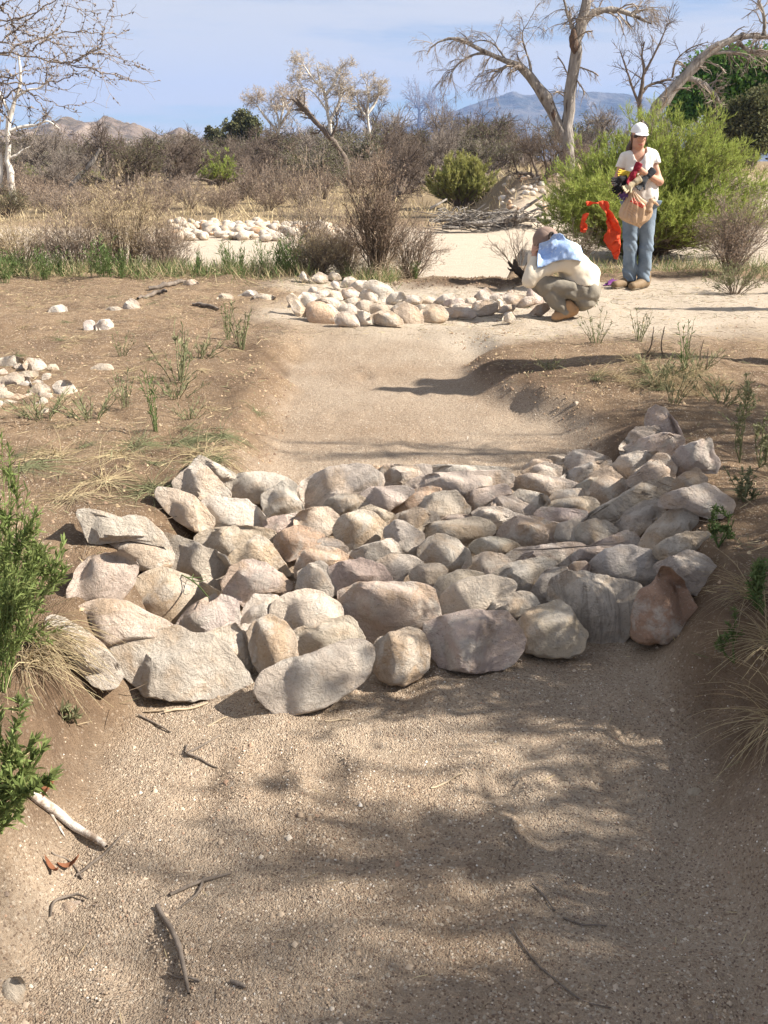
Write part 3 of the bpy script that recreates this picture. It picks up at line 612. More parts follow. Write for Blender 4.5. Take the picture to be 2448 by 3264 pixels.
# far apron across the channel
FAR = '''
G|tan|.8|180,370;250,330;300,380;390,510;390,595;290,570;240,480|slanting tan slab at the left end of the far apron
G|orange|.4|390,450;470,420;560,430;640,500;692,590;680,640;560,650;430,610|largest orange mottled boulder at the front left of the far apron
G|cream|.3|695,570;760,520;840,515;920,560;952,665;820,660;705,640|smooth cream boulder in the front row of the far apron
G|cream|.8|935,510;1000,508;1080,555;1092,625;960,670;942,600|small cream block right of the smooth cream boulder
G|tan|.3|1080,560;1180,510;1280,515;1390,590;1405,655;1250,665;1095,625|golden tan boulder in the front row of the far apron
G|brown|.2|1282,500;1350,440;1430,425;1540,470;1612,580;1612,635;1420,660;1355,560|largest brown rounded boulder in the front row of the far apron
H|brown|.6|272,530;310,480;400,440;480,460;540,520;542,590;440,625;298,635|brown boulder with a cream corner right of the largest brown one
H|grey|.4|535,510;580,475;760,470;840,510;852,575;700,570;555,560|low grey flat boulder in the front row of the far apron
H|brown|.35|815,500;860,450;990,385;1070,420;1075,495;1000,540;845,555|tilted tan brown boulder right of the low grey one
H|cream|.8|1055,405;1110,370;1172,430;1080,500|cream wedge leaning on the tilted tan brown boulder
H|tan|.6|1070,510;1160,440;1270,440;1240,500;1150,525|low tan stone at the right end of the far apron
H|cream|.3|1135,600;1160,550;1222,515;1268,580;1222,630|lone pale round stone on bare sand near the crouching person
H|orange|.8|1420,535;1500,450;1595,422;1625,485;1545,545;1450,560|orange and white wedge lying in front of the crouching person
G|grey|.4|715,495;770,440;850,428;935,490;935,565;820,535|grey dome between the orange mottled and cream boulders
G|cream|.5|515,430;600,410;680,470;735,525;695,600;620,500|cream stone behind the orange mottled boulder
G|tan|.4|915,425;1000,390;1095,410;1070,490;1000,520;930,490|dull tan stone in the second row of the far apron
G|tan|.5|1065,455;1180,420;1250,460;1265,525;1160,525;1085,545|tan stone directly above the golden tan boulder
G|cream|.4|465,415;540,370;660,365;785,420;770,465;700,490;600,430|long cream stone in the second row of the far apron
H|tan|.4|195,455;300,430;435,450;310,495;260,530|tan stone seen between the two brown boulders
G|white|.6|300,390;360,310;480,330;565,350;480,420;400,440;358,455|white block above the slanting tan slab
G|white|.6|475,325;540,280;640,300;580,355;500,370|white stone highest at the left of the far apron
G|cream|.5|565,335;620,295;720,300;775,385;660,375|cream stone below the white upright one of the far apron
G|pink|.5|765,285;860,255;955,320;890,380;780,375|pinkish stone in the middle of the far apron
G|cream|.2|950,345;990,290;1060,275;1135,340;1125,410;1000,400|round cream stone with a yellow centre in the far apron
G|white|.5|995,275;1030,200;1120,188;1250,240;1305,305;1240,410;1130,390;1095,310|largest white boulder at the back of the far apron
G|white|.6|755,225;800,150;860,143;925,190;845,250|white stone at the back left of the far apron
G|white|.4|835,245;920,185;1012,188;1025,245;965,310;900,280|white rounded stone left of the largest white boulder
G|white|.5|645,215;690,175;732,198;738,270;680,260|small upright white stone at the back of the far apron
G|white|.5|1235,385;1290,320;1400,308;1435,375;1340,430;1250,440|white stone right of the largest white boulder
G|white|.4|1425,385;1500,345;1590,358;1605,420;1500,440|white stone above the largest brown rounded boulder
H|cream|.4|260,425;310,360;380,343;455,390;455,440;340,445|cream dome in the back row of the far apron
H|white|.6|435,385;520,330;600,323;652,360;570,400;490,440|white angular stone right of the cream dome
H|pink|.6|505,425;580,380;695,373;725,425;640,470;560,450|pinkish flat stone behind the low grey boulder
H|cream|.5|715,445;760,370;855,375;805,450|cream stone between the pinkish flat stone and the shade
H|grey|.5|825,365;900,290;960,266;1025,320;970,390;900,420|big grey boulder in shade at the back of the far apron
H|grey|.5|955,375;1060,310;1162,330;1080,390;1000,410|flat grey shaded stone left of the crouching person
H|purple|.5|1095,375;1200,320;1365,340;1365,400;1260,450;1155,425|purplish shaded slab left of the crouching person
H|grey|.6|1265,445;1380,360;1455,350;1455,430;1350,460|grey shaded stone by the knee of the crouching person
H|white|.6|1160,322;1230,280;1265,290;1215,335|small white stone catching sun in the shade of the far apron
H|pink|.6|1395,335;1420,260;1500,238;1535,330;1565,410;1440,440|pinkish upright stone against the crouching person
H|white|.5|75,375;130,340;262,350;275,410;180,440|white stone in the middle back row of the far apron
H|white|.6|555,462;640,420;785,430;795,470;660,475|white flat stone just behind the low grey boulder
H|cream|.6|785,465;850,400;912,393;920,425;830,460|cream stone left of the tilted tan brown boulder
G|cream|.5|785,395;880,360;950,370;930,420;850,430|cream stone left of the dull tan one in the far apron
G|tan|.4|1555,470;1660,440;1700,470;1640,510|tan stone peeping over the largest brown boulder
G|tan|.2|455,145;520,95;600,130;605,195;530,210;465,185|round tan boulder on the bank behind the far apron
G|tan|.5|605,145;660,95;730,110;750,165;680,185|tan stone right of the round tan bank boulder
G|white|.6|315,135;350,85;410,150;402,190;335,175|white stone beside the green stalks behind the far apron
G|cream|.5|685,68;740,72;732,98;700,95|tiny cream stone under the twiggy bush
G|white|.5|405,295;440,240;515,270;480,305|pale stone in the soil at the upper left of the far apron
G|yellow|.3|1293,212;1325,185;1352,210;1325,235|small yellowish stone at the foot of the twiggy bush
'''
for ln in FAR.strip().split('\n'):
    z, c, a, s, lab = ln.split('|')
    rock_from_outline(pts(z, s), lab, c, float(a), 3, 0.0, group='boulders of the far stone apron', lift=.035, grow_=1.2)
# stones lying loose on the left bank and elsewhere (1659-wide pixels)
LOOSE = '''
white|.6|103,672;112,662;132,658;145,664;146,679;128,684;108,682|pale oblong stone lying alone at the left of the bank
white|.7|179,698;186,692;197,691;205,696;206,721;194,726;182,722|pale split stone, left one of the leaning pair
white|.7|206,702;216,691;236,690;247,701;244,716;228,724;210,722|pale stone, right one of the leaning pair
cream|.7|262,668;272,652;283,644;298,652;304,668;292,676;270,675|cream pointed stone beside a dark stone on the bank
dark|.5|225,671;235,663;255,662;268,668;262,677;236,677|dark low stone beside the cream pointed one
white|.7|392,618;400,606;418,603;432,612;430,620;410,623|white stone at the end of a fallen stick
tan|.3|468,644;478,634;496,634;506,642;498,653;476,654|brown rounded stone left of a pale flat stone on the bank
white|.7|508,641;522,636;535,627;552,628;560,637;550,647;525,647|pale flat stone pair by the brown rounded stone
cream|.5|545,640;565,634;590,638;600,645;575,651;552,650|buried cream stone at the right of the loose stones
cream|.7|-15,800;-5,775;30,768;50,775;52,792;20,805|pale caliche block at the left edge, highest of its broken patch
cream|.7|48,790;62,772;88,776;104,795;96,815;66,812|pale caliche lump right of the highest caliche block
tan|.7|5,815;30,804;62,815;70,838;40,846;8,840|tan caliche lump in the middle of its broken patch
cream|.7|-18,842;-5,828;14,838;20,860;-5,870|small caliche lump at the left edge below the highest block
tan|.7|62,842;84,826;108,835;112,858;80,866|flat tan caliche piece at the lower right of its patch
cream|.7|20,858;38,850;56,856;52,872;28,874|lowest pale caliche piece of the broken patch
white|.6|112,835;125,822;150,822;165,840;172,862;150,866;125,860|white lump right of the half buried caliche boulder
tan|.3|195,795;215,785;238,786;248,800;230,808;200,807|tan stone half buried beyond the caliche boulder
cream|.4|0,2130;20,2112;48,2110;56,2135;45,2175;10,2185;-10,2170|cream worn stone at the bottom left corner of the sand
gtan|.3|120,1968;140,1948;180,1943;193,1952;180,1975;150,1985;125,1985|half buried tan stone under a dark twig in the foreground sand
tan|.3|1475,1725;1480,1708;1500,1700;1518,1708;1515,1725;1495,1735|flat round tan stone lying in the shaded sand at right
cream|.4|1232,878;1238,868;1248,866;1254,874;1246,882|small pale stone on the sand below the grassy mound
cream|.4|1086,687;1090,676;1102,672;1112,680;1110,694;1096,698|pale rounded stone at the right front corner of the far apron
tan|.5|1318,1410;1335,1402;1352,1405;1358,1412;1340,1418|flat tan chip lying under the rust orange boulder
'''
for ln in LOOSE.strip().split('\n'):
    c, a, s, lab = ln.split('|')
    rock_from_outline(pts('S', s)*U, lab, c, float(a), 3, 0.0, lift=-.012, name='stone', grow_=1.06, group='loose stones on the ground')
g7 = np.random.default_rng(77)
def rubble():
    for i in range(26):
        x = g7.uniform(-14, 120); y = g7.uniform(785, 890); r = g7.uniform(8, 21); a = np.sort(g7.uniform(0, 6.28, 7)); q = np.stack([x+np.cos(a)*r*g7.uniform(.8, 1.4), y+np.sin(a)*r*.55], 1)
        rock_from_outline(q*U, 'loose pale rubble fragment in the broken caliche patch at the left edge', g7.choice(['cream', 'white', 'tan', 'cream']), .7, 2, 0.0, lift=.0, name='stone', thick=.5, grow_=1.1, group='caliche rubble fragments', seed=i)
rubble()
# line of pale boulders across the wash, and scattered cobbles on the far cut bank
V2, F2 = ICO[2]
def small_rock(P, r, col, label, group, k):
    g = np.random.default_rng(900+k); s = g.uniform(.75, 1.25, 3)*r*np.array([1.15, 1, .8])
    v = V2*s*(1+.16*vn3(V2*1.3+g.uniform(0, 50, 3)))[:, None]
    for nn in g.normal(size=(4, 3)):
        nn = nn/np.linalg.norm(nn); q = v@nn; kk = q.max()*.72; v = v-np.outer(np.maximum(q-kk, 0), nn)
    o = mobj('boulder', v+P, [F2], MROCK, loc=P); o.color = (*np.array(COLS[col])*g.uniform(.88, 1.12), 0); tag(o, label, 'boulder', group); return o
g0 = np.random.default_rng(5); k = 0
for i in range(190):
    x = g0.uniform(368, 730); y = 478 + 34*g0.random()**1.3 - .01*(x-500) + (4 if x > 560 else 0)
    if x > 600: y = 484 + 20*g0.random()
    P = ug(x, y, .12); r = g0.uniform(.09, .25)
    small_rock(P, r, g0.choice(['cream', 'cream', 'gtan', 'tan', 'tan', 'orange']), 'pale boulder in the long stone line across the dry wash', 'boulders of the stone line across the wash', k); k += 1
small_rock(ug(528, 508, .12), .24, 'white', 'bright white boulder standing clear of the stone line on the wash sand', None, 801)
small_rock(ug(482, 506, .12), .26, 'cream', 'pale boulder at the near left edge of the stone line', None, 802)
for i in range(46):
    x = g0.uniform(1085, 1200); y = g0.uniform(378, 455)
    P = ug(x, y, .03); small_rock(P, g0.uniform(.05, .17), g0.choice(['cream', 'tan', 'white', 'orange']), 'cobble showing in the eroded cut bank below the twisted tree', 'cobbles in the cut bank', 200+i)
# ------------------------------------------------------------------ trees
MB_DARK = mat('mesquite_bark', (.10, .078, .062), (.19, .155, .125), scale=9, bump=.6, bscale=30, stretch=(1, 1, .25))
MB_TWIG = mat('mesquite_twigs', (.105, .08, .063), (.165, .128, .102), scale=1.2, detail=2)
MB_TWIG2 = mat('grey_twigs', (.18, .152, .128), (.27, .23, .195), scale=1.2, detail=2)
MB_DEAD = mat('weathered_wood', (.19, .170, .150), (.35, .320, .285), scale=5, detail=8, bump=1.0, bscale=9, stretch=(1, 1, .22), c3=(.085, .065, .05), s3=3.2, l3=.54, h3=.66, bdist=.12)
MB_ROT = mat('dark_rot_wood', (.07, .05, .04), (.14, .09, .06), scale=6, bump=1, bscale=20)
MB_PALE = mat('sycamore_bark', (.66, .62, .55), (.42, .37, .30), scale=3, lo=.5, hi=.7, bump=.2, stretch=(1, 1, .4))
MB_PTWIG = mat('pale_twigs', (.40, .35, .29), (.52, .46, .39), scale=1, detail=2)
MB_DTWIG = mat('dead_tree_twigs', (.22, .18, .15), (.32, .27, .22), scale=1, detail=2)
ML_GOLD = mat('buff_buds', (.50, .41, .28), (.58, .49, .35), scale=.6, island=.25, trans=.3)
ML_PINK = mat('pinkish_buds', (.50, .38, .31), (.56, .44, .37), scale=.6, island=.25, trans=.3)
ML_COTTON = mat('cottonwood_leaves', (.095, .19, .04), (.15, .265, .06), scale=.8, island=.35, trans=.3)
ML_OLIVE = mat('olive_leaves', (.115, .125, .055), (.17, .165, .085), scale=.8, island=.3, trans=.25)
ML_BROOM = mat('broom_sprays', (.27, .325, .08), (.37, .415, .115), scale=1.6, island=.35, trans=.45)
ML_BROOM2 = mat('yellow_green_sprays', (.31, .32, .10), (.39, .375, .14), scale=1.2, island=.3, trans=.35)
ML_WEED = mat('weed_leaves', (.11, .165, .055), (.17, .215, .085), scale=5, island=.3, trans=.35)
ML_GREYG = mat('grey_green_leaves', (.18, .195, .10), (.27, .265, .15), scale=5, island=.3, trans=.25)
ML_STRAW = mat('straw', (.44, .345, .205), (.54, .445, .29), scale=3, island=.3, trans=.25)
ML_SEED = mat('dry_seed_heads', (.34, .255, .19), (.43, .33, .25), scale=2, island=.3, trans=.25)
MB_STEM = mat('brown_stems', (.125, .095, .07), (.22, .17, .12), scale=4, detail=2)
MB_STRAWSTEM = mat('straw_stems', (.36, .285, .20), (.46, .37, .26), scale=3, detail=2)
ML_DRYLEAF = mat('fallen_leaf', (.21, .085, .04), (.14, .06, .035), scale=14, bump=.3)

def fan(n, h, spread, K=8, r=.03, wander=.18, up=.10, origin=(0, 0, 0), rspread=.06):
    a = rng.uniform(0, 2*math.pi, n); s = np.radians(rng.uniform(.3, 1, n)*spread)
    d = np.stack([np.cos(a)*np.sin(s), np.sin(a)*np.sin(s), np.cos(s)], 1); p = np.array(origin)+np.stack([np.cos(a), np.sin(a), 0*a-.15], 1)*rspread
    L = h*rng.uniform(.75, 1.15, n); o = [p]
    for k in range(K-1):
        d = nrm(d + wander*rng.normal(size=d.shape) + np.array([0, 0, up])); p = p+d*(L/(K-1))[:, None]; o.append(p)
    return np.stack(o, 1), r*rng.uniform(.6, 1.1, n)[:, None]*np.linspace(1, .45, K)[None]
def mesquite(name, n0=5, spread=48, tw=MB_TWIG, leaf=None, n3=8, n4=8, trunk_r=.035, up=.06, droop=0.0, twr=.0028):
    """unit-high tree (about 1 m tall before scaling) as an Empty > trunk, crown"""
    root = empty(name, (0, 0, 0))
    P, Rr = fan(n0, .62, spread, 9, trunk_r, .22, up)
    P1, R1 = grow(P, Rr, 6, .42, 42, 7, up*.6, .2, .3, 1, .6)
    P2, R2 = grow(np.concatenate([P1, P[:, 2:]]) if False else P1, R1, n3, .24, 40, 5, .02-droop, .22, .15, 1, .6, rmin=twr*1.2)
    P3, R3 = grow(P2, R2, n4, .13, 38, 4, .0-droop, .22, .1, 1, .7, rmin=twr)
    A = Acc(); A.add(*tubes(P, Rr, 7)); A.add(*tubes(P1, R1, 5)); A.obj('trunk', MB_DARK, root)
    A = Acc(); A.add(*tubes(P2, R2, 3)); A.add(*tubes(P3, R3, 3)); c = A.obj('crown', tw, root)
    if leaf:
        B, D = along(P3, leaf[1], .2, 1); A = Acc(); A.add(*spikes(B, D+rng.normal(size=D.shape)*.8, rng.uniform(.6, 1.3, len(B))*leaf[2], leaf[2]*.8)); A.obj('foliage', leaf[0], root)
    allv = np.concatenate([np.array([v.co[:] for v in ch.data.vertices]) for ch in root.children]); hz = np.percentile(allv[:, 2], 99.5); wd = np.percentile(np.abs(allv[:, :2]), 98.5)*2
    for ch in root.children:
        for v in ch.data.vertices: v.co.z /= hz; v.co.x *= 1.25/wd; v.co.y *= 1.25/wd
    return root
def copy_tree(o):
    c = o.copy(); COL.objects.link(c)
    for ch in o.children:
        d = ch.copy(); COL.objects.link(d); d.parent = c
        for g in ch.children:
            e = g.copy(); COL.objects.link(e); e.parent = d
    return c
PROT = [mesquite('mesquite_tree', 5, 50), mesquite('mesquite_tree', 3, 34, n3=9), mesquite('mesquite_tree', 6, 58, tw=MB_TWIG2), mesquite('mesquite_tree', 4, 40, tw=MB_TWIG2, leaf=(ML_OLIVE, 3, .02)),
        mesquite('mesquite_tree', 5, 52, leaf=(ML_OLIVE, 2, .018))]
ORD = 'first second third fourth fifth sixth seventh eighth ninth tenth eleventh twelfth thirteenth fourteenth fifteenth sixteenth seventeenth eighteenth nineteenth twentieth'.split()
def nth(i): return ORD[i] if i < 20 else ('twenty ' + ORD[i-20] if i < 29 else 'thirtieth' if i == 29 else 'thirty ' + ORD[i-30])
PROT.append(mesquite('mesquite_tree', 6, 55, n3=9, n4=9, twr=.0024))
used = set()
def put(k, x, yb, yt, w, label, group=None, Y=None, rz=None):
    """stand a tree on the ground seen at (x, yb), as tall as yt says; w is its width in the same pixels"""
    P = ug(x, yb) if Y is None else np.array([*(uv_(x, yb, Y)[:2]), 0]); P[2] = ground(P[0], P[1])
    d = P[1]; h = uv_(x, yt, d)[2]-P[2]; wid = w/2085*d/.94
    o = PROT[k] if k not in used else copy_tree(PROT[k]); used.add(k)
    o.location = P; o.scale = (wid/1.25, wid/1.25, h/1.0); o.rotation_euler = (0, 0, rng.uniform(0, 6.28) if rz is None else rz)
    tag(o, label, 'tree', group); return o
G1 = 'bare mesquites across the wash'
put(0, 368, 412, 283, 190, 'dark many stemmed mesquite with a wide bare crown, left of the small bright green shrub', G1)
put(1, 232, 402, 262, 150, 'dark bare tree below the left mountain, beside the leaning pale trunk', G1)
put(2, 118, 404, 285, 190, 'greyish bare mesquite right of the white barked tree', G1)
put(0, 545, 392, 272, 170, 'dark mesquite with a leaning trunk right of the small bright green shrub', G1)
put(4, 460, 384, 288, 150, 'brown mesquite standing behind the small bright green shrub', G1)
put(2, 640, 372, 278, 150, 'grey brown mesquite under the pale pinkish tree', G1)
put(1, 797, 362, 205, 115, 'dark forked mesquite beneath the tall golden tree', G1)
put(2, 905, 350, 178, 185, 'tallest pale grey twiggy mesquite right of the golden tree', G1)
put(0, 1008, 356, 236, 165, 'dark contorted mesquite left of the blue mountain', G1)
put(4, 880, 356, 272, 150, 'low brown mesquite in front of the tallest pale grey one', G1)
put(0, 1170, 388, 268, 120, 'small twisted mesquite on the lip of the cut bank', G1, rz=1.2)
put(1, 1080, 352, 250, 110, 'brown mesquite between the contorted one and the dead forked tree', G1)
put(2, 1310, 352, 232, 170, 'grey mesquite behind the dead forked tree', G1, Y=75)
put(3, 30, 398, 300, 150, 'dull mesquite at the far left edge behind the white barked tree', G1)
put(0, 700, 362, 268, 130, 'dark mesquite below the leaning broken trunk', G1)
for i, (x, yt, w) in enumerate([(-40, 284, 170), (70, 280, 180), (180, 284, 170), (300, 290, 190), (420, 288, 180), (500, 292, 190), (590, 275, 170), (670, 272, 180), (745, 265, 170), (840, 236, 180), (960, 232, 190), (1050, 246, 170), (1120, 252, 150), (1215, 250, 170), (1400, 240, 190), (1500, 250, 180), (1600, 245, 180)]):
    put([2, 4, 0, 3, 2][i % 5], x, 356, yt, w, 'bare brown mesquite in the hazy back row of the thicket, %s from the left' % nth(i), 'back row of the mesquite thicket', Y=112+8*math.sin(i*2.1))
for i, x in enumerate([15, 130, 285, 580, 655, 850, 955]):
    put([0, 2, 4, 1, 3][i % 5], x, 392, 306-30*math.exp(-((x-880)/170)**2)+rng.uniform(-12, 12), 150, 'brown mesquite in the front row of the thicket, %s from the left' % nth(i), 'front row of the mesquite thicket', Y=60+4*math.sin(i*2.3))
# second hazy row that closes the gaps
for i, x in enumerate([x for x in range(20, 1640, 74) if not 1190 < x < 1560]):
    put([4, 2, 3, 0][i % 4], x+rng.uniform(-14, 14), 366, 296-26*math.exp(-((x-860)/220)**2)+rng.uniform(-9, 9), 140, 'low grey brown mesquite in the middle row of the thicket, %s from the left' % nth(i), 'middle row of the mesquite thicket', Y=84+6*math.sin(i*1.7))

def pathtree(name, label, paths, Y, mt, levels, twmat, cat='tree', leaf=None, ydev=.03, S=9, extra=None, group=None):
    """trunk and limbs drawn as curves through real points at distance Y; paths = [(pixels, radii in pixels)]; levels = (n, len_px, spread, up, wander, radius_px)"""
    b = uv_(*paths[0][0][0], Y); base = np.array([b[0], Y, ground(b[0], Y)])
    root = empty(name, base, label, cat, group); s = Y/.94/2085
    Pl = []; Rl = []; K = 18
    for i, (pp, rr) in enumerate(paths):
        q = np.array([uv_(x, y, Y) for x, y in pp]); rr = np.interp(np.linspace(0, 1, K), np.linspace(0, 1, len(rr)), rr)*s
        c = smooth_path(q, K)
        dev = np.cumsum(rng.normal(0, 1, K))*ydev*s*14*(0 if i == 0 else 1)+ (0 if i == 0 else rng.uniform(-1, 1))*np.linspace(0, 1, K)*ydev*s*300
        c[:, 1] += dev; wob = (vn2(np.arange(K)*.8, np.full(K, i*3.3), 77)*rr*.35); c[:, 0] += wob
        if i == 0: c[0, 2] = min(c[0, 2], base[2]-.1)
        Pl.append(c); Rl.append(rr*(1+.12*rng.normal(size=K)))
    Pl = np.array(Pl); Rl = np.array(Rl)
    A = Acc(); A.add(*tubes(Pl, Rl, S)); A.obj('trunk', mt, root)
    A = Acc(); P, Rr = Pl, Rl; last = None; fresh = True
    for (n, L, spr, up, wa, rp, t0, K2) in levels:
        P, Rr = grow(P, Rr, n, L*s, spr, K2, up, wa, t0, 1.0, .45, rmin=rp*s)
        Rr = np.minimum(Rr, rp*s*2.2); A.add(*tubes(P, Rr, 3)); last = P
    if levels: A.obj('crown', twmat, root)
    if leaf and last is not None:
        B, D = along(last, leaf[1], .2, 1); A = Acc(); A.add(*blades(B, D+rng.normal(size=D.shape)*.7, rng.uniform(.6, 1.3, len(B))*leaf[2]*s, leaf[2]*s*.6)); A.obj('foliage', leaf[0], root)
    if extra: extra(root, s)
    return root
# the big dead forked tree
def scar(root, s):
    A = Acc(); q = np.array([uv_(x, y, 46) for x, y in [(1238, 62), (1237, 85), (1240, 105), (1241, 122)]]); c = smooth_path(q, 12); c[:, 1] -= 7*s
    A.add(*tubes(c, np.array([2, 5, 6, 8, 8, 8, 9, 8, 7, 5, 3, 1.])*s, 8)); A.obj('rot_scar', MB_ROT, root)
    A = Acc(); q = np.array([uv_(x, y, 46) for x, y in [(1180, 205), (1190, 228), (1195, 250), (1203, 275)]]); c = smooth_path(q, 12); c[:, 1] -= 5*s
    A.add(*tubes(c, np.array([1, 4, 5, 6, 5, 5, 6, 6, 5, 4, 3, 1.])*s, 8)); A.obj('rot_scar', MB_ROT, root)
pathtree('dead_tree', 'big grey dead tree with a forked trunk and a long drooping left limb', [
    ([(1226, 352), (1224, 318), (1226, 280), (1233, 215), (1240, 150), (1245, 100), (1252, 60), (1262, 20), (1268, -20), (1275, -80)], [15, 13, 12, 11.5, 11, 11, 10, 9, 8, 7]),
    ([(1222, 310), (1206, 276), (1192, 240), (1176, 205), (1150, 172), (1122, 143), (1090, 132), (1062, 118), (1030, 104), (995, 85), (965, 84), (935, 98), (922, 118)], [9, 11, 10.5, 10, 8, 7, 5, 4, 3.4, 2.6, 2, 1.4, .9]),
    ([(1254, 62), (1268, 40), (1285, 27), (1310, 22), (1340, 24), (1366, 33), (1385, 42), (1405, 52)], [6, 7, 6.5, 5.5, 4.5, 4, 2.6, 1.2]),
    ([(1240, 70), (1232, 50), (1222, 20), (1215, -20)], [5, 3, 2.4, 1.8]),
    ([(1124, 144), (1105, 140), (1085, 148), (1068, 160), (1055, 180)], [4, 3.4, 2.6, 1.6, .8]),
    ([(1365, 33), (1380, 25), (1398, 19)], [3, 2, 1.0]),
    ([(1150, 172), (1142, 130), (1130, 95), (1128, 70), (1140, 50)], [3, 2, 1.6, 1.2, .7]),
    ([(1060, 118), (1030, 116), (1000, 130), (980, 150), (972, 175)], [2.6, 2.2, 1.8, 1.3, .7]),
    ([(1095, 134), (1080, 110), (1060, 92), (1035, 88), (1010, 98)], [2, 1.7, 1.4, 1, .6]),
    ], 46, MB_DEAD, [(12, 66, 52, -.10, .16, .7, .25, 9), (9, 30, 38, -.20, .16, .36, .1, 6), (3, 14, 35, -.2, .16, .26, .2, 4)], MB_DTWIG, extra=scar)
pathtree('leaning_dead_tree', 'thick dead trunk leaning right above the big green bush, with a drooping side branch', [
    ([(1375, 370), (1392, 300), (1420, 235), (1447, 205), (1480, 165), (1512, 130), (1545, 103), (1585, 84), (1625, 78), (1680, 82)], [13, 13, 12, 11, 10, 8.5, 7, 6, 5.5, 5]),
    ([(1478, 168), (1500, 172), (1525, 185), (1545, 205), (1558, 232)], [6, 5, 4.5, 3.5, 1.2]),
    ([(1590, 90), (1615, 108), (1640, 116), (1680, 120)], [4.5, 4, 3.6, 3]),
    ([(1540, 116), (1570, 112), (1600, 118), (1622, 132)], [3, 3.2, 2.6, 1.2]),
    ([(1650, 78), (1652, 40), (1640, 0), (1645, -40)], [4, 3, 2.6, 2]),
    ], 42, MB_DEAD, [(14, 60, 55, -.05, .2, .7, .2, 7), (7, 24, 42, -.06, .22, .42, .1, 5)], MB_DTWIG)
pathtree('bare_tree', 'slim dark bare tree between the forked tree and the leaning dead trunk', [
    ([(1386, 330), (1384, 260), (1382, 225), (1386, 190), (1391, 150), (1386, 120), (1392, 90)], [5, 4.5, 4, 3.5, 2.6, 2, 1.2]),
    ([(1388, 200), (1402, 185), (1430, 175), (1452, 170)], [3, 2.6, 2, 1.3]),
    ([(1384, 235), (1366, 190), (1352, 150), (1340, 115)], [3, 2.4, 1.8, 1]),
    ([(1390, 160), (1412, 120), (1432, 75), (1440, 50)], [2.4, 2, 1.3, .7]),
    ([(1452, 168), (1462, 130), (1490, 105), (1530, 90)], [2, 1.6, 1.2, .7]),
    ], 44, MB_DARK, [(11, 46, 44, .02, .18, .6, .25, 6), (8, 22, 40, .0, .2, .4, .15, 4)], MB_TWIG)
# pale leafless trees behind the thicket
pathtree('golden_tree', 'tall pale barked tree with a thin golden buff crown above the thicket', [
    ([(722, 352), (716, 290), (708, 240), (702, 205), (690, 170), (684, 135)], [4.2, 3.8, 3.2, 2.6, 1.8, .8]), ([(702, 205), (718, 185), (728, 165), (735, 150)], [3, 2.4, 1.7, .8]),
    ([(696, 190), (672, 165), (658, 145), (650, 140)], [2.4, 1.8, 1.3, .7]), ([(712, 262), (732, 225), (737, 200), (738, 185)], [3.5, 3, 2.5, 1.8]), ([(708, 240), (690, 215), (672, 196), (655, 190)], [2.4, 1.8, 1.2, .6])],
    92, MB_PALE, [(12, 40, 45, .01, .2, .5, .3, 5), (9, 20, 45, -.02, .22, .36, .2, 4), (5, 10, 45, -.05, .2, .28, .2, 3)], MB_PTWIG, leaf=(ML_GOLD, 2, 1.5))
pathtree('pinkish_tree', 'rounded pinkish buff leafless tree left of the tall golden tree', [
    ([(598, 352), (600, 300), (603, 270), (596, 240), (585, 218)], [3.2, 2.8, 2.4, 1.8, .8]), ([(602, 275), (622, 245), (632, 225), (640, 212)], [3, 2.4, 1.6, .8]), ([(600, 285), (575, 255), (560, 235), (552, 222)], [3, 2.2, 1.5, .8]), ([(604, 265), (612, 235), (610, 212)], [2.4, 1.8, .8])],
    98, MB_PALE, [(13, 38, 48, .0, .2, .5, .3, 5), (9, 20, 45, -.02, .22, .36, .2, 4), (5, 10, 45, -.05, .2, .28, .2, 3)], MB_PTWIG, leaf=(ML_PINK, 2, 1.5))
pathtree('golden_tree', 'slender pale tree behind the dark forked mesquite, right of the golden tree', [
    ([(800, 352), (798, 290), (794, 240), (796, 205), (790, 175)], [3, 2.6, 2.2, 1.6, .8]), ([(795, 245), (812, 220), (818, 200), (820, 188)], [2.4, 2, 1.4, .7]), ([(796, 260), (778, 232), (772, 212), (766, 200)], [2.2, 1.7, 1.2, .7])],
    95, MB_PALE, [(12, 32, 45, .0, .2, .5, .3, 5), (9, 16, 45, -.02, .22, .36, .2, 4), (5, 9, 45, -.05, .2, .28, .2, 3)], MB_PTWIG, leaf=(ML_GOLD, 2, 1.4))
pathtree('broken_snag', 'dark broken trunk leaning far to the left over the thicket', [
    ([(752, 362), (735, 325), (708, 290), (680, 262), (655, 236), (632, 214)], [5.5, 5, 4.6, 4, 3.6, 3]), ([(690, 272), (668, 243), (655, 228), (640, 212)], [4, 3.4, 3, 2.4]), ([(715, 298), (728, 268), (726, 240)], [3, 2, 1])],
    70, MB_DARK, [(8, 34, 50, .03, .2, .7, .2, 5), (6, 18, 42, .0, .2, .5, .1, 4)], MB_TWIG)
pathtree('leaning_snag', 'bare pale trunk slanting up to the right below the left mountain', [([(150, 404), (175, 378), (198, 352), (216, 320)], [5, 4.4, 3.6, 2.4])], 56, MB_DEAD, [], None)
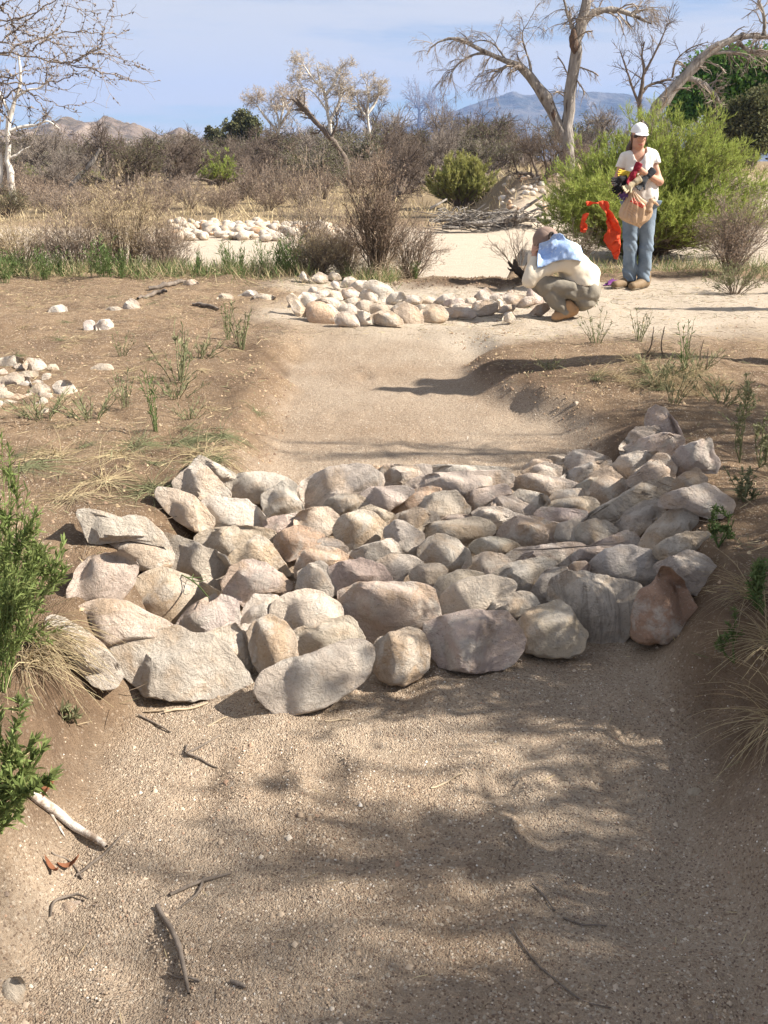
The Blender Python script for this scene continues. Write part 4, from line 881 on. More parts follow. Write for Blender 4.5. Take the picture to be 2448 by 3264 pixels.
pathtree('sycamore_tree', 'white barked sycamore with crooked bare limbs at the left edge', [
    ([(24, 408), (22, 370), (16, 345), (20, 315), (16, 285), (22, 250), (32, 215), (44, 175), (40, 120)], [6.5, 6, 5.5, 5, 5, 4.4, 3.6, 2.6, 1.4]), ([(18, 342), (34, 336), (46, 326), (66, 315)], [3, 2.5, 1.8, .9]),
    ([(22, 282), (48, 274), (78, 270), (102, 262), (128, 278)], [3.6, 3, 2.4, 1.8, .8]), ([(22, 252), (6, 215), (-12, 180), (-24, 140)], [3, 2.6, 2, 1]), ([(34, 212), (60, 195), (85, 190), (112, 170)], [2.6, 2, 1.4, .7]), ([(2, 405), (2, 350), (-4, 300), (0, 250)], [4, 3.6, 3, 2])],
    54, MB_PALE, [(8, 46, 45, .02, .18, .6, .35, 6), (7, 22, 42, .0, .2, .42, .15, 4)], MB_TWIG2)
# leafy crowns
def leafy(name, label, blobs, Y, lm, size, trunk_px, per=900, brown=None, group=None):
    base = uv_(*trunk_px, Y); base[2] = ground(base[0], Y); root = empty(name, base, label, 'tree', group); s = Y/.94/2085
    A = Acc(); T = Acc()
    for (x, y, rx, ry) in blobs:
        c = uv_(x, y, Y); c[1] += rng.uniform(-1, 1)*rx*s*.8
        T.add(*tubes(smooth_path([base+[0, 0, -.2], base*.6+c*.4+[0, 0, .2], c], 10), np.linspace(.16, .03, 10)*(s*24), 6))
        n = int(per*rx*ry/900)
        # clumps on and through the blob
        m = max(6, n//28); d = nrm(rng.normal(size=(m, 3)))*rng.uniform(.45, 1.05, (m, 1)); cc = c + d*np.array([rx*s, rx*s*.8, ry*s])
        B = np.repeat(cc, 28, 0) + rng.normal(size=(m*28, 3))*s*rx*.16
        A.add(*spikes(B, rng.normal(size=B.shape)+[0, 0, .2], rng.uniform(.8, 1.4, len(B))*size*s, size*s*1.05))
    T.obj('trunk', MB_DARK, root); A.obj('crown', lm, root); return root
leafy('cottonwood_tree', 'leafy deep green cottonwood at the right edge behind the dead trunks', [(1530, 165, 38, 36), (1580, 152, 44, 34), (1640, 160, 50, 40), (1500, 205, 34, 38), (1560, 205, 44, 40), (1625, 215, 50, 44), (1700, 180, 60, 60), (1470, 235, 26, 30)], 62, ML_COTTON, 7, (1590, 350), per=2600)
leafy('olive_tree', 'dull brownish green tree in front of the cottonwood at the right edge', [(1590, 255, 38, 34), (1640, 240, 40, 44), (1560, 285, 34, 30), (1620, 290, 44, 36), (1690, 270, 50, 50)], 52, ML_OLIVE, 5, (1620, 370), per=2000)
leafy('evergreen_tree', 'small dark green tree on the skyline left of the pinkish tree', [(522, 258, 20, 16), (500, 272, 16, 12), (545, 270, 18, 14), (520, 282, 30, 14), (515, 300, 40, 16), (540, 315, 30, 16)], 105, ML_OLIVE, 4, (520, 352), per=2600)
leafy('evergreen_tree', 'tiny dark green treetop on the skyline right of the left mountains', [(450, 280, 6, 9), (470, 287, 14, 9), (462, 300, 20, 10)], 120, ML_OLIVE, 4, (455, 352), per=3500)

# bare branches of the mesquite that reaches in at the upper left
NB = 4.4
def near_branch():
    root = empty('mesquite_branches', (-3.1, NB, ground(-3.1, NB)), 'thorny bare mesquite branches hanging in at the upper left corner', 'tree')
    s = NB/.94/2085; hub = np.array([-2.9, NB+.1, 2.15])
    paths = [[(-60, 118), (0, 115), (50, 120), (125, 135), (200, 150), (260, 167), (285, 174), (318, 181)], [(-60, 60), (0, 50), (70, 40), (150, 10), (190, -4)], [(-60, 112), (20, 94), (75, 80), (105, 66), (165, 62), (212, 68), (228, 60)],
             [(-60, 185), (0, 180), (70, 182), (125, 175), (170, 160), (205, 151)], [(110, 132), (165, 135), (190, 115), (220, 100), (228, 62), (236, 30)], [(-60, 235), (0, 215), (30, 190), (75, 205), (125, 225), (185, 247)],
             [(-60, 20), (0, 14), (60, -10)], [(60, 118), (100, 95), (120, 70), (142, 30), (148, 0)], [(-60, 210), (-10, 232), (30, 268), (60, 300), (80, 330)], [(150, 140), (200, 118), (250, 122)], [(20, 50), (60, 75), (110, 88), (140, 110)],
             [(0, 180), (40, 150), (80, 140), (130, 130)], [(-40, 160), (20, 160), (60, 200), (90, 240), (100, 260)], [(0, 14), (25, 40), (40, 80), (70, 100)], [(-50, 90), (10, 75), (50, 50), (90, 10), (95, -10)]]
    Pl = []; Rl = []; K = 22
    for i, p in enumerate(paths):
        q = [uv_(x, y, NB) for x, y in p]
        if p[0][0] <= -40: q = [hub] + q
        c = smooth_path(q, K); c[:, 1] += np.cumsum(rng.normal(0, .012, K)); zig = (np.arange(K) % 2*2-1)*.004; c[:, 2] += zig; c[:, 0] += zig*.5
        r0 = 3.3 if p[0][0] <= -40 else 2.0; Pl.append(c); Rl.append(np.linspace(r0, .75, K)*s*.62)
    Pl = np.array(Pl); Rl = np.array(Rl)
    A = Acc(); A.add(*tubes(smooth_path([[-3.1, NB, ground(-3.1, NB)-.1], [-3.2, NB+.05, .8], [-3.0, NB+.1, 1.6], hub], 14), np.linspace(.09, .035, 14), 8)); A.obj('trunk', MB_DARK, root)
    A = Acc(); A.add(*tubes(Pl, Rl, 6))
    P1, R1 = grow(Pl, Rl, 8, .26, 48, 8, -.02, .22, .22, 1, .55, rmin=.0013)
    P2, R2 = grow(P1, R1, 3, .11, 48, 5, -.03, .25, .2, 1, .6, rmin=.0009)
    A.add(*tubes(P1, R1, 4)); A.add(*tubes(P2, R2, 3))
    B, D = along(np.concatenate([Pl[:, ::3][:, :7]]), 26, .1, 1); B2, D2 = along(P1, 7, .1, 1)   # buds and thorns at the joints
    B = np.concatenate([B, B2]); pe = nrm(rng.normal(size=B.shape)); pp = np.stack([B, B+pe*.005, B+pe*.011], 1); A.add(*tubes(pp, np.tile([.0028, .0022, .0006], (len(B), 1)), 4))
    A.obj('crown', mat('near_mesquite_twigs', (.20, .16, .13), (.29, .24, .20), scale=6), root)
near_branch()
# the mesquites to the right of the path whose shade falls over the foreground
def shade_tree(x, y, h, w, label, seed, rz):
    o = copy_tree(PROT[seed]) if seed in used else PROT[seed]; used.add(seed); o.location = (x, y, ground(x, y)-.05); o.scale = (w/1.25, w/1.25, h); o.rotation_euler = (0, 0, rz); tag(o, label, 'tree', 'shading mesquites on the right bank')
SHADE = [(6.3, .0, 5.6, 2.6, 0, 1.0), (7.3, .9, 7.0, 2.8, 0, 2.2), (8.5, .1, 8.0, 3.2, 2, 5.0), (5.9, -1.0, 5.2, 2.6, 2, 2.0), (5.6, 4.6, 4.2, 2.4, 5, 4.0), (5.6, 2.9, 4.6, 2.2, 0, .4), (4.5, .9, 3.6, 2.0, 3, 5.5), (4.3, 1.9, 3.2, 1.6, 3, 2.9), (4.2, -.3, 3.4, 2.0, 3, .2), (7.9, -.7, 7.4, 2.8, 0, 3.3), (2.35, 2.55, 1.5, 1.1, 3, 1.1), (2.15, 1.5, 1.5, 1.0, 3, 4.4)]
for i, (x, y, h, w, sd, rz) in enumerate(SHADE):
    shade_tree(x, y, h, w, 'mesquite on the right bank that shades the foreground, %s counted from the path' % nth(i), sd, rz)
def snag(x, y, path, rr, label):
    root = empty('dead_snag', (x, y, ground(x, y)), label, 'tree'); A = Acc()
    for p, r in zip(path, rr):
        q = np.array(p)+[x, y, ground(x, y)]; A.add(*tubes(smooth_path(q, 12), np.interp(np.linspace(0, 1, 12), np.linspace(0, 1, len(r)), r), 8))
    A.obj('trunk', MB_DEAD, root)
snag(4.6, 6.15, [[(0, 0, -.2), (.05, 0, .9), (-.05, .05, 1.7), (-.25, .05, 2.4), (-.5, .1, 3.05)], [(-.1, 0, 1.9), (-.3, .2, 2.2), (-.75, .15, 2.45)], [(-.3, 0, 2.4), (-.5, -.15, 2.75), (-.85, -.1, 3.0)]], [[.22, .20, .19, .19, .12], [.13, .15, .08], [.14, .16, .08]], 'broken grey snag on the right bank whose shadow crosses the channel')
snag(6.8, 8.9, [[(0, 0, -.2), (0, 0, 1), (-.1, 0, 2.2), (-.3, 0, 3.4)]], [[.17, .15, .13, .08]], 'slim dead trunk on the right bank beyond the snag')
snag(5.6, 10.3, [[(0, 0, -.2), (0, 0, .7), (-.1, 0, 1.3)]], [[.09, .08, .05]], 'short dead stub by the right end of the big green bush')
# ------------------------------------------------------------------ shrubs, weeds and grass
def dome(base, rx, ry, h, n, K=8, r0=.012, start=.12, wob=.05, off=(0, 0)):
    a = rng.uniform(0, 2*math.pi, n); q = np.sqrt(rng.uniform(.02, 1, n)); lx = rx*q*np.cos(a)+off[0]; ly = ry*q*np.sin(a)+off[1]; hz = h*np.sqrt(np.clip(1-.72*q*q, 0.05, 1))*rng.uniform(.62, 1.06, n)
    t = np.linspace(0, 1, K)[None]; X = lx[:, None]*(start+(1-start)*t**1.25); Y = ly[:, None]*(start+(1-start)*t**1.25); Z = hz[:, None]*t**.85 - .04*(1-t)
    P = np.stack([X, Y, Z], -1) + rng.normal(0, wob, (n, K, 3))*t[..., None]*(h*.5) + np.asarray(base)
    return P, r0*rng.uniform(.5, 1.2, n)[:, None]*np.linspace(1, .3, K)[None]
def shrub(name, base, label, domes, stemmat, leafmat=None, cat='shrub', group=None, tw=None, n1=7, L1=.3, n2=0, L2=.15, sp=28, up=.12, nb=5, bl=.06, bw=.006, twr=.0016, bt0=.2, follow=.6, base_r=.01, low=None):
    root = empty(name, base, label, cat, group); A = Acc(); T = Acc(); Ps = []
    for d in domes:
        P, Rr = dome(base, d[0], d[1], d[2], d[3], r0=base_r, off=d[4] if len(d) > 4 else (0, 0)); A.add(*tubes(P, Rr, 4)); Ps.append((P, Rr))
    P = np.concatenate([p for p, _ in Ps]); Rr = np.concatenate([r for _, r in Ps])
    P1, R1 = grow(P, Rr, n1, L1, sp, 5, up, .12, .3, 1, .5, rmin=twr); T.add(*tubes(P1, np.minimum(R1, twr*1.8), 3)); last = P1
    if n2:
        P2, R2 = grow(P1, R1, n2, L2, sp, 2, up, .12, .2, 1, .7, rmin=twr*.8); T.add(*spikes(P2[:, 0], P2[:, -1]-P2[:, 0], np.linalg.norm(P2[:, -1]-P2[:, 0], axis=1), twr*2.2)) if leafmat else T.add(*tubes(P2, np.minimum(R2, twr*1.2), 3)); last = P2
    A.obj('stems', stemmat, root); T.obj('twigs', tw or stemmat, root)
    if leafmat:
        src = last
        B, D = along(src, nb, bt0, 1); F = Acc(); F.add(*spikes(B, D*follow*1.6+rng.normal(size=D.shape)*(1-follow)+[0, 0, .25], rng.uniform(.5, 1.3, len(B))*bl, bw*1.15)); F.obj('foliage', leafmat, root)
    if low:
        P, Rr = dome(base, low[0], low[1], low[2], low[3], r0=.006, wob=.22, off=low[4] if len(low) > 4 else (0, 0)); P1, R1 = grow(P, Rr, 5, .3, 60, 5, -.08, .3, .2, 1, .6, rmin=.0018); F = Acc(); F.add(*tubes(P, Rr, 3)); F.add(*tubes(P1, R1, 3)); F.obj('dead_twigs', MB_STRAWSTEM if len(low) < 6 else low[5], root)
    return root
def on(x, yb): P = ug(x, yb); P[2] = ground(P[0], P[1]); return P
# the big bush behind the standing person
b = on(1425, 574)
BIGB = np.array([b[0], b[1]+1.15, ground(b[0], b[1]+1.15)])
shrub('green_broom_bush', BIGB, 'huge feathery green bush behind the standing person', [
    (.62, .75, 1.45, 95, (-.80, -.1)), (.62, .8, 1.72, 120, (-.28, 0)), (.7, .8, 2.0, 150, (.18, .1)), (.62, .8, 1.9, 130, (.72, 0)), (.6, .7, 1.55, 100, (1.18, .1)), (.45, .5, 1.0, 70, (-1.0, -.65)), (.42, .4, 1.05, 120, (-.85, -.95)), (.7, .5, .9, 80, (.5, -.75)), (.5, .5, 1.0, 50, (1.5, -.1))],
    MB_STEM, ML_BROOM, n1=8, L1=.33, n2=4, L2=.17, sp=30, up=.15, nb=12, bl=.068, bw=.0068, twr=.0015, bt0=.1, low=(1.5, 1.0, .75, 170, (.2, -.45), MB_STEM))
b = on(998, 454); 
shrub('round_broom_bush', b+np.array([0, .4, -.05]), 'round yellow green broom bush standing on the far side of the wash', [(1.1, .9, 2.5, 70, (-.2, 0)), (.95, .9, 2.3, 60, (.85, 0)), (.7, .7, 1.9, 44, (-1.0, .1)), (.9, .8, 2.65, 50, (.15, .2))], MB_STEM, ML_BROOM2, n1=7, L1=.55, n2=4, L2=.28, sp=22, up=.16, nb=9, bl=.17, bw=.028, twr=.003, base_r=.03, bt0=.1)
for x, yb, yt, w, lab, lm in [(482, 408, 346, 96, 'small bright green shrub at the foot of the mesquites', ML_BROOM), (335, 385, 328, 50, 'thin green shrub left of the dark many stemmed mesquite', ML_BROOM), (75, 402, 372, 70, 'low green shrub under the white barked tree', ML_BROOM), (190, 404, 382, 60, 'low green shrub beside the leaning pale trunk', ML_BROOM), (1094, 352, 305, 60, 'pale grey green shrub behind the cut bank', ML_GREYG), (650, 366, 335, 60, 'olive shrub beneath the pinkish tree', ML_OLIVE), (930, 330, 290, 60, 'olive leafy shrub below the pale grey mesquite', ML_OLIVE), (1625, 350, 290, 90, 'yellow green shrub at the right edge beyond the big bush', ML_BROOM), (1010, 360, 322, 90, 'olive green shrub beneath the contorted mesquite', ML_OLIVE)]:
    P = on(x, yb); s = P[1]/.94/2085
    shrub('green_shrub', P, lab, [(w*.5*s, w*.45*s, (yb-yt)*s, 40)], MB_STEM, lm, n1=7, L1=14*s, n2=4, L2=8*s, nb=5, bl=5*s, bw=1.3*s, twr=.25*s, base_r=.8*s, group='green shrubs across the wash')
# brown brush filling the thicket floor
BRUSH = [(57, 412, 150, 40), (170, 410, 130, 45), (290, 408, 120, 55), (610, 400, 110, 70), (660, 392, 120, 60), (560, 402, 100, 45), (735, 385, 110, 60), (860, 372, 110, 55), (945, 362, 110, 60), (1060, 372, 90, 50), (1140, 370, 60, 30), (1190, 380, 60, 40), (604, 440, 90, 75), (520, 430, 100, 40), (365, 425, 110, 40), (120, 430, 120, 40), (230, 425, 100, 40), (1240, 360, 90, 50), (32, 440, 110, 60), (270, 452, 130, 50), (100, 460, 120, 50), (580, 455, 100, 50), (180, 446, 110, 46), (700, 430, 90, 60), (20, 425, 120, 60), (85, 445, 110, 55), (145, 470, 110, 55), (240, 470, 120, 60), (320, 448, 110, 60), (345, 474, 110, 55), (410, 452, 110, 60), (475, 462, 100, 50), (545, 432, 100, 60), (655, 448, 90, 70), (765, 415, 110, 70), (825, 405, 110, 70), (900, 398, 100, 70), (486, 446, 80, 36)]
BX = [q[0] for q in BRUSH]; DRY = []
for i, (x, yb, w, h) in enumerate(BRUSH):
    P = on(x, yb); s = P[1]/.94/2085; lab = 'bare grey brown brush in the thicket, %s of the bushes from the left' % nth(sorted(BX).index(x))
    if i >= 4:
        o = copy_tree(DRY[i % 4][0]); o.location = P; o.scale = (w*s/DRY[i % 4][1],)*2+(h*s/DRY[i % 4][2],); o.rotation_euler = (0, 0, i*1.3); tag(o, lab); continue
    DRY.append((shrub('dry_shrub', P, lab, [(w*.5*s, w*.4*s, h*s, 46)], MB_STEM, ML_SEED, n1=7, L1=16*s, n2=4, L2=9*s, nb=2, bl=3*s, bw=.7*s, twr=.22*s, base_r=.55*s, sp=35, up=.05, tw=MB_TWIG if i % 2 else MB_TWIG2, group='dry brush in the thicket'), w*s, h*s))
# bushes along the edge of the wash
def onY(x, Y): q = uv_(x, 590, Y); return np.array([q[0], Y, ground(q[0], Y)])
def hY(x, yt, Y): return uv_(x, yt, Y)[2]-ground(uv_(x, 590, Y)[0], Y)
P = onY(818, 11.55); h = hY(818, 338, 11.55)
shrub('twiggy_bush', P, 'grey brown twiggy bush with dark fanned stems by the far apron', [(.42, .35, h, 50), (.26, .26, h*1.06, 22, (.0, .0))], MB_STEM, ML_SEED, tw=MB_TWIG, n1=10, L1=.30, n2=5, L2=.13, sp=26, up=.08, nb=3, bl=.022, bw=.007, twr=.0013, base_r=.013, low=(.32, .3, .35, 40))
P = onY(682, 12.4)
shrub('twiggy_bush', P, 'thin pale grey bush with tall wispy stems, left of the dark stemmed bush', [(.34, .3, hY(682, 305, 12.4), 30, (-.02, 0)), (.4, .3, hY(682, 420, 12.4), 30, (-.1, 0))], MB_STRAWSTEM, ML_SEED, tw=MB_TWIG2, n1=9, L1=.26, n2=4, L2=.12, nb=2, bl=.03, bw=.006, twr=.0015, base_r=.006)
for x, Y, yt, rx, lab, tw, lm, nst in [(270, 12.6, 352, .62, 'tall straw coloured bush with feathery tips at the left of the wash', MB_STRAWSTEM, ML_STRAW, 80), (165, 12.5, 452, .55, 'grey brown low bush left of the straw coloured one', MB_TWIG2, ML_SEED, 60), (360, 12.5, 480, .42, 'grey twiggy bush just right of the straw coloured one', MB_TWIG2, ML_SEED, 60), (50, 12.8, 470, .6, 'tangled straw bush at the left edge of the wash', MB_STRAWSTEM, ML_STRAW, 60), (215, 13.6, 400, .6, 'reddish straw bush behind the straw coloured one', MB_STRAWSTEM, ML_SEED, 60), (310, 14.0, 450, .6, 'wide dry bush behind the grey twiggy one', MB_STRAWSTEM, ML_STRAW, 60), (885, 12.0, 470, .42, 'low brown bush right of the dark fanned stems', MB_TWIG, ML_SEED, 46), (745, 11.9, 490, .3, 'low straw grey bush left of the dark fanned stems', MB_STRAWSTEM, ML_SEED, 46), (690, 11.8, 520, .35, 'short tangled dry bush behind the tallest green stalks', MB_TWIG2, ML_STRAW, 46)]:
    P = onY(x, Y)
    shrub('dry_bush', P, lab, [(rx, rx*.8, hY(x, yt, Y), int(nst*.85))], MB_STEM, lm, tw=tw, n1=8, L1=.28, n2=5, L2=.13, nb=3, bl=.035, bw=.005, twr=.0014, base_r=.007, sp=32, up=.04, low=(rx*.8, rx*.6, .35, 40))
P = on(18, 470); shrub('dark_bush', P, 'dark twiggy bush at the left edge across the wash', [(1.0, .8, 1.1, 60)], MB_STEM, ML_OLIVE, n1=8, L1=.5, n2=4, L2=.25, nb=1, bl=.08, bw=.02, twr=.004, base_r=.02)
P = on(1118, 590)
shrub('bare_shrub', P+np.array([.05, .1, 0]), 'bare thin shrub with spreading twigs behind the crouching person', [(.36, .25, .62, 13, (-.12, 0))], MB_STEM, None, tw=MB_TWIG, n1=8, L1=.2, n2=5, L2=.08, sp=32, up=.05, twr=.0013, base_r=.006)
P = on(1600, 600)
shrub('dead_shrub', P+np.array([0, .35, 0]), 'grey brown dead shrub at the right edge', [(.55, .4, 1.15, 60, (.05, 0)), (.4, .3, .8, 40, (-.2, -.1))], MB_STEM, ML_SEED, tw=MB_TWIG2, n1=9, L1=.24, n2=5, L2=.11, sp=45, up=.0, nb=2, bl=.025, bw=.006, twr=.0014, base_r=.006)
P = on(1588, 636)
shrub('low_shrub', P, 'low leafy shrub on the sand at the right edge', [(.34, .25, .28, 40)], MB_STEM, ML_GREYG, n1=6, L1=.12, n2=3, L2=.06, nb=3, bl=.025, bw=.008, twr=.001, base_r=.004)
P = on(1270, 590)
shrub('dark_bush', P+np.array([-.1, .35, 0]), 'dark shaded brush under the left end of the big green bush', [(.45, .3, .6, 40)], MB_STEM, ML_OLIVE, tw=MB_TWIG, n1=7, L1=.2, n2=3, L2=.1, nb=1, bl=.03, bw=.006, twr=.0014, base_r=.006)

# upright green stalks
def stalk_plant(name, n, h, spread, leafL, leafW, lm, nl=14, K=6, r=.0022, curve=.1, cat='plant'):
    root = empty(name, (0, 0, 0)); a = rng.uniform(0, 2*math.pi, n); q = rng.uniform(.1, 1, n)*spread; hh = h*rng.uniform(.55, 1.1, n); t = np.linspace(0, 1, K)[None]
    X = np.cos(a)[:, None]*q[:, None]*(.3+.9*t**1.3); Y = np.sin(a)[:, None]*q[:, None]*(.3+.9*t**1.3); P = np.stack([X, Y, hh[:, None]*t-.01], -1)+rng.normal(0, curve*.12, (n, K, 3))*t[..., None]*h
    A = Acc(); A.add(*tubes(P, r*np.linspace(1, .5, K)[None]*np.ones((n, 1)), 4)); A.obj('stems', lm, root)
    B, D = along(P, nl, .12, 1); A = Acc(); A.add(*blades(B, D*.9+rng.normal(size=D.shape)*.55+[0, 0, .2], rng.uniform(.5, 1.2, len(B))*leafL, leafW, .5)); A.obj('leaves', lm, root); return root
SP = [stalk_plant('green_stalks', 14, .36, .12, .07, .008, ML_WEED), stalk_plant('green_stalks', 22, .42, .18, .075, .008, ML_WEED), stalk_plant('green_stalks', 7, .26, .08, .05, .007, ML_GREYG)]
first = set()
def plant(k, x, yb, sc, label, group=None, rz=None, cat='plant', P=None):
    P = on(x, yb) if P is None else P; o = SP[k] if k not in first else copy_tree(SP[k]); first.add(k)
    o.location = P; o.scale = (sc, sc, sc); o.rotation_euler = (0, 0, rng.uniform(0, 6.28) if rz is None else rz); tag(o, label, cat, group); return o
for i, (x, yb, k, sc) in enumerate([(8, 618, 1, 1.0), (30, 606, 0, 1.0), (62, 606, 2, 1.0), (98, 606, 1, .95), (130, 602, 0, .9), (160, 600, 2, 1.1), (196, 604, 2, 1), (222, 610, 1, 1.15), (240, 607, 0, 1.1), (262, 604, 0, 1.0), (296, 602, 2, 1.0), (330, 602, 2, .9), (392, 604, 2, .8), (426, 605, 0, .85), (436, 603, 2, .9), (470, 600, 2, .7), (498, 602, 1, .95), (520, 600, 0, .9), (545, 603, 2, .8), (570, 598, 1, .85), (600, 603, 0, 1.0), (622, 606, 1, 1.1), (640, 602, 1, 1.0), (668, 598, 2, .9), (898, 602, 0, .6)]):
    P = onY(x, np.interp(yb, [598, 618], [11.9, 11.1])); plant(k, x, yb, sc, 'upright green weed stalks along the bank edge, %s from the left' % nth(i), 'green weed stalks along the bank edge', P=P)
# weeds on the two banks
SP += [stalk_plant('bank_weed', 12, .22, .12, .03, .006, ML_GREYG, nl=10), stalk_plant('bank_weed', 16, .12, .17, .04, .005, ML_GREYG, nl=8, curve=.3), stalk_plant('bank_weed', 6, .30, .06, .03, .006, ML_WEED, nl=16)]
for x, yb, k, sc, lab in [(388, 826, 3, 1.0, 'dark green bushy weed in the middle of the left bank'), (375, 862, 4, .9, 'flat green mat weed below the bushy weed on the left bank'), (340, 932, 5, .75, 'single thin upright weed above the near apron, left bank'), (520, 752, 3, .95, 'greenest weed at the lip of the left bank'), (492, 735, 5, .7, 'thin weed beside the greenest weed on the bank lip'), (430, 775, 4, 1.0, 'grey green weed behind the bushy weed'), (270, 880, 3, .6, 'thin weed right of the white caliche lump'), (195, 905, 4, .9, 'yellow green weed below the caliche boulder'), (90, 905, 4, .9, 'dark green mat weed at the left below the caliche boulder'), (262, 770, 3, .5, 'small dark weed by the half buried tan stone'), (410, 905, 4, .6, 'wispy grey weed near the channel lip'),
                          (1478, 812, 5, .8, 'green upright weed on the grassy mound'), (1425, 820, 4, .9, 'pale grey green weed on the grassy mound'), (1452, 872, 3, .6, 'bright green weed at the foot of the grassy mound'), (1510, 800, 4, .8, 'grey weed on the right end of the grassy mound'), (1188, 798, 4, .5, 'small dark weed in the shadow band across the channel'), (1290, 742, 3, .7, 'thin green weed on the sand before the crouching person'), (1380, 735, 3, .7, 'green weed behind the grassy mound'), (1560, 870, 4, .8, 'green weed right of the grassy mound')]:
    plant(k, x, yb, sc*(1.55 if k == 3 else 1.3), lab, 'weeds on the banks')
def tall_weed(x, yb, x2, yt, label, n=3, lm=ML_GREYG, r=.003, leaf=.022, nl=26, dark=False):
    base = on(x, yb); d = base[1]; top = uv_(x2, yt, d); root = empty('tall_weed', base, label, 'plant', 'tall weeds on the right bank'); K = 8; Pl = []
    for i in range(n):
        tp = top + rng.normal(0, .035, 3)*(i > 0) ; tp[2] -= rng.uniform(0, .4)*(i > 0)*(tp[2]-base[2]); c = smooth_path([base, base*.55+tp*.45+rng.normal(0, .02, 3), tp], K); Pl.append(c)
    Pl = np.array(Pl); Rr = r*np.linspace(1, .4, K)[None]*np.ones((n, 1)); A = Acc(); A.add(*tubes(Pl, Rr, 5)); P1, R1 = grow(Pl, Rr, 5, .3*(top[2]-base[2]), 32, 5, .1, .1, .3, .95, .5, rmin=r*.25); A.add(*tubes(P1, R1, 3)); A.obj('stems', MB_STEM if dark else lm, root)
    if nl:
        B, D = along(np.concatenate([Pl, np.repeat(P1, 1, 0)[:, [0, 0, 1, 1, 2, 3, 4, 4]]]), nl, .1, 1); A = Acc(); A.add(*blades(B, D+rng.normal(size=D.shape)*.6, rng.uniform(.5, 1.2, len(B))*leaf, leaf*.22, .4)); A.obj('leaves', lm, root)
tall_weed(1598, 1000, 1618, 815, 'tall branching green weed near the right edge above the hooked boulder', 4)
tall_weed(1606, 1085, 1600, 1022, 'grey green weed beside the broken purple grey boulder', 5, nl=20)
tall_weed(1552, 1182, 1540, 1112, 'dark green weed at the right of the long slabs', 5, lm=ML_WEED, nl=20)
tall_weed(1640, 1010, 1650, 905, 'grey weed at the right edge beyond the apron', 4)
tall_weed(1648, 1330, 1640, 1215, 'leafy green weed at the right edge by the pale faceted boulder', 4, lm=ML_WEED, nl=24, leaf=.026)
tall_weed(1586, 1432, 1590, 1326, 'slender green stalk standing in the shade right of the rust orange boulder', 2, lm=ML_WEED, nl=40, leaf=.018)
for x, yb, x2, yt in [(1497, 782, 1492, 725), (1513, 778, 1520, 735), (1432, 770, 1436, 705), (1395, 770, 1412, 706), (1525, 800, 1530, 752)]:
    tall_weed(x, yb, x2, yt, 'dark dead stalk on the grassy mound, %s from the left' % nth(sorted([1497, 1513, 1432, 1395, 1525]).index(x)), 1, nl=0, dark=True, r=.006)
# foreground weeds at the left edge
def leafy_weed(base, tips, label, lm, leaf, nl, r=.004, K=10, side=3, wl=.2):
    root = empty('leafy_weed', base, label, 'plant', 'green weeds at the left edge'); Pl = np.array([smooth_path([base+rng.normal(0, .012, 3)*[1, 1, 0], base*.6+t*.4+rng.normal(0, .012, 3)+[0, 0, .02], t], K) for t in tips]); Rr = r*np.linspace(1, .35, K)[None]*np.ones((len(tips), 1))
    A = Acc(); A.add(*tubes(Pl, Rr, 5)); P1, R1 = grow(Pl, Rr, side, .14, 28, 6, .12, .1, .35, .95, .6, rmin=.001); A.add(*tubes(P1, R1, 4)); A.obj('stems', lm, root)
    B, D = along(Pl, nl, .18, 1); B2, D2 = along(P1, nl//2, .1, 1); B = np.concatenate([B, B2]); D = np.concatenate([D, D2]); A = Acc(); A.add(*blades(B, D*1.0+rng.normal(size=D.shape)*.5, rng.uniform(.5, 1.2, len(B))*leaf, leaf*wl, .5)); A.obj('leaves', lm, root)
ML_FRESH = mat('fresh_weed_leaves', (.155, .205, .06), (.25, .30, .11), scale=9, island=.3, trans=.4)
bA = on(5, 1490); dA = bA[1]
leafy_weed(bA, [uv_(x, y, dA+rng.normal(0, .08)) for x, y in [(2, 925), (20, 960), (40, 1010), (60, 1060), (28, 1040), (5, 1080), (80, 1130), (100, 1180), (50, 1150), (-30, 1000), (-40, 1150), (20, 1180), (120, 1235), (75, 1230)]], 'tall leafy green weed at the left edge beside the near apron', ML_FRESH, .030, 70, r=.0022, wl=.14, side=5)
bA2 = on(62, 1300); leafy_weed(bA2, [uv_(x, y, bA2[1]+rng.normal(0, .04)) for x, y in [(128, 1205), (112, 1215), (95, 1230), (138, 1240), (85, 1210), (60, 1225)]], 'short broad leaved weed left of the rounded grey tan boulder', ML_FRESH, .036, 34, r=.0025, wl=.22)
bB = on(-5, 1800); leafy_weed(bB, [uv_(x, y, bB[1]+rng.normal(0, .05)) for x, y in [(33, 1563), (98, 1607), (60, 1650), (20, 1640), (-15, 1600), (45, 1700), (75, 1690), (5, 1700)]], 'thick stemmed green weed at the lower left edge', ML_FRESH, .034, 80, r=.0036, side=2, wl=.2)
bC = on(0, 1395); leafy_weed(bC, [uv_(x, y, bC[1]+rng.normal(0, .07)) for x, y in [(10, 1180), (40, 1260), (60, 1310), (-20, 1200), (25, 1330), (70, 1375), (-10, 1290)]], 'bushy green weed below the tall one at the left edge', ML_FRESH, .028, 64, r=.0022, wl=.14, side=5)
bD = on(148, 1560); leafy_weed(bD, [uv_(x, y, bD[1]+rng.normal(0, .01)) for x, y in [(140, 1530), (152, 1524), (163, 1540), (132, 1545), (168, 1552)]], 'small grey green seedling on the bare left bank', ML_GREYG, .03, 14, r=.0014, side=0, wl=.25)
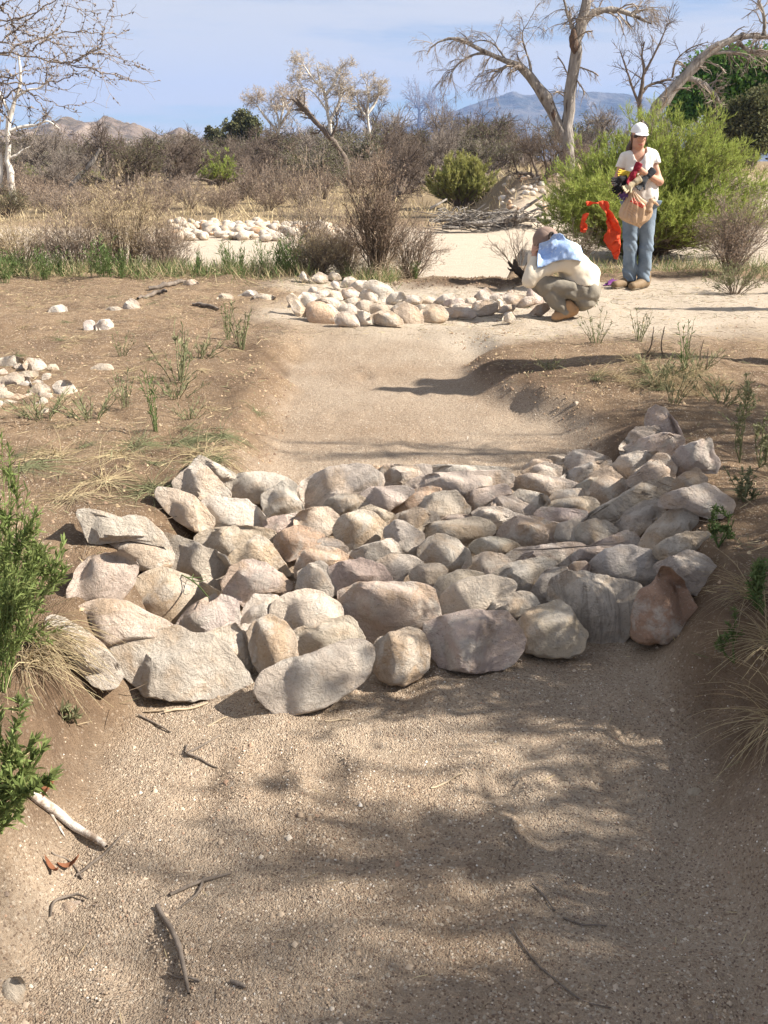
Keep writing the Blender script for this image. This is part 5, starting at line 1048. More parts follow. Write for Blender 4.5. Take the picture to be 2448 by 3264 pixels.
bE = on(55, 1530); leafy_weed(bE, [uv_(x, y, bE[1]+rng.normal(0, .01)) for x, y in [(50, 1515), (60, 1512), (66, 1524)]], 'tiny seedling left of the grey green seedling', ML_GREYG, .02, 10, r=.001, side=0, wl=.25)
# tussocks
g2 = np.random.default_rng(12)
def tussock(name, x, yb, n, L, label, m, lean=(0, 0, 0), W=.0022, group=None, spread=.8, bend=-.55, P=None):
    base = on(x, yb) if P is None else P; root = empty(name, base, label, 'grass', group)
    D = nrm(rng.normal(size=(n, 3))*spread*[1, 1, .35] + np.array([0, 0, .75])+np.array(lean)); ln = rng.uniform(.45, 1.1, n)*L; K = 7; p = base+rng.normal(0, L*.09, (n, 3))*[1, 1, .1]; pts_ = [p]; d = D
    for k in range(K-1):
        d = nrm(d+np.array([0, 0, bend])*.34+np.array(lean)*.1+rng.normal(0, .10, d.shape)); p = p+d*(ln/(K-1))[:, None]; pts_.append(p)
    Pl = np.stack(pts_, 1); g_ = H(Pl[..., 0], Pl[..., 1])+.004; Pl[..., 2] = np.maximum(Pl[..., 2], g_)
    A = Acc(); A.add(*tubes(Pl, W*.5*np.linspace(1, .25, K)[None]*rng.uniform(.6, 1.2, (n, 1)), 3)); A.obj('blades', m, root); return root
tussock('dry_grass_clump', 74, 1372, 140, .25, 'arching dry straw clump hanging over the bank beside the leaning grey slab', ML_STRAW, (.85, -.35, -.1), W=.0032, spread=.42)
tussock('dry_grass_clump', 66, 1425, 80, .27, 'lower wisps of dry straw below the arching clump', ML_STRAW, (.7, -.4, -.2), W=.003, spread=.5)
tussock('dry_grass_clump', 1700, 1560, 120, .27, 'brown dry grass clump drooping in the shade at the right edge', ML_STRAW, (-.5, -.3, -.05), W=.0026, spread=.7)
tussock('dry_grass_clump', 1678, 1395, 100, .22, 'yellow green grass tuft at the right edge above the brown clump', ML_STRAW, (-.4, -.1, .1), W=.0028, spread=.7)
tussock('dry_grass_clump', 1640, 1290, 90, .26, 'thin pale grass tuft by the right edge behind the slender stalk', ML_STRAW, (-.3, -.1, .1), W=.002, spread=.7)
for i in range(34):
    x = g2.normal(1425, 72); y = 818+g2.normal(0, 24)
    if not (1275 < x < 1600): continue
    tussock('grass_tuft', x, y, 46, g2.uniform(.10, .2), 'dry grass tuft on the grassy mound of the right bank', ML_STRAW if i % 4 else ML_GREYG, (0, 0, .1), W=.003, group='grass tufts on the right mound', spread=.9)
for i in range(40):
    x, y = g2.uniform(20, 560), g2.uniform(640, 1010)
    if x > 640-(1010-y)*.1: continue
    tussock('grass_tuft', x, y, 26, g2.uniform(.08, .17), 'flattened dry grass tuft on the left bank', ML_STRAW if i % 3 else ML_GREYG, (.3, 0, -.25), W=.0026, group='grass tufts on the left bank', spread=1.2)
for i, (x, y, L) in enumerate([(300, 965, .3), (430, 985, .34), (395, 962, .3), (120, 985, .28), (60, 1010, .3), (220, 1040, .28), (330, 1060, .3), (150, 1075, .25), (480, 945, .24), (260, 985, .28), (455, 1000, .22)]):
    tussock('matted_grass', x, y, 90, L, 'matted grass lying flat on the left bank above the near apron, patch %s from the left' % nth(sorted([300, 430, 395, 120, 60, 220, 330, 150, 480, 260, 455]).index(x)), ML_GREYG if i % 2 == 0 else ML_STRAW, (g2.uniform(-.3, .7), g2.uniform(-.4, .2), -.45), W=.003, group='matted grass on the left bank', spread=1.6)
# ground litter and grass that nobody could count
def litter(name, n, fx, m, L, W, tilt, label):
    P = fx(n); P[:, 2] = H(P[:, 0], P[:, 1])+.004; a = rng.uniform(0, 2*math.pi, len(P)); D = np.stack([np.cos(a), np.sin(a), np.abs(rng.normal(0, tilt, len(P)))], 1)
    A = Acc(); A.add(*blades(P, D, rng.uniform(.3, 1.2, len(P))*L, W, .15)); o = A.obj(name, m); tag(o, label, None, None, 'stuff')
def banks(n):
    y = rng.uniform(2.0, 12, n*3); x = rng.uniform(-5.5, 5.5, n*3); k = (sandmask(x, y) < .25) & (fb2(x*1.3, y*1.3, 3, 88)+.25 > rng.uniform(-1, 1, n*3)); P = np.stack([x, y, 0*x], 1)[k][:n]; return P
litter('dry_litter', 11000, banks, ML_STRAW, .085, .0028, .10, 'dry grass litter scattered over both banks')
litter('twig_litter', 7000, banks, MB_STEM, .10, .0032, .06, 'dark twig litter scattered over both banks')
litter('green_litter', 4200, banks, ML_GREYG, .07, .003, .35, 'sparse grey green grass over both banks')
def bedl(n):
    y = 1.2+2.2*rng.uniform(0, 1, n)**1.4; x = rng.uniform(-1.1, 1.2, n); return np.stack([x, y, 0*x], 1)
litter('straw_litter', 170, bedl, ML_STRAW, .045, .0018, .08, 'bits of straw on the channel sand')
litter('twig_litter', 260, bedl, MB_STEM, .035, .0022, .06, 'dark bits of twig on the channel sand')
def farbank(n):
    y = rng.uniform(38, 74, n); x = rng.uniform(-.46, .5, n)*y; k = (fb2(x*.35, y*.35, 3, 91) > -.25) & (sandmask(x, y) < .5); return np.stack([x, y, 0*x], 1)[k]
litter('dry_grass', 16000, farbank, ML_STRAW, .55, .035, 1.6, 'dry straw grass over the far bank')
def nearedge(n):
    x = np.concatenate([rng.uniform(-5.6, .15, n), rng.uniform(2.0, 5.5, n//5)]); y = np.interp(x, [-8, -4, .2, 1.4, 2.2, 9], [13.0, 12.2, 11.5, 11.4, 12.5, 11.5])+rng.normal(.15, .38, len(x)); k = fb2(x*1.6, y*1.6, 3, 97) > -.35; return np.stack([x, y, 0*x], 1)[k]
litter('edge_grass', 7500, nearedge, ML_STRAW, .22, .005, 1.5, 'straw grass along the edge of the wash')
litter('edge_grass', 6500, nearedge, ML_WEED, .24, .006, 2.0, 'grey green grass along the edge of the wash')
# gravel
def pebbles(name, n, fx, r0, r1, m, label):
    P = fx(n); n = len(P); r = rng.uniform(0, 1, n)**2.2*(r1-r0)+r0; O = np.array([[1, 0, -.3], [-1, 0, -.3], [0, 1, -.3], [0, -1, -.3], [0, 0, .8]]); F = np.array([[0, 2, 4], [2, 1, 4], [1, 3, 4], [3, 0, 4]])
    a = rng.uniform(0, 6.28, n); c, s = np.cos(a), np.sin(a); V = O[None]*rng.uniform(.65, 1.25, (n, 5, 1)); V = np.stack([V[..., 0]*c[:, None]-V[..., 1]*s[:, None], V[..., 0]*s[:, None]+V[..., 1]*c[:, None], V[..., 2]], -1)*r[:, None, None]
    P[:, 2] = H(P[:, 0], P[:, 1])+r*.25; V = V+P[:, None]; o = mobj(name, V.reshape(-1, 3), [(np.arange(n)[:, None, None]*5+F[None]).reshape(-1, 3)], m, smooth=True); tag(o, label, None, None, 'stuff')
def MPEB():
    m = bpy.data.materials.new('granite_grit'); m.use_nodes = True; t = m.node_tree; b = t.nodes['Principled BSDF']; b.inputs['Roughness'].default_value = .85; b.inputs['Specular IOR Level'].default_value = .25
    g = N(t, 'ShaderNodeNewGeometry'); cr = N(t, 'ShaderNodeValToRGB'); cr.color_ramp.interpolation = 'CONSTANT'; e = cr.color_ramp.elements
    for p, c in zip((0, .12, .3, .5, .68, .82, .9, .96), ((.22, .17, .135), (.34, .265, .195), (.42, .335, .25), (.49, .40, .305), (.40, .305, .215), (.56, .49, .40), (.35, .23, .16), (.64, .59, .52))):
        (e[0] if p == 0 else e[1] if p == .12 else e.new(p)); 
    for i, (p, c) in enumerate(zip((0, .12, .3, .5, .68, .82, .9, .96), ((.22, .17, .135), (.34, .265, .195), (.42, .335, .25), (.49, .40, .305), (.40, .305, .215), (.56, .49, .40), (.35, .23, .16), (.64, .59, .52)))):
        e[i].position = p; e[i].color = (*c, 1)
    t.links.new(g.outputs['Random Per Island'], cr.inputs[0]); t.links.new(cr.outputs[0], b.inputs['Base Color']); return m
MGRIT = MPEB()
def bed(n):
    y = 1.15+3.6*rng.uniform(0, 1, n)**1.6; x = rng.uniform(-1.25, 1.35, n); k = sandmask(x, y) > rng.uniform(.15, .8, n); return np.stack([x, y, 0*x], 1)[k]
def bed2(n):
    y = rng.uniform(4.2, 8.3, n); x = rng.uniform(-1.2, 1.6, n); k = sandmask(x, y) > rng.uniform(.1, .8, n); return np.stack([x, y, 0*x], 1)[k]
def crumbs(n):
    y = rng.uniform(2., 11.5, n); x = rng.uniform(-4, 4.5, n); k = sandmask(x, y) < .4; return np.stack([x, y, 0*x], 1)[k]
pebbles('gravel', 80000, bed, .0010, .0042, MGRIT, 'coarse granite grit on the channel floor')
pebbles('gravel', 9000, bed2, .0015, .005, MGRIT, 'coarse granite grit upstream of the near apron')
pebbles('gravel', 700, bed, .004, .011, MGRIT, 'larger gravel on the channel floor')
pebbles('soil_crumbs', 5000, crumbs, .003, .012, mat('soil_crumb', (.33, .23, .15), (.42, .31, .21), scale=8, island=.3), 'crumbs of soil and grit on the banks')
def lips(n):
    y = rng.uniform(2.2, 8.0, n); sd = rng.choice([-1, 1], n); xc = np.interp(y, [-8, 1.5, 3, 5, 6.6, 9], [0.0, 0.03, 0.08, 0.27, -0.02, -0.02]); hw = np.interp(y, [-8, 1.5, 3, 5, 6.4, 7.6, 9], [1.1, .78, .80, .80, .62, .6, .4]); x = xc+sd*(hw+np.abs(rng.normal(.18, .22, n))); k = fb2(x*2.2, y*2.2, 3, 99) > -.1
    return np.stack([x, y, 0*x], 1)[k]
pebbles('soil_clods', 2600, lips, .003, .013, mat('bank_clods', (.21, .145, .095), (.29, .205, .135), scale=8, island=.3), 'crumbling clods along the lips of the channel')
def berm(n):
    y = rng.normal(11.05, .25, n); x = rng.normal(1.2, .55, n); return np.stack([x, y, 0*x], 1)
pebbles('soil_clods', 1500, berm, .004, .02, mat('dark_clods', (.12, .08, .052), (.19, .13, .085), scale=8, island=.3), 'dark clods of dug soil behind the far apron')

# ------------------------------------------------------------------ sticks and driftwood
MW_GREY = mat('grey_stick', (.10, .082, .068), (.21, .175, .145), scale=20, bump=.4, bscale=60, stretch=(1, 1, .3))
MW_PALE = mat('peeled_stick', (.52, .48, .43), (.27, .21, .16), scale=24, lo=.44, hi=.58, bump=.4, bscale=80)
MW_BLACK = mat('charred_wood', (.022, .018, .015), (.06, .045, .035), scale=9, bump=.9, bscale=30)
MW_STRAW = mat('straw_stick', (.46, .38, .27), (.36, .28, .19), scale=15)
def stick(name, label, path, r, m, lift=.6, group=None, branches=()):
    """a stick lying on the ground along pixels of the 1659-wide picture; r in metres along its length"""
    def line(pp, rr):
        q = np.array([ug(x, y) for x, y in pp]); c = smooth_path(q, 14); rr = np.interp(np.linspace(0, 1, 14), np.linspace(0, 1, len(rr)), rr); c[:, 2] = H(c[:, 0], c[:, 1])+rr*lift+.003*np.abs(vn2(np.arange(14)*.5, np.zeros(14), 3)); return c, rr*(1+.1*rng.normal(size=14))
    c, rr = line(path, r); A = Acc(); A.add(*tubes(c, rr, 7))
    for bp, br in branches: A.add(*tubes(*line(bp, br), 5))
    o = A.obj(name, m, loc=c[0]); tag(o, label, 'stick', group); return o
stick('peeled_branch', 'pale peeled branch with a forked end at the lower left of the sand', [(62, 1722), (95, 1745), (140, 1778), (190, 1812), (230, 1836)], [.012, .0125, .012, .010, .007], MW_PALE, 1.2, branches=[([(62, 1722), (75, 1708), (93, 1696)], [.010, .007, .004]), ([(66, 1724), (82, 1722), (100, 1714)], [.006, .004, .002]), ([(110, 1760), (125, 1785), (146, 1818)], [.004, .003, .0015])])
stick('grey_stick', 'dark curved stick lying nearly upright in the picture on the foreground sand', [(340, 1962), (362, 2000), (385, 2045), (396, 2090), (408, 2150)], [.0055, .006, .006, .005, .0035], MW_GREY, 1.2, branches=[([(362, 2106), (390, 2115), (432, 2122)], [.003, .003, .0025])])
stick('grey_stick', 'dark straight twig above the curved stick on the foreground sand', [(368, 1937), (410, 1918), (440, 1907), (500, 1888)], [.0035, .0045, .005, .002], MW_GREY, 1.3, branches=[([(440, 1900), (432, 1925), (415, 1945), (385, 1965)], [.004, .0035, .003, .0015])])
stick('grey_stick', 'bent dark twig left of the middle of the foreground sand', [(478, 1590), (440, 1612), (405, 1632), (432, 1642), (470, 1660)], [.002, .003, .0038, .003, .002], MW_GREY, 1.4, branches=[([(400, 1630), (405, 1610)], [.003, .002])])
stick('grey_stick', 'thin crossed twigs beside the peeled branch', [(165, 1895), (200, 1868), (235, 1840), (270, 1800)], [.003, .0035, .003, .0015], MW_GREY, 1.3, branches=[([(112, 1845), (150, 1862), (178, 1900)], [.002, .0025, .002])])
stick('straw_stick', 'pale dry stem lying below the largest grey slab', [(355, 1542), (395, 1535), (450, 1520)], [.0035, .0035, .003], MW_STRAW, 1.3, branches=[([(312, 1540), (345, 1538), (362, 1535)], [.003, .0035, .002])])
stick('straw_stick', 'dark thin stem lying below the largest grey slab', [(300, 1548), (335, 1565), (368, 1583)], [.003, .003, .002], MW_GREY, 1.3)
stick('straw_stick', 'pale straw in front of the pink boulder', [(702, 1560), (730, 1557), (760, 1556)], [.002, .002, .0015], MW_STRAW, 1.3)
stick('straw_stick', 'pale straw right of the bent twig on the foreground sand', [(930, 1705), (965, 1692), (1000, 1672)], [.002, .0028, .002], MW_STRAW, 1.3)
stick('straw_stick', 'short pale straw between the grey slab and the bent twig', [(448, 1572), (470, 1560), (492, 1550)], [.002, .0025, .002], MW_STRAW, 1.3)
stick('grey_stick', 'thin dark stem curving across the lower right sand', [(1105, 2005), (1140, 2060), (1190, 2110), (1250, 2160), (1320, 2178)], [.002, .002, .0018, .0016, .001], MW_GREY, 1.3)
stick('grey_stick', 'short dark twig on the lower right sand', [(1150, 1912), (1172, 1935), (1198, 1970)], [.0025, .003, .002], MW_GREY, 1.3, branches=[([(1215, 1985), (1260, 2000), (1310, 2002)], [.002, .002, .0015])])
stick('grey_stick', 'small dark chip left of the lower middle of the sand', [(498, 2122), (515, 2130), (530, 2135)], [.003, .005, .003], MW_GREY, 1.2)
stick('grey_stick', 'dark hooked twig over the half buried tan stone', [(110, 1985), (114, 1962), (130, 1948), (165, 1940), (190, 1946)], [.002, .003, .003, .003, .002], MW_GREY, 3.0)
stick('fallen_stick', 'grey fallen stick by the white stone at the edge of the left bank', [(322, 628), (350, 622), (380, 616), (398, 612)], [.02, .024, .022, .018], MW_GREY, 1.1)
stick('fallen_stick', 'brown weathered stick below the grey fallen one', [(298, 648), (330, 640), (352, 634), (360, 632)], [.012, .02, .022, .012], MW_GREY, 1.1)
stick('fallen_stick', 'dark half buried stick below the brown rounded stone', [(416, 660), (440, 664), (472, 670)], [.012, .018, .01], MW_GREY, 1.1)
# a twig lying over the flat slab, and the dry stem on the banded slab (both rest on stones)
def over(name, label, pp, rr, m, off):
    q = np.array([ug(x, y, off) for x, y in pp]); A = Acc(); A.add(*tubes(smooth_path(q, 14), np.interp(np.linspace(0, 1, 14), np.linspace(0, 1, len(rr)), rr), 5)); return A, name, label, m, q[0]
A, nm, lb, m_, l0 = over('green_twig', 'small green twig fallen across the broad flat slab', [(452, 1292), (425, 1262), (395, 1243), (378, 1238)], [.002, .0025, .002, .0012], ML_WEED, .17)
for pp in ([(425, 1262), (415, 1250), (418, 1240)], [(400, 1246), (420, 1248), (445, 1246)], [(410, 1252), (430, 1256), (448, 1252)]):
    q = np.array([ug(x, y, .17) for x, y in pp]); A.add(*tubes(smooth_path(q, 8), np.linspace(.002, .001, 8), 4))
tag(A.obj(nm, m_, loc=l0), lb, 'twig')
A, nm, lb, m_, l0 = over('straw_stick', 'dry stem lying across the long banded slab', [(1108, 1188), (1180, 1186), (1260, 1180), (1345, 1172)], [.002, .0028, .0025, .0015], MW_GREY, .235); tag(A.obj(nm, m_, loc=l0), lb, 'stick')
def dead_leaf(x, y, L, label, rot):
    P = on(x, y); a = rot; d = np.array([math.cos(a), math.sin(a), .2]); s = np.array([-math.sin(a), math.cos(a), .25]); t = np.linspace(-1, 1, 9); w = (1-t*t)**.7*.26; V = []
    for i in range(9):
        c = P+d*L*.5*t[i]+np.array([0, 0, .012+.02*t[i]**2]); V += [c-s*w[i]*L*.5+[0, 0, .006], c, c+s*w[i]*L*.5+[0, 0, .006]]
    F = [[i*3+j, i*3+j+1, i*3+j+4, i*3+j+3] for i in range(8) for j in range(2)]
    o = mobj('fallen_leaf', V, [F], ML_DRYLEAF, loc=P); o.modifiers.new('thickness', 'SOLIDIFY').thickness = .0012; tag(o, label, 'leaf'); return o
dead_leaf(105, 1712, .065, 'curled reddish brown leaf under the forked end of the peeled branch', 1.2); dead_leaf(84, 1738, .06, 'reddish leaf at the left of the peeled branch', .6); dead_leaf(150, 1882, .05, 'reddish brown leaf below the peeled branch', .3); dead_leaf(115, 1888, .05, 'small reddish leaf left of the one below the peeled branch', 2.5)
# driftwood across the wash
Pd = on(1085, 492); root = empty('driftwood_pile', Pd, 'tangled pile of grey driftwood against the far bank of the wash', 'driftwood'); sD = Pd[1]/.94/2085
for pp, r in [([(985, 470), (1050, 462), (1120, 458)], 4), ([(940, 478), (990, 474), (1060, 476)], 3.5), ([(1000, 484), (1060, 480), (1130, 474)], 5), ([(1060, 490), (1120, 480), (1180, 462)], 4), ([(1105, 468), (1140, 445), (1178, 420)], 4), ([(1120, 470), (1160, 452), (1200, 440)], 3), ([(960, 486), (1000, 480), (1040, 488)], 3), ([(1020, 470), (1030, 455), (1050, 440)], 2.2), ([(1090, 472), (1130, 470), (1190, 478)], 4), ([(930, 450), (945, 442), (965, 430)], 3), ([(955, 492), (1040, 488), (1150, 488)], 4)]:
    q = np.array([uv_(x, y, Pd[1]+rng.uniform(-.3, .3)) for x, y in pp]); A = Acc(); c = smooth_path(q, 12); A.add(*tubes(c, np.linspace(r, r*.55, 12)*sD, 7)); A.obj('log', MB_DEAD, root)
q = np.array([[uv_(x+rng.normal(0, 22), y+rng.normal(0, 9), Pd[1]+rng.uniform(-.6, .6)) for _ in range(3)] for x, y in zip(rng.uniform(950, 1185, 130), rng.uniform(458, 492, 130))]); q = np.array([smooth_path(c, 6) for c in q]); A = Acc(); A.add(*tubes(q, np.full((130, 6), .8*sD), 4)); A.obj('twigs', MB_DEAD, root)
# charred log behind the crouching person
Pc = on(1128, 606); root = empty('charred_log', Pc, 'short charred log with a splintered end pointing up beside the crouching person', 'log'); sC = Pc[1]/.94/2085; A = Acc()
for pp, rr in [([(1165, 618), (1140, 603), (1122, 588), (1112, 578)], [7, 8, 7, 7]), ([(1113, 580), (1113, 570), (1111, 560)], [6, 5, 2]), ([(1110, 578), (1103, 573), (1097, 565)], [4, 3, 1]), ([(1110, 582), (1102, 583), (1096, 578)], [3, 2, .8])]:
    q = np.array([uv_(x, y, Pc[1]) for x, y in pp]); A.add(*tubes(smooth_path(q, 10), np.interp(np.linspace(0, 1, 10), np.linspace(0, 1, len(rr)), rr)*sC*(1+.12*rng.normal(size=10)), 8))
A.obj('log', MW_BLACK, root)
# ------------------------------------------------------------------ people and what they hold
def sdf_mesh(f, lo, hi, h, blur=0):
    """surface nets: one closed skin round f < 0"""
    lo = np.array(lo, float); hi = np.array(hi, float); n = np.ceil((hi-lo)/h).astype(int)+1
    ax = [lo[i]+h*np.arange(n[i]) for i in range(3)]; G = np.stack(np.meshgrid(*ax, indexing='ij'), -1).reshape(-1, 3)
    D = np.concatenate([f(c) for c in np.array_split(G, max(1, len(G)//200000))]).reshape(n)
    acc = np.zeros(tuple(n-1)+(3,)); cnt = np.zeros(tuple(n-1))
    S = D < 0
    for axis in range(3):
        o = [a for a in range(3) if a != axis]
        for b in (0, 1):
            for c in (0, 1):
                sl0 = [None]*3; sl1 = [None]*3
                sl0[axis] = slice(0, n[axis]-1); sl1[axis] = slice(1, n[axis])
                for q, k in zip(o, (b, c)): sl0[q] = sl1[q] = slice(k, n[q]-1+k)
                d0 = D[tuple(sl0)]; d1 = D[tuple(sl1)]; x = (d0 < 0) != (d1 < 0)
                t = np.where(x, d0/np.where(d0 == d1, 1, d0-d1), 0); p = np.zeros(d0.shape+(3,)); p[..., axis] = t; p[..., o[0]] = b; p[..., o[1]] = c
                acc += np.where(x[..., None], p, 0); cnt += x
    act = cnt > 0; idx = -np.ones(act.shape, int); idx[act] = np.arange(act.sum())
    cell = np.stack(np.nonzero(act), -1); V = lo + h*(cell+acc[act]/cnt[act][:, None])
    F = []
    for axis in range(3):
        o = [a for a in range(3) if a != axis]
        sl0 = [slice(None)]*3; sl1 = [slice(None)]*3; sl0[axis] = slice(0, n[axis]-1); sl1[axis] = slice(1, n[axis])
        d0 = S[tuple(sl0)]; d1 = S[tuple(sl1)]; e = np.stack(np.nonzero(d0 != d1), -1); e = e[(e[:, o[0]] > 0) & (e[:, o[1]] > 0) & (e[:, o[0]] < n[o[0]]-1) & (e[:, o[1]] < n[o[1]]-1)]
        q = []
        for b, c in ((-1, -1), (0, -1), (0, 0), (-1, 0)):
            k = e.copy(); k[:, o[0]] += b; k[:, o[1]] += c; q.append(idx[k[:, 0], k[:, 1], k[:, 2]])
        q = np.stack(q, 1); flip = d0[e[:, 0], e[:, 1], e[:, 2]] ^ (axis == 1)
        q[~flip] = q[~flip][:, ::-1]; F.append(q)
    return V, np.concatenate(F)
def rc(a, b, ra, rb=None):
    a = np.array(a, float); b = np.array(b, float); rb = ra if rb is None else rb; ba = b-a; L2 = max(ba@ba, 1e-9)
    return lambda p: (lambda t: np.linalg.norm(p-a-t[:, None]*ba, axis=1)-(ra+(rb-ra)*t))(np.clip(((p-a)@ba)/L2, 0, 1))
def ell(c, r, rot=None):
    c = np.array(c, float); r = np.array(r, float)
    def f(p):
        q = p-c
        if rot is not None: q = q@rot
        k0 = np.linalg.norm(q/r, axis=1); k1 = np.linalg.norm(q/(r*r), axis=1); return k0*(k0-1)/np.maximum(k1, 1e-6)
    return f
def uni(k, *fs):
    def f(p):
        d = fs[0](p)
        for g in fs[1:]:
            e = g(p); h = np.clip(.5+.5*(e-d)/k, 0, 1); d = e*(1-h)+d*h-k*h*(1-h)
        return d
    return f
def sub(f, g): return lambda p: np.maximum(f(p), -g(p))
def inter(*fs): return lambda p: np.max([f(p) for f in fs], axis=0)
def half(n, d): n = nrm(np.array(n, float)); return lambda p: p@n-d
def off(f, r): return lambda p: f(p)-r
def wrinkle(f, amp, sc, seed=0, st=(1, 1, 1)): return lambda p: f(p)+amp*(1-2*np.abs(vn3(p*sc*np.array(st), seed)))+amp*.5*vn3(p*sc*2.3, seed+5)
def rotm(x=0, y=0, z=0): return np.array(mathutils.Euler((R(x), R(y), R(z))).to_matrix())
def chain(pts_, rs, k=.02): return uni(k, *[rc(a, b, ra, rb) for a, b, ra, rb in zip(pts_[:-1], pts_[1:], rs[:-1], rs[1:])])
def skin(name, f, lo, hi, h, m, parent=None, loc=(0, 0, 0)): V, F = sdf_mesh(f, lo, hi, h); return mobj(name, V, [F], m, parent, True, loc)
def fingers(palm, along_, across, normal, L, curl, spread=.1, thumb=1, r=.0085):
    """four unequal bent fingers and a thumb, rooted inside the palm"""
    a = nrm(np.array(along_, float)); c = nrm(np.array(across, float)); n = nrm(np.array(normal, float)); fs = []
    for i, (o, l) in enumerate(zip((-.030, -.010, .010, .029), (.9, 1.0, .96, .76))):
        p = palm + c*o + a*L*.25; d = nrm(a+c*o*spread*20); ch = [p]
        for s, ln in enumerate((.42, .33, .25)):
            an = curl*(s+.6); dd = d*math.cos(an)+n*math.sin(an); p = p+dd*ln*L*l*.95; ch.append(p)
        fs.append(chain(ch, (r*1.05, r, r*.95, r*.75), .004))
    p = palm - c*.034*thumb - a*L*.15; d = nrm(a*.7-c*thumb*.8+n*.3); fs.append(chain([p, p+d*L*.35, p+d*L*.5+n*L*.12+a*L*.1], (r*1.25, r*1.1, r*.85), .005))
    return uni(.004, *fs)
MK_SKIN = mat('warm_skin', (.50, .285, .195), (.44, .235, .16), scale=9, rough=.55, spec=.35, bump=.1, bscale=80)  # two close warm skin tones mottled by noise
MK_TSHIRT = mat('white_tee', (.74, .71, .66), (.70, .66, .61), scale=5, rough=.95, bump=.25, bscale=28)
MK_JEANS = mat('faded_denim', (.115, .155, .205), (.22, .275, .335), scale=4.5, detail=6, rough=.95, bump=.4, bscale=34, c3=(.075, .115, .165), s3=3.0, l3=.56, h3=.72)
MK_BOOT = mat('brown_leather', (.17, .115, .065), (.23, .165, .10), scale=12, rough=.7, bump=.3)
MK_TANBOOT = mat('tan_suede', (.42, .26, .14), (.36, .22, .12), scale=12, rough=.9, bump=.3)
MK_SOLE = mat('rubber_sole', (.20, .16, .11), (.12, .10, .08), scale=12)
MK_CAP = mat('white_cotton_cap', (.80, .80, .80), (.76, .76, .76), scale=8, bump=.1)
MK_HAIR = mat('brown_hair', (.06, .035, .02), (.11, .065, .04), scale=30, stretch=(1, 1, .2), rough=.5, spec=.4)
MK_GLASS = mat('dark_lens', (.03, .015, .012), rough=.12, spec=.6)
MK_LIP = mat('lips', (.42, .12, .10), rough=.5)
MK_CREAM = mat('cream_cotton', (.72, .65, .53), (.66, .585, .465), scale=5, rough=.95, bump=.3, bscale=30)
MK_GREYP = mat('grey_canvas', (.205, .185, .15), (.26, .235, .195), scale=6, rough=.95, bump=.4, bscale=36, c3=(.15, .135, .11), s3=3, l3=.58, h3=.7)
MK_BCAP = mat('brown_cotton_cap', (.215, .155, .125), (.26, .19, .155), scale=9, bump=.2)
MG_BLK_ = mat('dark_strap', (.05, .04, .035))
MK_ORANGE = mat('orange_fabric', (.78, .12, .045), (.70, .085, .03), scale=6, rough=.7, bump=.25, bscale=26, trans=.25)

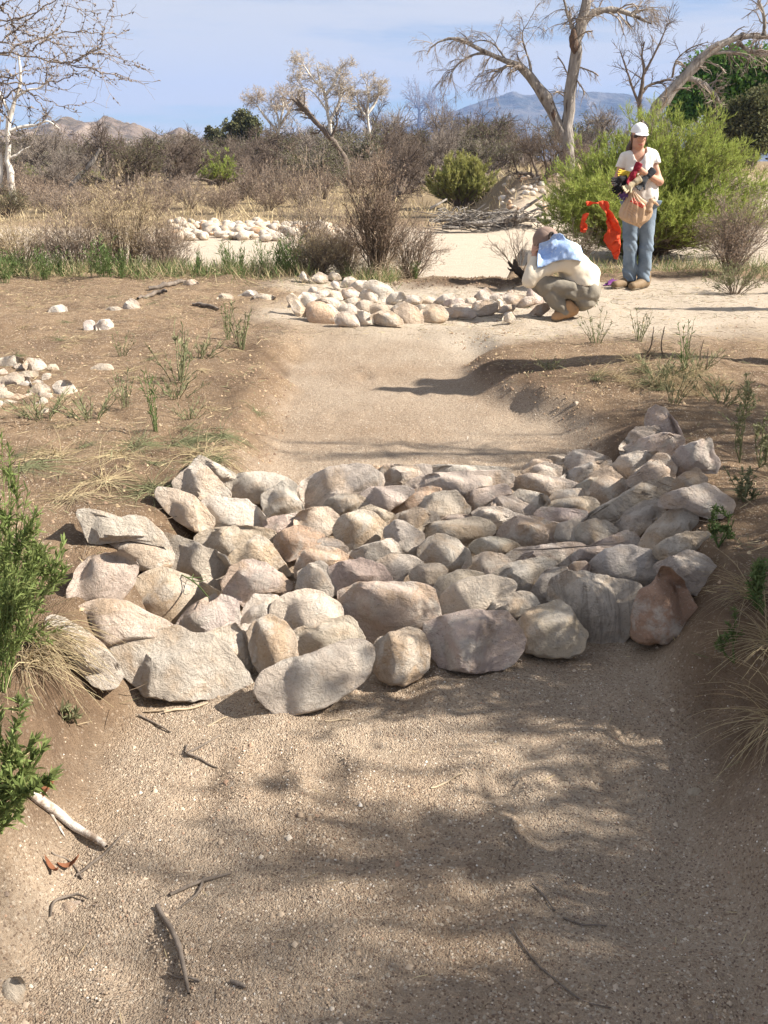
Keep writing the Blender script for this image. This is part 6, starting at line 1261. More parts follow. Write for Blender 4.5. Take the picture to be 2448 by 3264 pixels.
YW = 10.72
W7 = lambda x, y, dy=0.0: (lambda q: np.array([q[0], YW+dy, q[2]]))(vp(1840+.2621*x, 380+.2621*y, YW+dy))
gW = ground(2.75, YW)
wfoot = W7(690, 2060); zsh = gW - W7(650, 2085)[2]            # shift so that the boots stand on the sand
def P7(x, y, dy=0.0): q = W7(x, y, dy); q[2] += zsh*(1-.0); return q
def woman():
    base = np.array([W7(700, 2060)[0], YW, gW]); root = empty('person', base, 'standing person in white cap, white V neck tee and faded jeans, hugging work gloves', 'person')
    head = P7(748, 265, -.02); chin = P7(745, 372, -.075); neck = P7(742, 440, .0); shR = P7(555, 500, .0); shL = P7(930, 470, .0)
    elR = P7(462, 800, .02); waR = P7(520, 930, -.17); elL = P7(995, 795, -.05); waL = P7(820, 690, -.21); haL = P7(770, 655, -.235); haR = P7(585, 920, -.235)
    hip = P7(755, 1130, .02); kR = P7(640, 1570, -.02); kL = P7(835, 1590, .0); aR = P7(640, 1985, .03); aL = P7(800, 1975, .02)
    chest = P7(750, 640, .0)
    nose = P7(758, 275, -.125)
    facef = uni(.02, ell(head+[0, .012, .035], (.074, .092, .088)), ell(head+[0, -.012, -.03], (.062, .078, .085)), ell(chin+[0, .012, .012], (.032, .03, .026)))
    facef = uni(.012, facef, rc(head+[.004, -.090, .018], head+[.006, -.112, -.022], .009, .013), ell(head+[.02, -.085, -.008], (.03, .02, .02)), ell(head+[-.02, -.085, -.008], (.03, .02, .02)))
    facef = uni(.006, facef, ell(head+[.076, .015, -.005], (.011, .02, .03)), ell(head+[-.076, .015, -.005], (.011, .02, .03)))
    facef = uni(.01, facef, rc(head+[-.018, -.072, -.062], head+[.018, -.072, -.062], .010))
    body = uni(.02, facef, rc(chin+[0, .07, .02], neck+[0, .02, -.02], .052, .056))
    body = uni(.05, body, ell(P7(745, 560, .01), (.155, .085, .12)), ell(P7(760, 800, .01), (.125, .09, .20)), rc(shR+[.07, 0, 0], shL-[.07, 0, 0], .042))
    body = uni(.03, body, rc(shR+[.02, 0, -.01], elR, .038, .036), rc(elR, waR, .038, .025), rc(shL-[.02, 0, .01], elL, .038, .037), rc(elL, waL, .039, .026))
    body = uni(.04, body, rc(hip+[-.07, 0, 0], kR, .08, .05), rc(hip+[.07, 0, 0], kL, .08, .05), rc(kR, aR, .05, .035), rc(kL, aL, .05, .035))
    # hands: the left closes on the red glove, the right holds the bag below the bundle
    dL = nrm(haL-waL); palmL = rc(waL, haL, .026, .030); fL = fingers(haL, dL*.6+np.array([-.5, -.1, .1]), np.array([.1, -.15, 1.]), np.array([-.2, .9, -.2]), .075, .75)
    dR = nrm(haR-waR); palmR = rc(waR, haR, .026, .030); fR = fingers(haR, dR*.5+np.array([.6, -.2, -.15]), np.array([0., -.3, 1.]), np.array([.2, .8, .2]), .075, .75)
    body = uni(.008, body, palmL, palmR, fL, fR)
    lo = base+[-.36, -.36, .0]; hi = base+[.36, .2, 1.75]
    skin('body', body, lo, hi, .0085, MK_SKIN, root)
    # tee
    tor = uni(.05, ell(P7(748, 590, .005), (.165, .112, .17)), ell(P7(765, 850, .0), (.178, .125, .20)), rc(P7(680, 980, 0), P7(860, 975, 0), .105), rc(shR+[.06, 0, .0], shL-[.06, 0, .0], .066))
    tor = uni(.03, tor, ell(P7(680, 690, -.085), (.07, .06, .07)), ell(P7(830, 690, -.085), (.07, .06, .07)))
    slR = uni(.03, rc(shR+[.01, 0, .0], shR*.58+elR*.42, .058, .054)); slL = uni(.03, rc(shL-[.01, 0, .0], shL*.6+elL*.4, .058, .054))
    cutR = half(elR-shR, nrm(elR-shR)@(shR*.56+elR*.44)); cutL = half(elL-shL, nrm(elL-shL)@(shL*.66+elL*.34))
    tee = uni(.014, tor, inter(slR, cutR), inter(slL, cutL)); tee = inter(tee, half((0, 0, -1), -P7(760, 1048)[2]))
    vt = P7(725, 585); vc = P7(742, 440)
    vneck = lambda p: np.maximum.reduce([np.abs(p[:, 0]-vc[0]+.01)-np.clip((p[:, 2]-vt[2])*.52, -.1, .087), p[:, 1]-(YW+.01), vt[2]-p[:, 2]])
    tee = sub(sub(tee, vneck), rc(neck+[0, -.01, -.045], neck+[0, -.02, .2], .078))
    skin('shirt', wrinkle(tee, .009, 10, 3, (1.4, 1, .45)), base+[-.36, -.3, .85], base+[.36, .25, 1.6], .0065, MK_TSHIRT, root)
    # jeans
    h2 = P7(755, 1090, .015)
    def leg(hx, k, a, flare): return uni(.03, rc(h2+[hx, .01, -.04], k, .108, .075), rc(k, a+[0, 0, -.0], .073, flare))
    jl = leg(-.075, kR+[0, 0, .0], P7(632, 1990, .03), .078); jr = leg(.075, kL, P7(797, 1985, .02), .073)
    jeans = uni(.03, uni(.012, jl, jr), ell(h2+[0, .02, .02], (.185, .125, .11)), rc(P7(640, 1010, .0), P7(900, 1010, 0), .11))
    zc = P7(640, 2010)[2]
    jeans = inter(jeans, half((0, 0, -1), -zc), half((0, 0, 1), P7(760, 1025)[2]))
    skin('jeans', lambda p: jeans(p)+(.003+.010*np.exp(-((p[:, 2]-kL[2]-.02)/.10)**2)+.010*np.exp(-((p[:, 2]-aL[2]-.05)/.09)**2)+.006*np.exp(-((p[:, 2]-h2[2])/.12)**2))*(1-2*np.abs(vn3(p*np.array([7, 7, 15])+np.stack([p[:, 2]*4, 0*p[:, 2], p[:, 0]*9], 1), 8)))+.002*vn3(p*30, 9), base+[-.36, -.25, -.03], base+[.36, .3, 1.1], .008, MK_JEANS, root)
    for (toe, heel, nm) in ((P7(455, 2072, -.10), P7(640, 2055, .09), 'boot'), (P7(665, 2092, -.15), P7(820, 2068, .04), 'boot')):
        toe[2] = ground(toe[0], toe[1])+.042; heel[2] = ground(heel[0], heel[1])+.05
        bt = uni(.03, rc(toe, heel, .044, .046), rc(heel, heel+[0, 0, .10], .048, .052), rc(toe*.5+heel*.5, heel+[0, 0, .05], .045, .05)); mn = np.minimum(toe, heel)-.09; mx = np.maximum(toe, heel)+[.09, .09, .2]
        bo = skin(nm, bt, mn, mx, .008, MK_BOOT, root)
        so = inter(off(uni(.02, rc(toe, heel, .044, .046)), .006), half((0, 0, 1), min(toe[2], heel[2])-.02)); skin('sole', so, mn, mx, .007, MK_SOLE, bo)
    # cap, hair, glasses, lips
    cc = head+[.0, .012, .045]
    crown = inter(ell(cc, (.090, .108, .104)), half((0, .12, -1), nrm(np.array([0, .12, -1.]))@(cc+[0, -.05, .004])))
    vis = ell(cc+[.004, -.108, -.010], (.070, .074, .010), rotm(14))
    cp = skin('cap', crown, cc-[.12, .14, .06], cc+[.12, .14, .12], .005, MK_CAP, root); skin('visor', vis, cc-[.12, .26, .12], cc+[.12, .02, .07], .004, MK_CAP, cp)
    skin('button', ell(cc+[0, 0, .104], (.008, .008, .006)), cc+[-.02, -.02, .085], cc+[.02, .02, .13], .003, MK_CAP, cp)
    hair = uni(.02, sub(ell(head+[0, .025, .015], (.082, .092, .10)), half((0, 1, 0), head[1]+.0)), chain([head+[-.055, .05, -.03], head+[-.082, .045, -.10], head+[-.088, .03, -.17], head+[-.08, .02, -.215]], (.03, .032, .026, .008)), rc(head+[-.074, -.005, .02], head+[-.07, .01, -.06], .012, .01), rc(head+[.074, -.0, .02], head+[.07, .012, -.05], .010, .007))
    skin('hair', wrinkle(hair, .003, 60, 2, (1, 1, .15)), head-[.14, .1, .27], head+[.12, .16, .13], .006, MK_HAIR, root)
    gl = inter(off(ell(head+[0, .008, .018], (.078, .102, .09)), .006), half((0, 1, 0), head[1]-.045), lambda p: np.abs(p[:, 2]-head[2]-.014)-.017+.25*np.abs(np.abs(p[:, 0]-head[0])-.034)**1.0*.35+np.where(np.abs(p[:, 0]-head[0]) < .008, .008, 0))
    skin('sunglasses', gl, head-[.11, .14, .05], head+[.11, .0, .07], .004, MK_GLASS, root)
    skin('lips', uni(.004, rc(head+[-.017, -.080, -.060], head+[.019, -.080, -.060], .0055), rc(head+[-.012, -.081, -.067], head+[.014, -.081, -.067], .0055)), head-[.05, .12, .1], head+[.05, -.06, -.03], .003, MK_LIP, root)
    return root, body, tee, jeans
WOM, wbody, wtee, wjeans = woman()

# work gloves held against the chest: each one a glove with cuff, palm and five fingers
def glove(name, label, wrist, direction, normal, m, cuffm, s=1.15, curl=.5, thumb=1, spread=.14, cuff=.07):
    d = nrm(np.array(direction, float)); n = np.array(normal, float); n = nrm(n-(n@d)*d); c = np.cross(d, n); w = np.array(wrist, float); palm = w+d*.085*s
    root = empty(name, w, label, 'glove', 'work gloves in the bundle'); B = np.stack([c, d, n], 1)
    f = uni(.012, ell(palm, (.045*s, .055*s, .021*s), B), rc(w+d*.01, palm, .03*s, .034*s), fingers(palm+d*.02*s, d, c, n, .085*s, curl, spread, thumb, .0115*s))
    mn = np.minimum(w, palm)-.17*s; mx = np.maximum(w, palm)+.17*s
    skin('hand', wrinkle(f, .0025, 40, 4), mn, mx, .006, m, root)
    cf = inter(uni(.01, rc(w-d*cuff, w+d*.012, .044*s, .036*s)), half(d, d@w+.014), half(-d, -(d@w)+cuff*.9)); skin('cuff', wrinkle(cf, .002, 30, 2), mn-.05, mx, .006, cuffm, root)
    return root
def gm(n, c): return mat(n, c, tuple(v*.8 for v in c), scale=14, rough=.8, bump=.3)
MG_BLK, MG_RED, MG_BEI, MG_YEL, MG_DGR, MG_PUR, MG_GRN = gm('black_glove_leather', (.022, .02, .022)), gm('red_coated_glove', (.24, .012, .03)), gm('beige_canvas_glove', (.50, .42, .28)), gm('yellow_glove_knit', (.62, .43, .05)), gm('dark_rubber_glove', (.045, .05, .058)), gm('purple_glove_knit', (.13, .07, .20)), gm('sage_glove_leather', (.37, .37, .28))
glove('work_glove', 'dark red coated work glove on top of the bundle, by the hand', P7(715, 640, -.255), (-.55, -.15, -1), (.5, -1, -.2), MG_RED, MG_RED, .92, .25)
glove('work_glove', 'black and yellow work glove with splayed fingers at the left of the bundle', P7(610, 745, -.25), (-1, -.2, -.30), (0, -1, .3), MG_BLK, MG_YEL, .95, .25, spread=.25)
glove('work_glove', 'black work glove under the yellow cuffed one', P7(600, 810, -.225), (-1, -.25, -.65), (0, -1, .5), MG_BLK, MG_PUR, .92, .3, spread=.22)
glove('work_glove', 'beige canvas work glove hanging lowest in the bundle', P7(705, 800, -.27), (-.85, -.25, -.55), (.2, -1, .5), MG_BEI, MG_BEI, .9, .5, spread=.18)
glove('work_glove', 'dark grey rubber work glove pressed under the left forearm', P7(860, 720, -.20), (-.75, -.25, -.75), (.2, -1, .2), MG_DGR, MG_DGR, 1.0, .4, cuff=.09)
glove('work_glove', 'yellow work glove between the red and the black gloves', P7(650, 700, -.22), (-1, -.05, .05), (0, -1, .3), MG_YEL, MG_YEL, .75, .3)
glove('work_glove', 'dark work glove hanging nearest the bag at the left', P7(610, 850, -.24), (-.5, -.1, -1), (-.3, -1, .2), MG_PUR, MG_BLK, .8, .4)
# the carrier bag
def bag():
    top = P7(660, 905, -.27); root = empty('shopping_bag', top, 'tan plastic carrier bag with red script lettering, hanging from the right hand', 'bag')
    m = bpy.data.materials.new('tan_plastic_film'); m.use_nodes = True; t = m.node_tree; bs = t.nodes['Principled BSDF']; bs.inputs['Base Color'].default_value = (.60, .43, .28, 1); bs.inputs['Roughness'].default_value = .38; bs.inputs['Specular IOR Level'].default_value = .45
    tr = N(t, 'ShaderNodeBsdfTranslucent'); tr.inputs[0].default_value = (.60, .42, .26, 1); ms = N(t, 'ShaderNodeMixShader'); ms.inputs[0].default_value = .3; t.links.new(bs.outputs[0], ms.inputs[1]); t.links.new(tr.outputs[0], ms.inputs[2]); t.links.new(ms.outputs[0], t.nodes['Material Output'].inputs[0])
    L = [(905, 640, 690), (940, 628, 712), (1000, 598, 770), (1060, 566, 860), (1120, 532, 900), (1180, 506, 905), (1230, 500, 895), (1270, 540, 860), (1305, 640, 815), (1335, 735, 770), (1348, 752, 760)]
    NA, NR = 96, 60; rows = []; ys = np.linspace(905, 1348, NR); a = np.arange(NA)*2*math.pi/NA
    for y in ys:
        x0 = np.interp(y, [r[0] for r in L], [r[1] for r in L]); x1 = np.interp(y, [r[0] for r in L], [r[2] for r in L]); p0 = P7(x0, y, -.27); p1 = P7(x1, y, -.27); c = (p0+p1)/2; hw = (p1[0]-p0[0])/2; dp = min(hw*.75, .085)
        tt = (y-905)/443; pleat = .010*np.sin(a*15+2*np.sin(a*3))*(1-tt)**.5*min(1, hw/.06)+.004*np.sin(a*31+1)*(1-tt*.6)+.006*vn2(a*3, np.full(NA, tt*7), 5)
        rows.append(np.stack([c[0]+np.cos(a)*(hw+pleat), c[1]+np.sin(a)*(dp+pleat), c[2]+.012*np.sin(a*2+tt*3)*tt], 1))
    V = np.concatenate(rows); i = np.arange(NA*NR).reshape(NR, NA); j = np.roll(i, -1, 1); F = np.stack([i[:-1], j[:-1], j[1:], i[1:]], -1).reshape(-1, 4)
    film = mobj('film', V, [F], m, root)
    # the free handle blown to the right
    hd = smooth_path([P7(850, 1150, -.30), P7(880, 1080, -.31), P7(905, 1035, -.30), P7(945, 1050, -.29), P7(985, 1085, -.28)], 16); A = Acc(); A.add(*tubes(hd, np.interp(np.linspace(0, 1, 16), [0, .3, .6, 1], [.045, .034, .026, .006])*(1+.15*rng.normal(size=16)), 10)); A.obj('handle', m, root)
    A = Acc(); A.add(*tubes(smooth_path([P7(663, 910, -.27), P7(640, 880, -.25), P7(610, 905, -.24)], 8), np.full(8, .011), 8)); A.obj('handle', m, root)
    # red script and the small grey print, laid on the front of the film
    def front(x, y):
        q = P7(x, y, -.27); k = int(np.clip((y-905)/443*(NR-1), 0, NR-1)); r = rows[k]; fr = r[r[:, 1] < r[:, 1].mean()]; b_ = fr[np.argmin(np.abs(fr[:, 0]-q[0]))]; return np.array([q[0], b_[1]-.004, q[2]])
    tcu = bpy.data.curves.new('lettering', 'FONT'); tcu.body = "Bashas'"; tcu.size = 1.0; tcu.shear = .35; tcu.offset = .012; tcu.resolution_u = 3; to = bpy.data.objects.new('lettering_source', tcu); COL.objects.link(to)
    me = bpy.data.meshes.new_from_object(to.evaluated_get(bpy.context.evaluated_depsgraph_get())); bpy.data.objects.remove(to)
    co = np.array([v.co[:] for v in me.vertices]); F = [list(p.vertices) for p in me.polygons]; wd = co[:, 0].max()
    q0 = np.array([618, 1030]); q1 = np.array([786, 1128]); dd = q1-q0; ln = np.linalg.norm(dd); ux = dd/ln; uy = np.array([ux[1], -ux[0]]); px = q0+np.outer(co[:, 0]/wd*ln, ux)+np.outer(co[:, 1]*88, uy)
    Vt = np.array([front(x, y) for x, y in px]); md = bpy.data.meshes.new('lettering'); md.from_pydata([tuple(v-np.array(root.location)) for v in Vt], [], F); md.materials.append(mat('red_print', (.62, .03, .03))); link(bpy.data.objects.new('lettering', md), root)
    A = Acc()
    for k, (xa, ya, xb, yb) in enumerate([(610, 1090, 700, 1150), (600, 1120, 690, 1185), (590, 1150, 690, 1218), (590, 1185, 640, 1220)]):
        for s in np.linspace(0, 1, 9)[:-1]:
            pa = front(xa+(xb-xa)*s, ya+(yb-ya)*s); pb = front(xa+(xb-xa)*(s+.08), ya+(yb-ya)*(s+.08)); A.add(np.array([pa, pb, pb+[0, 0, .006], pa+[0, 0, .006]]), np.array([[0, 1, 2, 3]]))
    A.obj('print', mat('grey_print', (.36, .27, .22)), root)
bag()

# ---- crouching person
YM = 8.62
M8r = lambda x, y, dy=0.0: vp(1580+.2291*x, 700+.2291*y, YM+dy)
_q = M8r(960, 1440); ZM_ = ground(_q[0], YM-.02)-_q[2]
def P8(x, y, dy=0.0): q = M8r(x, y, dy).copy(); q[2] += ZM_; return q
def man():
    base = P8(980, 1440); base[2] = ground(base[0], base[1]); root = empty('person', base, 'crouching person in brown cap and cream shirt with a blue bandana over the neck', 'person')
    head = P8(695, 378, .10); neck = P8(850, 400, .10); sL = P8(990, 540, -.02); sR = P8(930, 500, .24); eL = P8(480, 905, -.05); eR = P8(470, 850, .22)
    hL = P8(545, 520, .05); hR = P8(540, 480, .16); hipL = P8(1245, 1075, .0); hipR = P8(1260, 1060, .20); kL = P8(625, 930, -.03); kR = P8(590, 960, .22); aL = P8(955, 1330, -.02); aR = P8(985, 1275, .20); chest = P8(1050, 620, .10); belly = P8(1180, 850, .10); butt = P8(1225, 1110, .10)
    f = uni(.02, ell(head, (.098, .076, .108), rotm(0, -28)), ell(head+[-.045, 0, -.06], (.06, .055, .06)), ell(head+[-.02, -.076, -.02], (.018, .010, .026)), ell(head+[-.105, 0, -.055], (.018, .016, .024)))
    f = uni(.03, f, rc(head+[.05, 0, -.02], neck+[.05, 0, -.02], .055, .06))
    f = uni(.06, f, ell(chest, (.11, .13, .08), rotm(0, 38)), ell(belly, (.09, .12, .10)), ell(butt, (.08, .12, .07)))
    f = uni(.03, f, rc(sL, eL, .046, .038), rc(eL, hL, .037, .026), rc(sR, eR, .046, .038), rc(eR, hR, .037, .026), rc(hipL, kL, .072, .05), rc(kL, aL, .05, .036), rc(hipR, kR, .072, .05), rc(kR, aR, .05, .036))
    d = nrm(hL-eL); palm = hL+d*.03; f = uni(.008, f, rc(hL, palm, .026, .03), fingers(palm, d+np.array([.25, 0, .1]), np.array([0, 1., 0]), np.array([1., 0, -.3]), .08, .35))
    d = nrm(hR-eR); palm = hR+d*.03; f = uni(.008, f, rc(hR, palm, .026, .03), fingers(palm, d+np.array([.25, 0, .1]), np.array([0, 1., 0]), np.array([1., 0, -.3]), .08, .35))
    lo = base+[-.55, -.35, -.02]; hi = base+[.55, .5, 1.05]
    skin('body', f, lo, hi, .010, MK_SKIN, root)
    tor = uni(.07, ell(P8(1010, 640, .10), (.17, .20, .13), rotm(0, 42)), ell(P8(1170, 850, .10), (.145, .185, .17), rotm(0, 65)), rc(sL+[.03, .03, 0], sR+[.03, -.03, 0], .085), ell(P8(1215, 945, .10), (.135, .175, .07)))
    arm = lambda s, e, h: uni(.03, rc(s+[.02, 0, -.01], e, .075, .058), inter(rc(e, h, .058, .046), half(h-e, nrm(h-e)@(e*.12+h*.88))))
    pz = lambda p: (p-P8(1380, 985))@nrm(np.array([-.12, 0, -1.0]))
    tor = inter(tor, pz); sh = uni(.03, tor, arm(sL, eL, hL), arm(sR, eR, hR))
    shw = wrinkle(sh, .011, 9, 6, (1, 1, 1)); skin('shirt', shw, lo, hi, .008, MK_CREAM, root)
    ct = lambda k_, a_, q: inter(q, half(a_-k_, nrm(a_-k_)@a_+.03))
    pants = uni(.04, uni(.02, rc(hipL, kL, .098, .076), ct(kL, aL, rc(kL, aL, .078, .062))), uni(.02, rc(hipR, kR, .098, .076), ct(kR, aR, rc(kR, aR, .078, .062))), ell(butt, (.14, .19, .14)), ell(P8(1275, 1000, .10), (.115, .185, .085)))
    skin('trousers', wrinkle(pants, .013, 11, 9), lo, hi, .008, MK_GREYP, root)
    for (t_, h_) in ((P8(835, 1425, -.03), P8(1080, 1320, -.02)), (P8(870, 1400, .19), P8(1095, 1290, .20))):
        t_[2] = ground(t_[0], t_[1])+.038; h_[2] = min(h_[2], ground(h_[0], h_[1])+.075); b_ = uni(.025, rc(t_, h_*.6+t_*.4, .042, .042), rc(h_*.6+t_*.4, h_, .042, .046), rc(h_+[-.02, 0, .0], h_+[-.05, 0, .045], .048, .05)); mn = np.minimum(t_, h_)-.09; mx = np.maximum(t_, h_)+[.09, .09, .15]; bo_ = skin('boot', b_, mn, mx, .007, MK_TANBOOT, root); skin('sole', inter(off(uni(.02, rc(t_, h_*.5+t_*.5, .042, .042)), .006), half((0, 0, 1), t_[2]-.018)), mn-.02, mx, .006, MK_SOLE, bo_)
    cc = head+[.0, 0, .02]; rt = rotm(0, -38); up = rt@np.array([0, 0, 1.]); cap = inter(lambda p, e=ell(cc, (.114, .094, .118), rt): e(p)+.004*np.exp(-(np.abs(np.sin(np.arctan2((p-cc)@(rt@np.array([0, 1., 0])), (p-cc)@(rt@np.array([1., 0, 0])))*3))/.10)**2)+.002*vn3(p*40, 3), half(-up, -(up@cc)+.03)); co = skin('cap', cap, cc-.16, cc+.16, .006, MK_BCAP, root)
    fw = rt@np.array([-1., 0, 0]); vis = ell(P8(590, 355, .10), (.080, .078, .013), rotm(0, -62)); skin('visor', vis, cc-.26, cc+.2, .005, MK_BCAP, co)
    skin('button', ell(cc+up*.118, (.010, .010, .008)), cc-.16, cc+.17, .005, MK_BCAP, co)
    st = smooth_path([P8(742, 325, -.0), P8(748, 262, .0), P8(785, 238, .01), P8(812, 290, .03)], 12); st[:, 1] = np.minimum(st[:, 1], YM+.03); A = Acc(); A.add(*tubes(st, np.full(12, .009), 6)); A.obj('strap', MG_BLK_, co)
    # bandana: a cloth let fall over cap edge, neck and shoulder
    poly = np.array([P8(x, y)[[0, 2]] for x, y in [(555, 725), (575, 560), (605, 390), (735, 345), (800, 262), (880, 250), (940, 275), (985, 330), (1100, 385), (1180, 425), (1195, 500), (1205, 560), (1188, 628), (1050, 600), (880, 600), (760, 630), (670, 680)]])
    allf = lambda p: np.minimum(np.minimum(f(p), sh(p)), cap(p))
    xs_ = np.arange(poly[:, 0].min(), poly[:, 0].max()+.012, .010); zs_ = np.arange(poly[:, 1].min(), poly[:, 1].max()+.012, .010); XX, ZZ = np.meshgrid(xs_, zs_)
    inside = np.zeros(XX.shape, bool); x1, z1 = np.roll(poly[:, 0], -1), np.roll(poly[:, 1], -1)
    for a0, b0, a1, b1 in zip(poly[:, 0], poly[:, 1], x1, z1): inside ^= ((b0 > ZZ) != (b1 > ZZ)) & (XX < (a1-a0)*(ZZ-b0)/(b1-b0+1e-12)+a0)
    yy = np.full(XX.shape, np.nan); yk = np.full(XX.shape, YM-.30)
    for _ in range(140):
        d_ = allf(np.stack([XX, yk, ZZ], -1).reshape(-1, 3)).reshape(XX.shape); yk = np.minimum(yk+np.clip(d_*.45, -.01, .03), YM+.25)
    yy = np.where(yk < YM+.12, yk, YM+.06)
    for _ in range(5): yy = np.minimum(yy, .25*(np.roll(yy, 1, 0)+np.roll(yy, -1, 0)+np.roll(yy, 1, 1)+np.roll(yy, -1, 1)))
    for _ in range(2): yy = .5*yy+.125*(np.roll(yy, 1, 0)+np.roll(yy, -1, 0)+np.roll(yy, 1, 1)+np.roll(yy, -1, 1))
    yy = yy-.018-.009*(1-np.abs(vn2(XX*16-ZZ*9, ZZ*5, 4)))-.004*vn2(XX*40, ZZ*40, 5)
    def lerp2(q):
        fx = np.clip((q[:, 0]-xs_[0])/.010, 0, len(xs_)-1.001); fz = np.clip((q[:, 1]-zs_[0])/.010, 0, len(zs_)-1.001); i0 = fx.astype(int); k0 = fz.astype(int); fx -= i0; fz -= k0
        return (yy[k0, i0]*(1-fx)+yy[k0, i0+1]*fx)*(1-fz)+(yy[k0+1, i0]*(1-fx)+yy[k0+1, i0+1]*fx)*fz
    bd = np.concatenate([p0+(p1-p0)*np.linspace(0, 1, max(2, int(np.linalg.norm(p1-p0)/.010)))[:-1, None] for p0, p1 in zip(poly, np.roll(poly, -1, 0))]); inn = np.stack([XX[inside], ZZ[inside]], 1)
    inn = inn[np.min(np.linalg.norm(inn[:, None]-bd[None], axis=2), 1) > .006]; al = np.concatenate([bd, inn]); nb_ = len(bd)
    r_ = mathutils.geometry.delaunay_2d_cdt([Vector(v) for v in al], [(i, (i+1) % nb_) for i in range(nb_)], [], 1, 1e-6); v2 = np.array([v[:] for v in r_[0]]); Fb = np.array([q for q in r_[2] if len(q) == 3]); V = np.stack([v2[:, 0], lerp2(v2), v2[:, 1]], 1)
    MBAN = bpy.data.materials.new('blue_bandana_print'); MBAN.use_nodes = True; t = MBAN.node_tree; bs = t.nodes['Principled BSDF']; bs.inputs['Roughness'].default_value = .95
    co_ = N(t, 'ShaderNodeTexCoord').outputs['Object']; vo = N(t, 'ShaderNodeTexVoronoi'); vo.inputs['Scale'].default_value = 27; t.links.new(co_, vo.inputs[0]); nn = N(t, 'ShaderNodeTexNoise'); nn.inputs['Scale'].default_value = 9; t.links.new(co_, nn.inputs[0]); wv = N(t, 'ShaderNodeTexNoise'); wv.inputs['Scale'].default_value = 75; wv.inputs['Distortion'].default_value = 1.5; t.links.new(co_, wv.inputs[0])
    cr = N(t, 'ShaderNodeValToRGB'); cr.color_ramp.interpolation = 'CONSTANT'; e = cr.color_ramp.elements; e[0].color = (.06, .09, .17, 1); e[1].position = .10; e[1].color = (.74, .78, .84, 1); n3 = e.new(.22); n3.color = (.33, .46, .70, 1); t.links.new(vo.outputs['Distance'], cr.inputs[0])
    mrr = N(t, 'ShaderNodeMapRange'); t.links.new(nn.outputs[0], mrr.inputs[0]); mrr.inputs[1].default_value = .43; mrr.inputs[2].default_value = .47; mx_ = N(t, 'ShaderNodeMix', data_type='RGBA'); t.links.new(mrr.outputs[0], mx_.inputs[0]); mx_.inputs[6].default_value = (.34, .47, .71, 1); t.links.new(cr.outputs[0], mx_.inputs[7])
    m2 = N(t, 'ShaderNodeMapRange'); t.links.new(wv.outputs[0], m2.inputs[0]); m2.inputs[1].default_value = .62; m2.inputs[2].default_value = .66; mx2 = N(t, 'ShaderNodeMix', data_type='RGBA'); t.links.new(m2.outputs[0], mx2.inputs[0]); t.links.new(mx_.outputs[2], mx2.inputs[6]); mx2.inputs[7].default_value = (.70, .75, .82, 1); t.links.new(mx2.outputs[2], bs.inputs['Base Color'])
    bo = mobj('bandana', V, [Fb], MBAN, root); bo.modifiers.new('thickness', 'SOLIDIFY').thickness = .003
    return root
man()
# pale gloves tucked in the back pocket of the crouching person
glove('work_glove', 'pale sage work glove tucked in the back pocket of the crouching person', P8(1318, 1065, -.01), (-.1, -.1, -1), (.2, -1, 0), MG_GRN, MG_GRN, .6, .2, spread=.2)['group'] = 'work gloves in the back pocket'
glove('work_glove', 'second pale work glove, lower and further right in the same back pocket', P8(1338, 1085, .03), (.2, 0, -1), (.1, -1, 0), MG_GRN, MG_GRN, .58, .2, spread=.2)['group'] = 'work gloves in the back pocket'

# orange cloth caught in the bush, purple folder on the sand
def cloth(name, label, poly, Yc, m, step=.011, wr=.045, seed=0, cat='cloth'):
    p = np.array([W7(x, y, Yc-YW) for x, y in poly]); q = p[:, [0, 2]]; mn, mx = q.min(0), q.max(0); g = np.random.default_rng(seed)
    xs_ = np.arange(mn[0], mx[0], step); zs_ = np.arange(mn[1], mx[1], step); XX, ZZ = np.meshgrid(xs_, zs_); X = XX.ravel(); Z = ZZ.ravel(); ins = np.zeros(X.shape, bool)
    for a, b in zip(q, np.roll(q, -1, 0)): ins ^= ((a[1] > Z) != (b[1] > Z)) & (X < (b[0]-a[0])*(Z-a[1])/(b[1]-a[1]+1e-12)+a[0])
    bd = np.concatenate([a+(b-a)*np.linspace(0, 1, max(2, int(np.linalg.norm(b-a)/step)))[:-1, None] for a, b in zip(q, np.roll(q, -1, 0))])
    inn = np.stack([X, Z], 1)[ins]; dist = np.min(np.linalg.norm(inn[:, None]-bd[None], axis=2), 1); inn = inn[dist > step*.55]+g.normal(0, step*.12, (int((dist > step*.55).sum()), 2))
    al = np.concatenate([bd, inn]); nb = len(bd); r = mathutils.geometry.delaunay_2d_cdt([Vector(v) for v in al], [(i, (i+1) % nb) for i in range(nb)], [], 1, 1e-6); v2 = np.array([v[:] for v in r[0]]); F = np.array([f for f in r[2] if len(f) == 3])
    y = Yc + wr*((1-2*np.abs(vn2(v2[:, 0]*11+v2[:, 1]*3, v2[:, 1]*3, seed)))+.6*(1-2*np.abs(vn2(v2[:, 0]*16-v2[:, 1]*14, v2[:, 1]*9, seed+1)))+.2*vn2(v2[:, 0]*50, v2[:, 1]*40, seed+2)) - .25*(v2[:, 0]-v2[:, 0].mean())
    V = np.stack([v2[:, 0], y, v2[:, 1]], 1); o = mobj(name, V, [F], m, loc=V.mean(0)); o.modifiers.new('thickness', 'SOLIDIFY').thickness = .0025; o.data.set_sharp_from_angle(angle=R(35)); tag(o, label, cat); return o
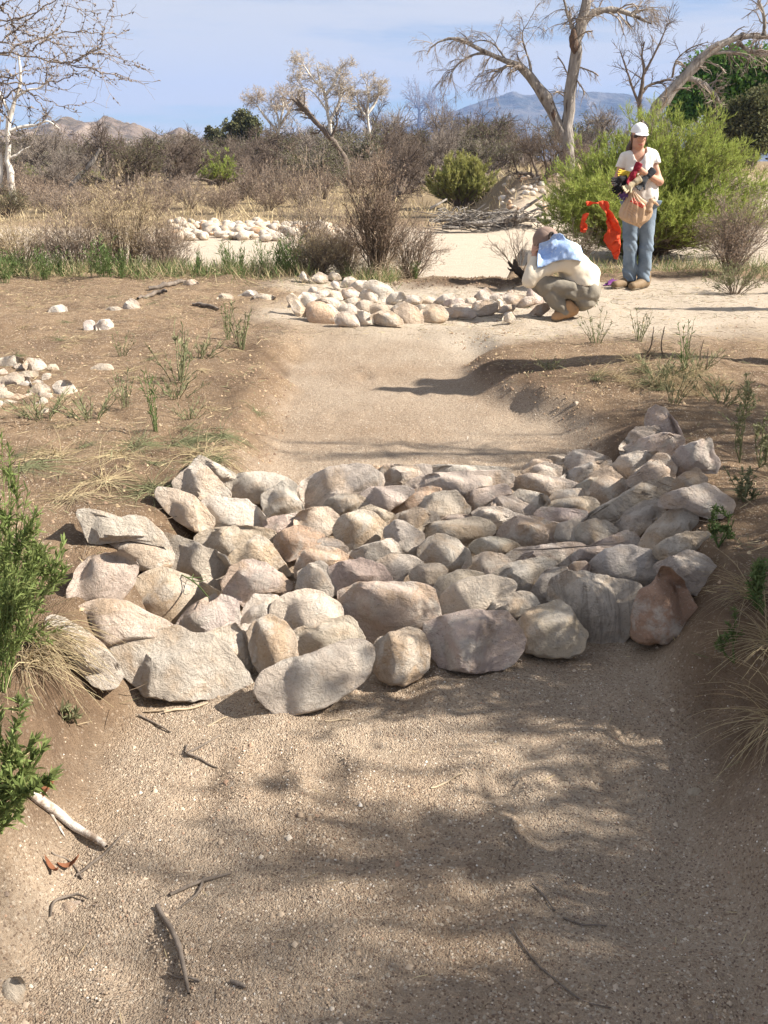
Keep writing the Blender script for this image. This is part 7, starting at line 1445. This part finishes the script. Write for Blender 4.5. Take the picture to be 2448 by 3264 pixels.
cloth('orange_cloth', 'long bright orange cloth caught in the big green bush and hanging to a point', [(268, 1005), (330, 992), (382, 1003), (390, 1060), (384, 1095), (420, 1130), (455, 1190), (495, 1250), (530, 1340), (533, 1400), (522, 1470), (520, 1560), (508, 1650), (495, 1708), (455, 1702), (425, 1620), (375, 1560), (332, 1480), (335, 1420), (360, 1370), (368, 1310), (352, 1250), (365, 1200), (350, 1150), (310, 1090), (285, 1050)], 11.62, MK_ORANGE, seed=3)
cloth('orange_cloth', 'smaller curled orange strip hanging left of the long orange cloth', [(55, 1235), (75, 1160), (105, 1140), (132, 1140), (112, 1200), (100, 1255), (125, 1285), (130, 1330), (112, 1378), (75, 1382), (40, 1370), (38, 1310)], 11.66, MK_ORANGE, seed=5)
cloth('orange_cloth', 'small scrap of orange cloth highest in the bush', [(105, 1010), (125, 995), (160, 1000), (230, 1010), (262, 1012), (255, 1030), (200, 1028), (165, 1048), (125, 1058)], 11.66, MK_ORANGE, seed=8)
Pp = [P7(308, 2018), P7(450, 1948), P7(640, 1940), P7(560, 2010)]
fo = empty('purple_folder', Pp[0], 'purple folder with a white edge lying on the sand by the standing person', 'folder')
g_ = [gp(1840+.2621*x, 380+.2621*y) for x, y in [(308, 2030), (440, 1965), (600, 1962), (560, 2012), (440, 2022)]]
def sheet(pl, z, th, m, nm):
    n = len(pl); V = np.array([p+[0, 0, z] for p in pl]+[p+[0, 0, z+th] for p in pl]); F4 = np.array([[i, (i+1) % n, (i+1) % n+n, i+n] for i in range(n)]); tri = [[n, n+i, n+i+1] for i in range(1, n-1)]
    mobj(nm, V, [F4, np.array(tri)], m, fo, smooth=False)
fo.location = g_[0]
sheet(g_, .006, .004, mat('purple_card', (.20, .045, .24), (.16, .035, .19), scale=20), 'cover'); sheet([g_[1]*.2+g_[2]*.8, g_[2], g_[3], g_[3]*.7+g_[4]*.3], .012, .003, mat('white_paper', (.75, .73, .74)), 'paper')
sheet([g_[0]*.55+g_[1]*.45, g_[1], g_[1]*.9+g_[4]*.1, g_[0]*.5+g_[4]*.5+[0, 0, .0]], .018, .012, mat('dark_purple_card', (.11, .025, .14)), 'flap')
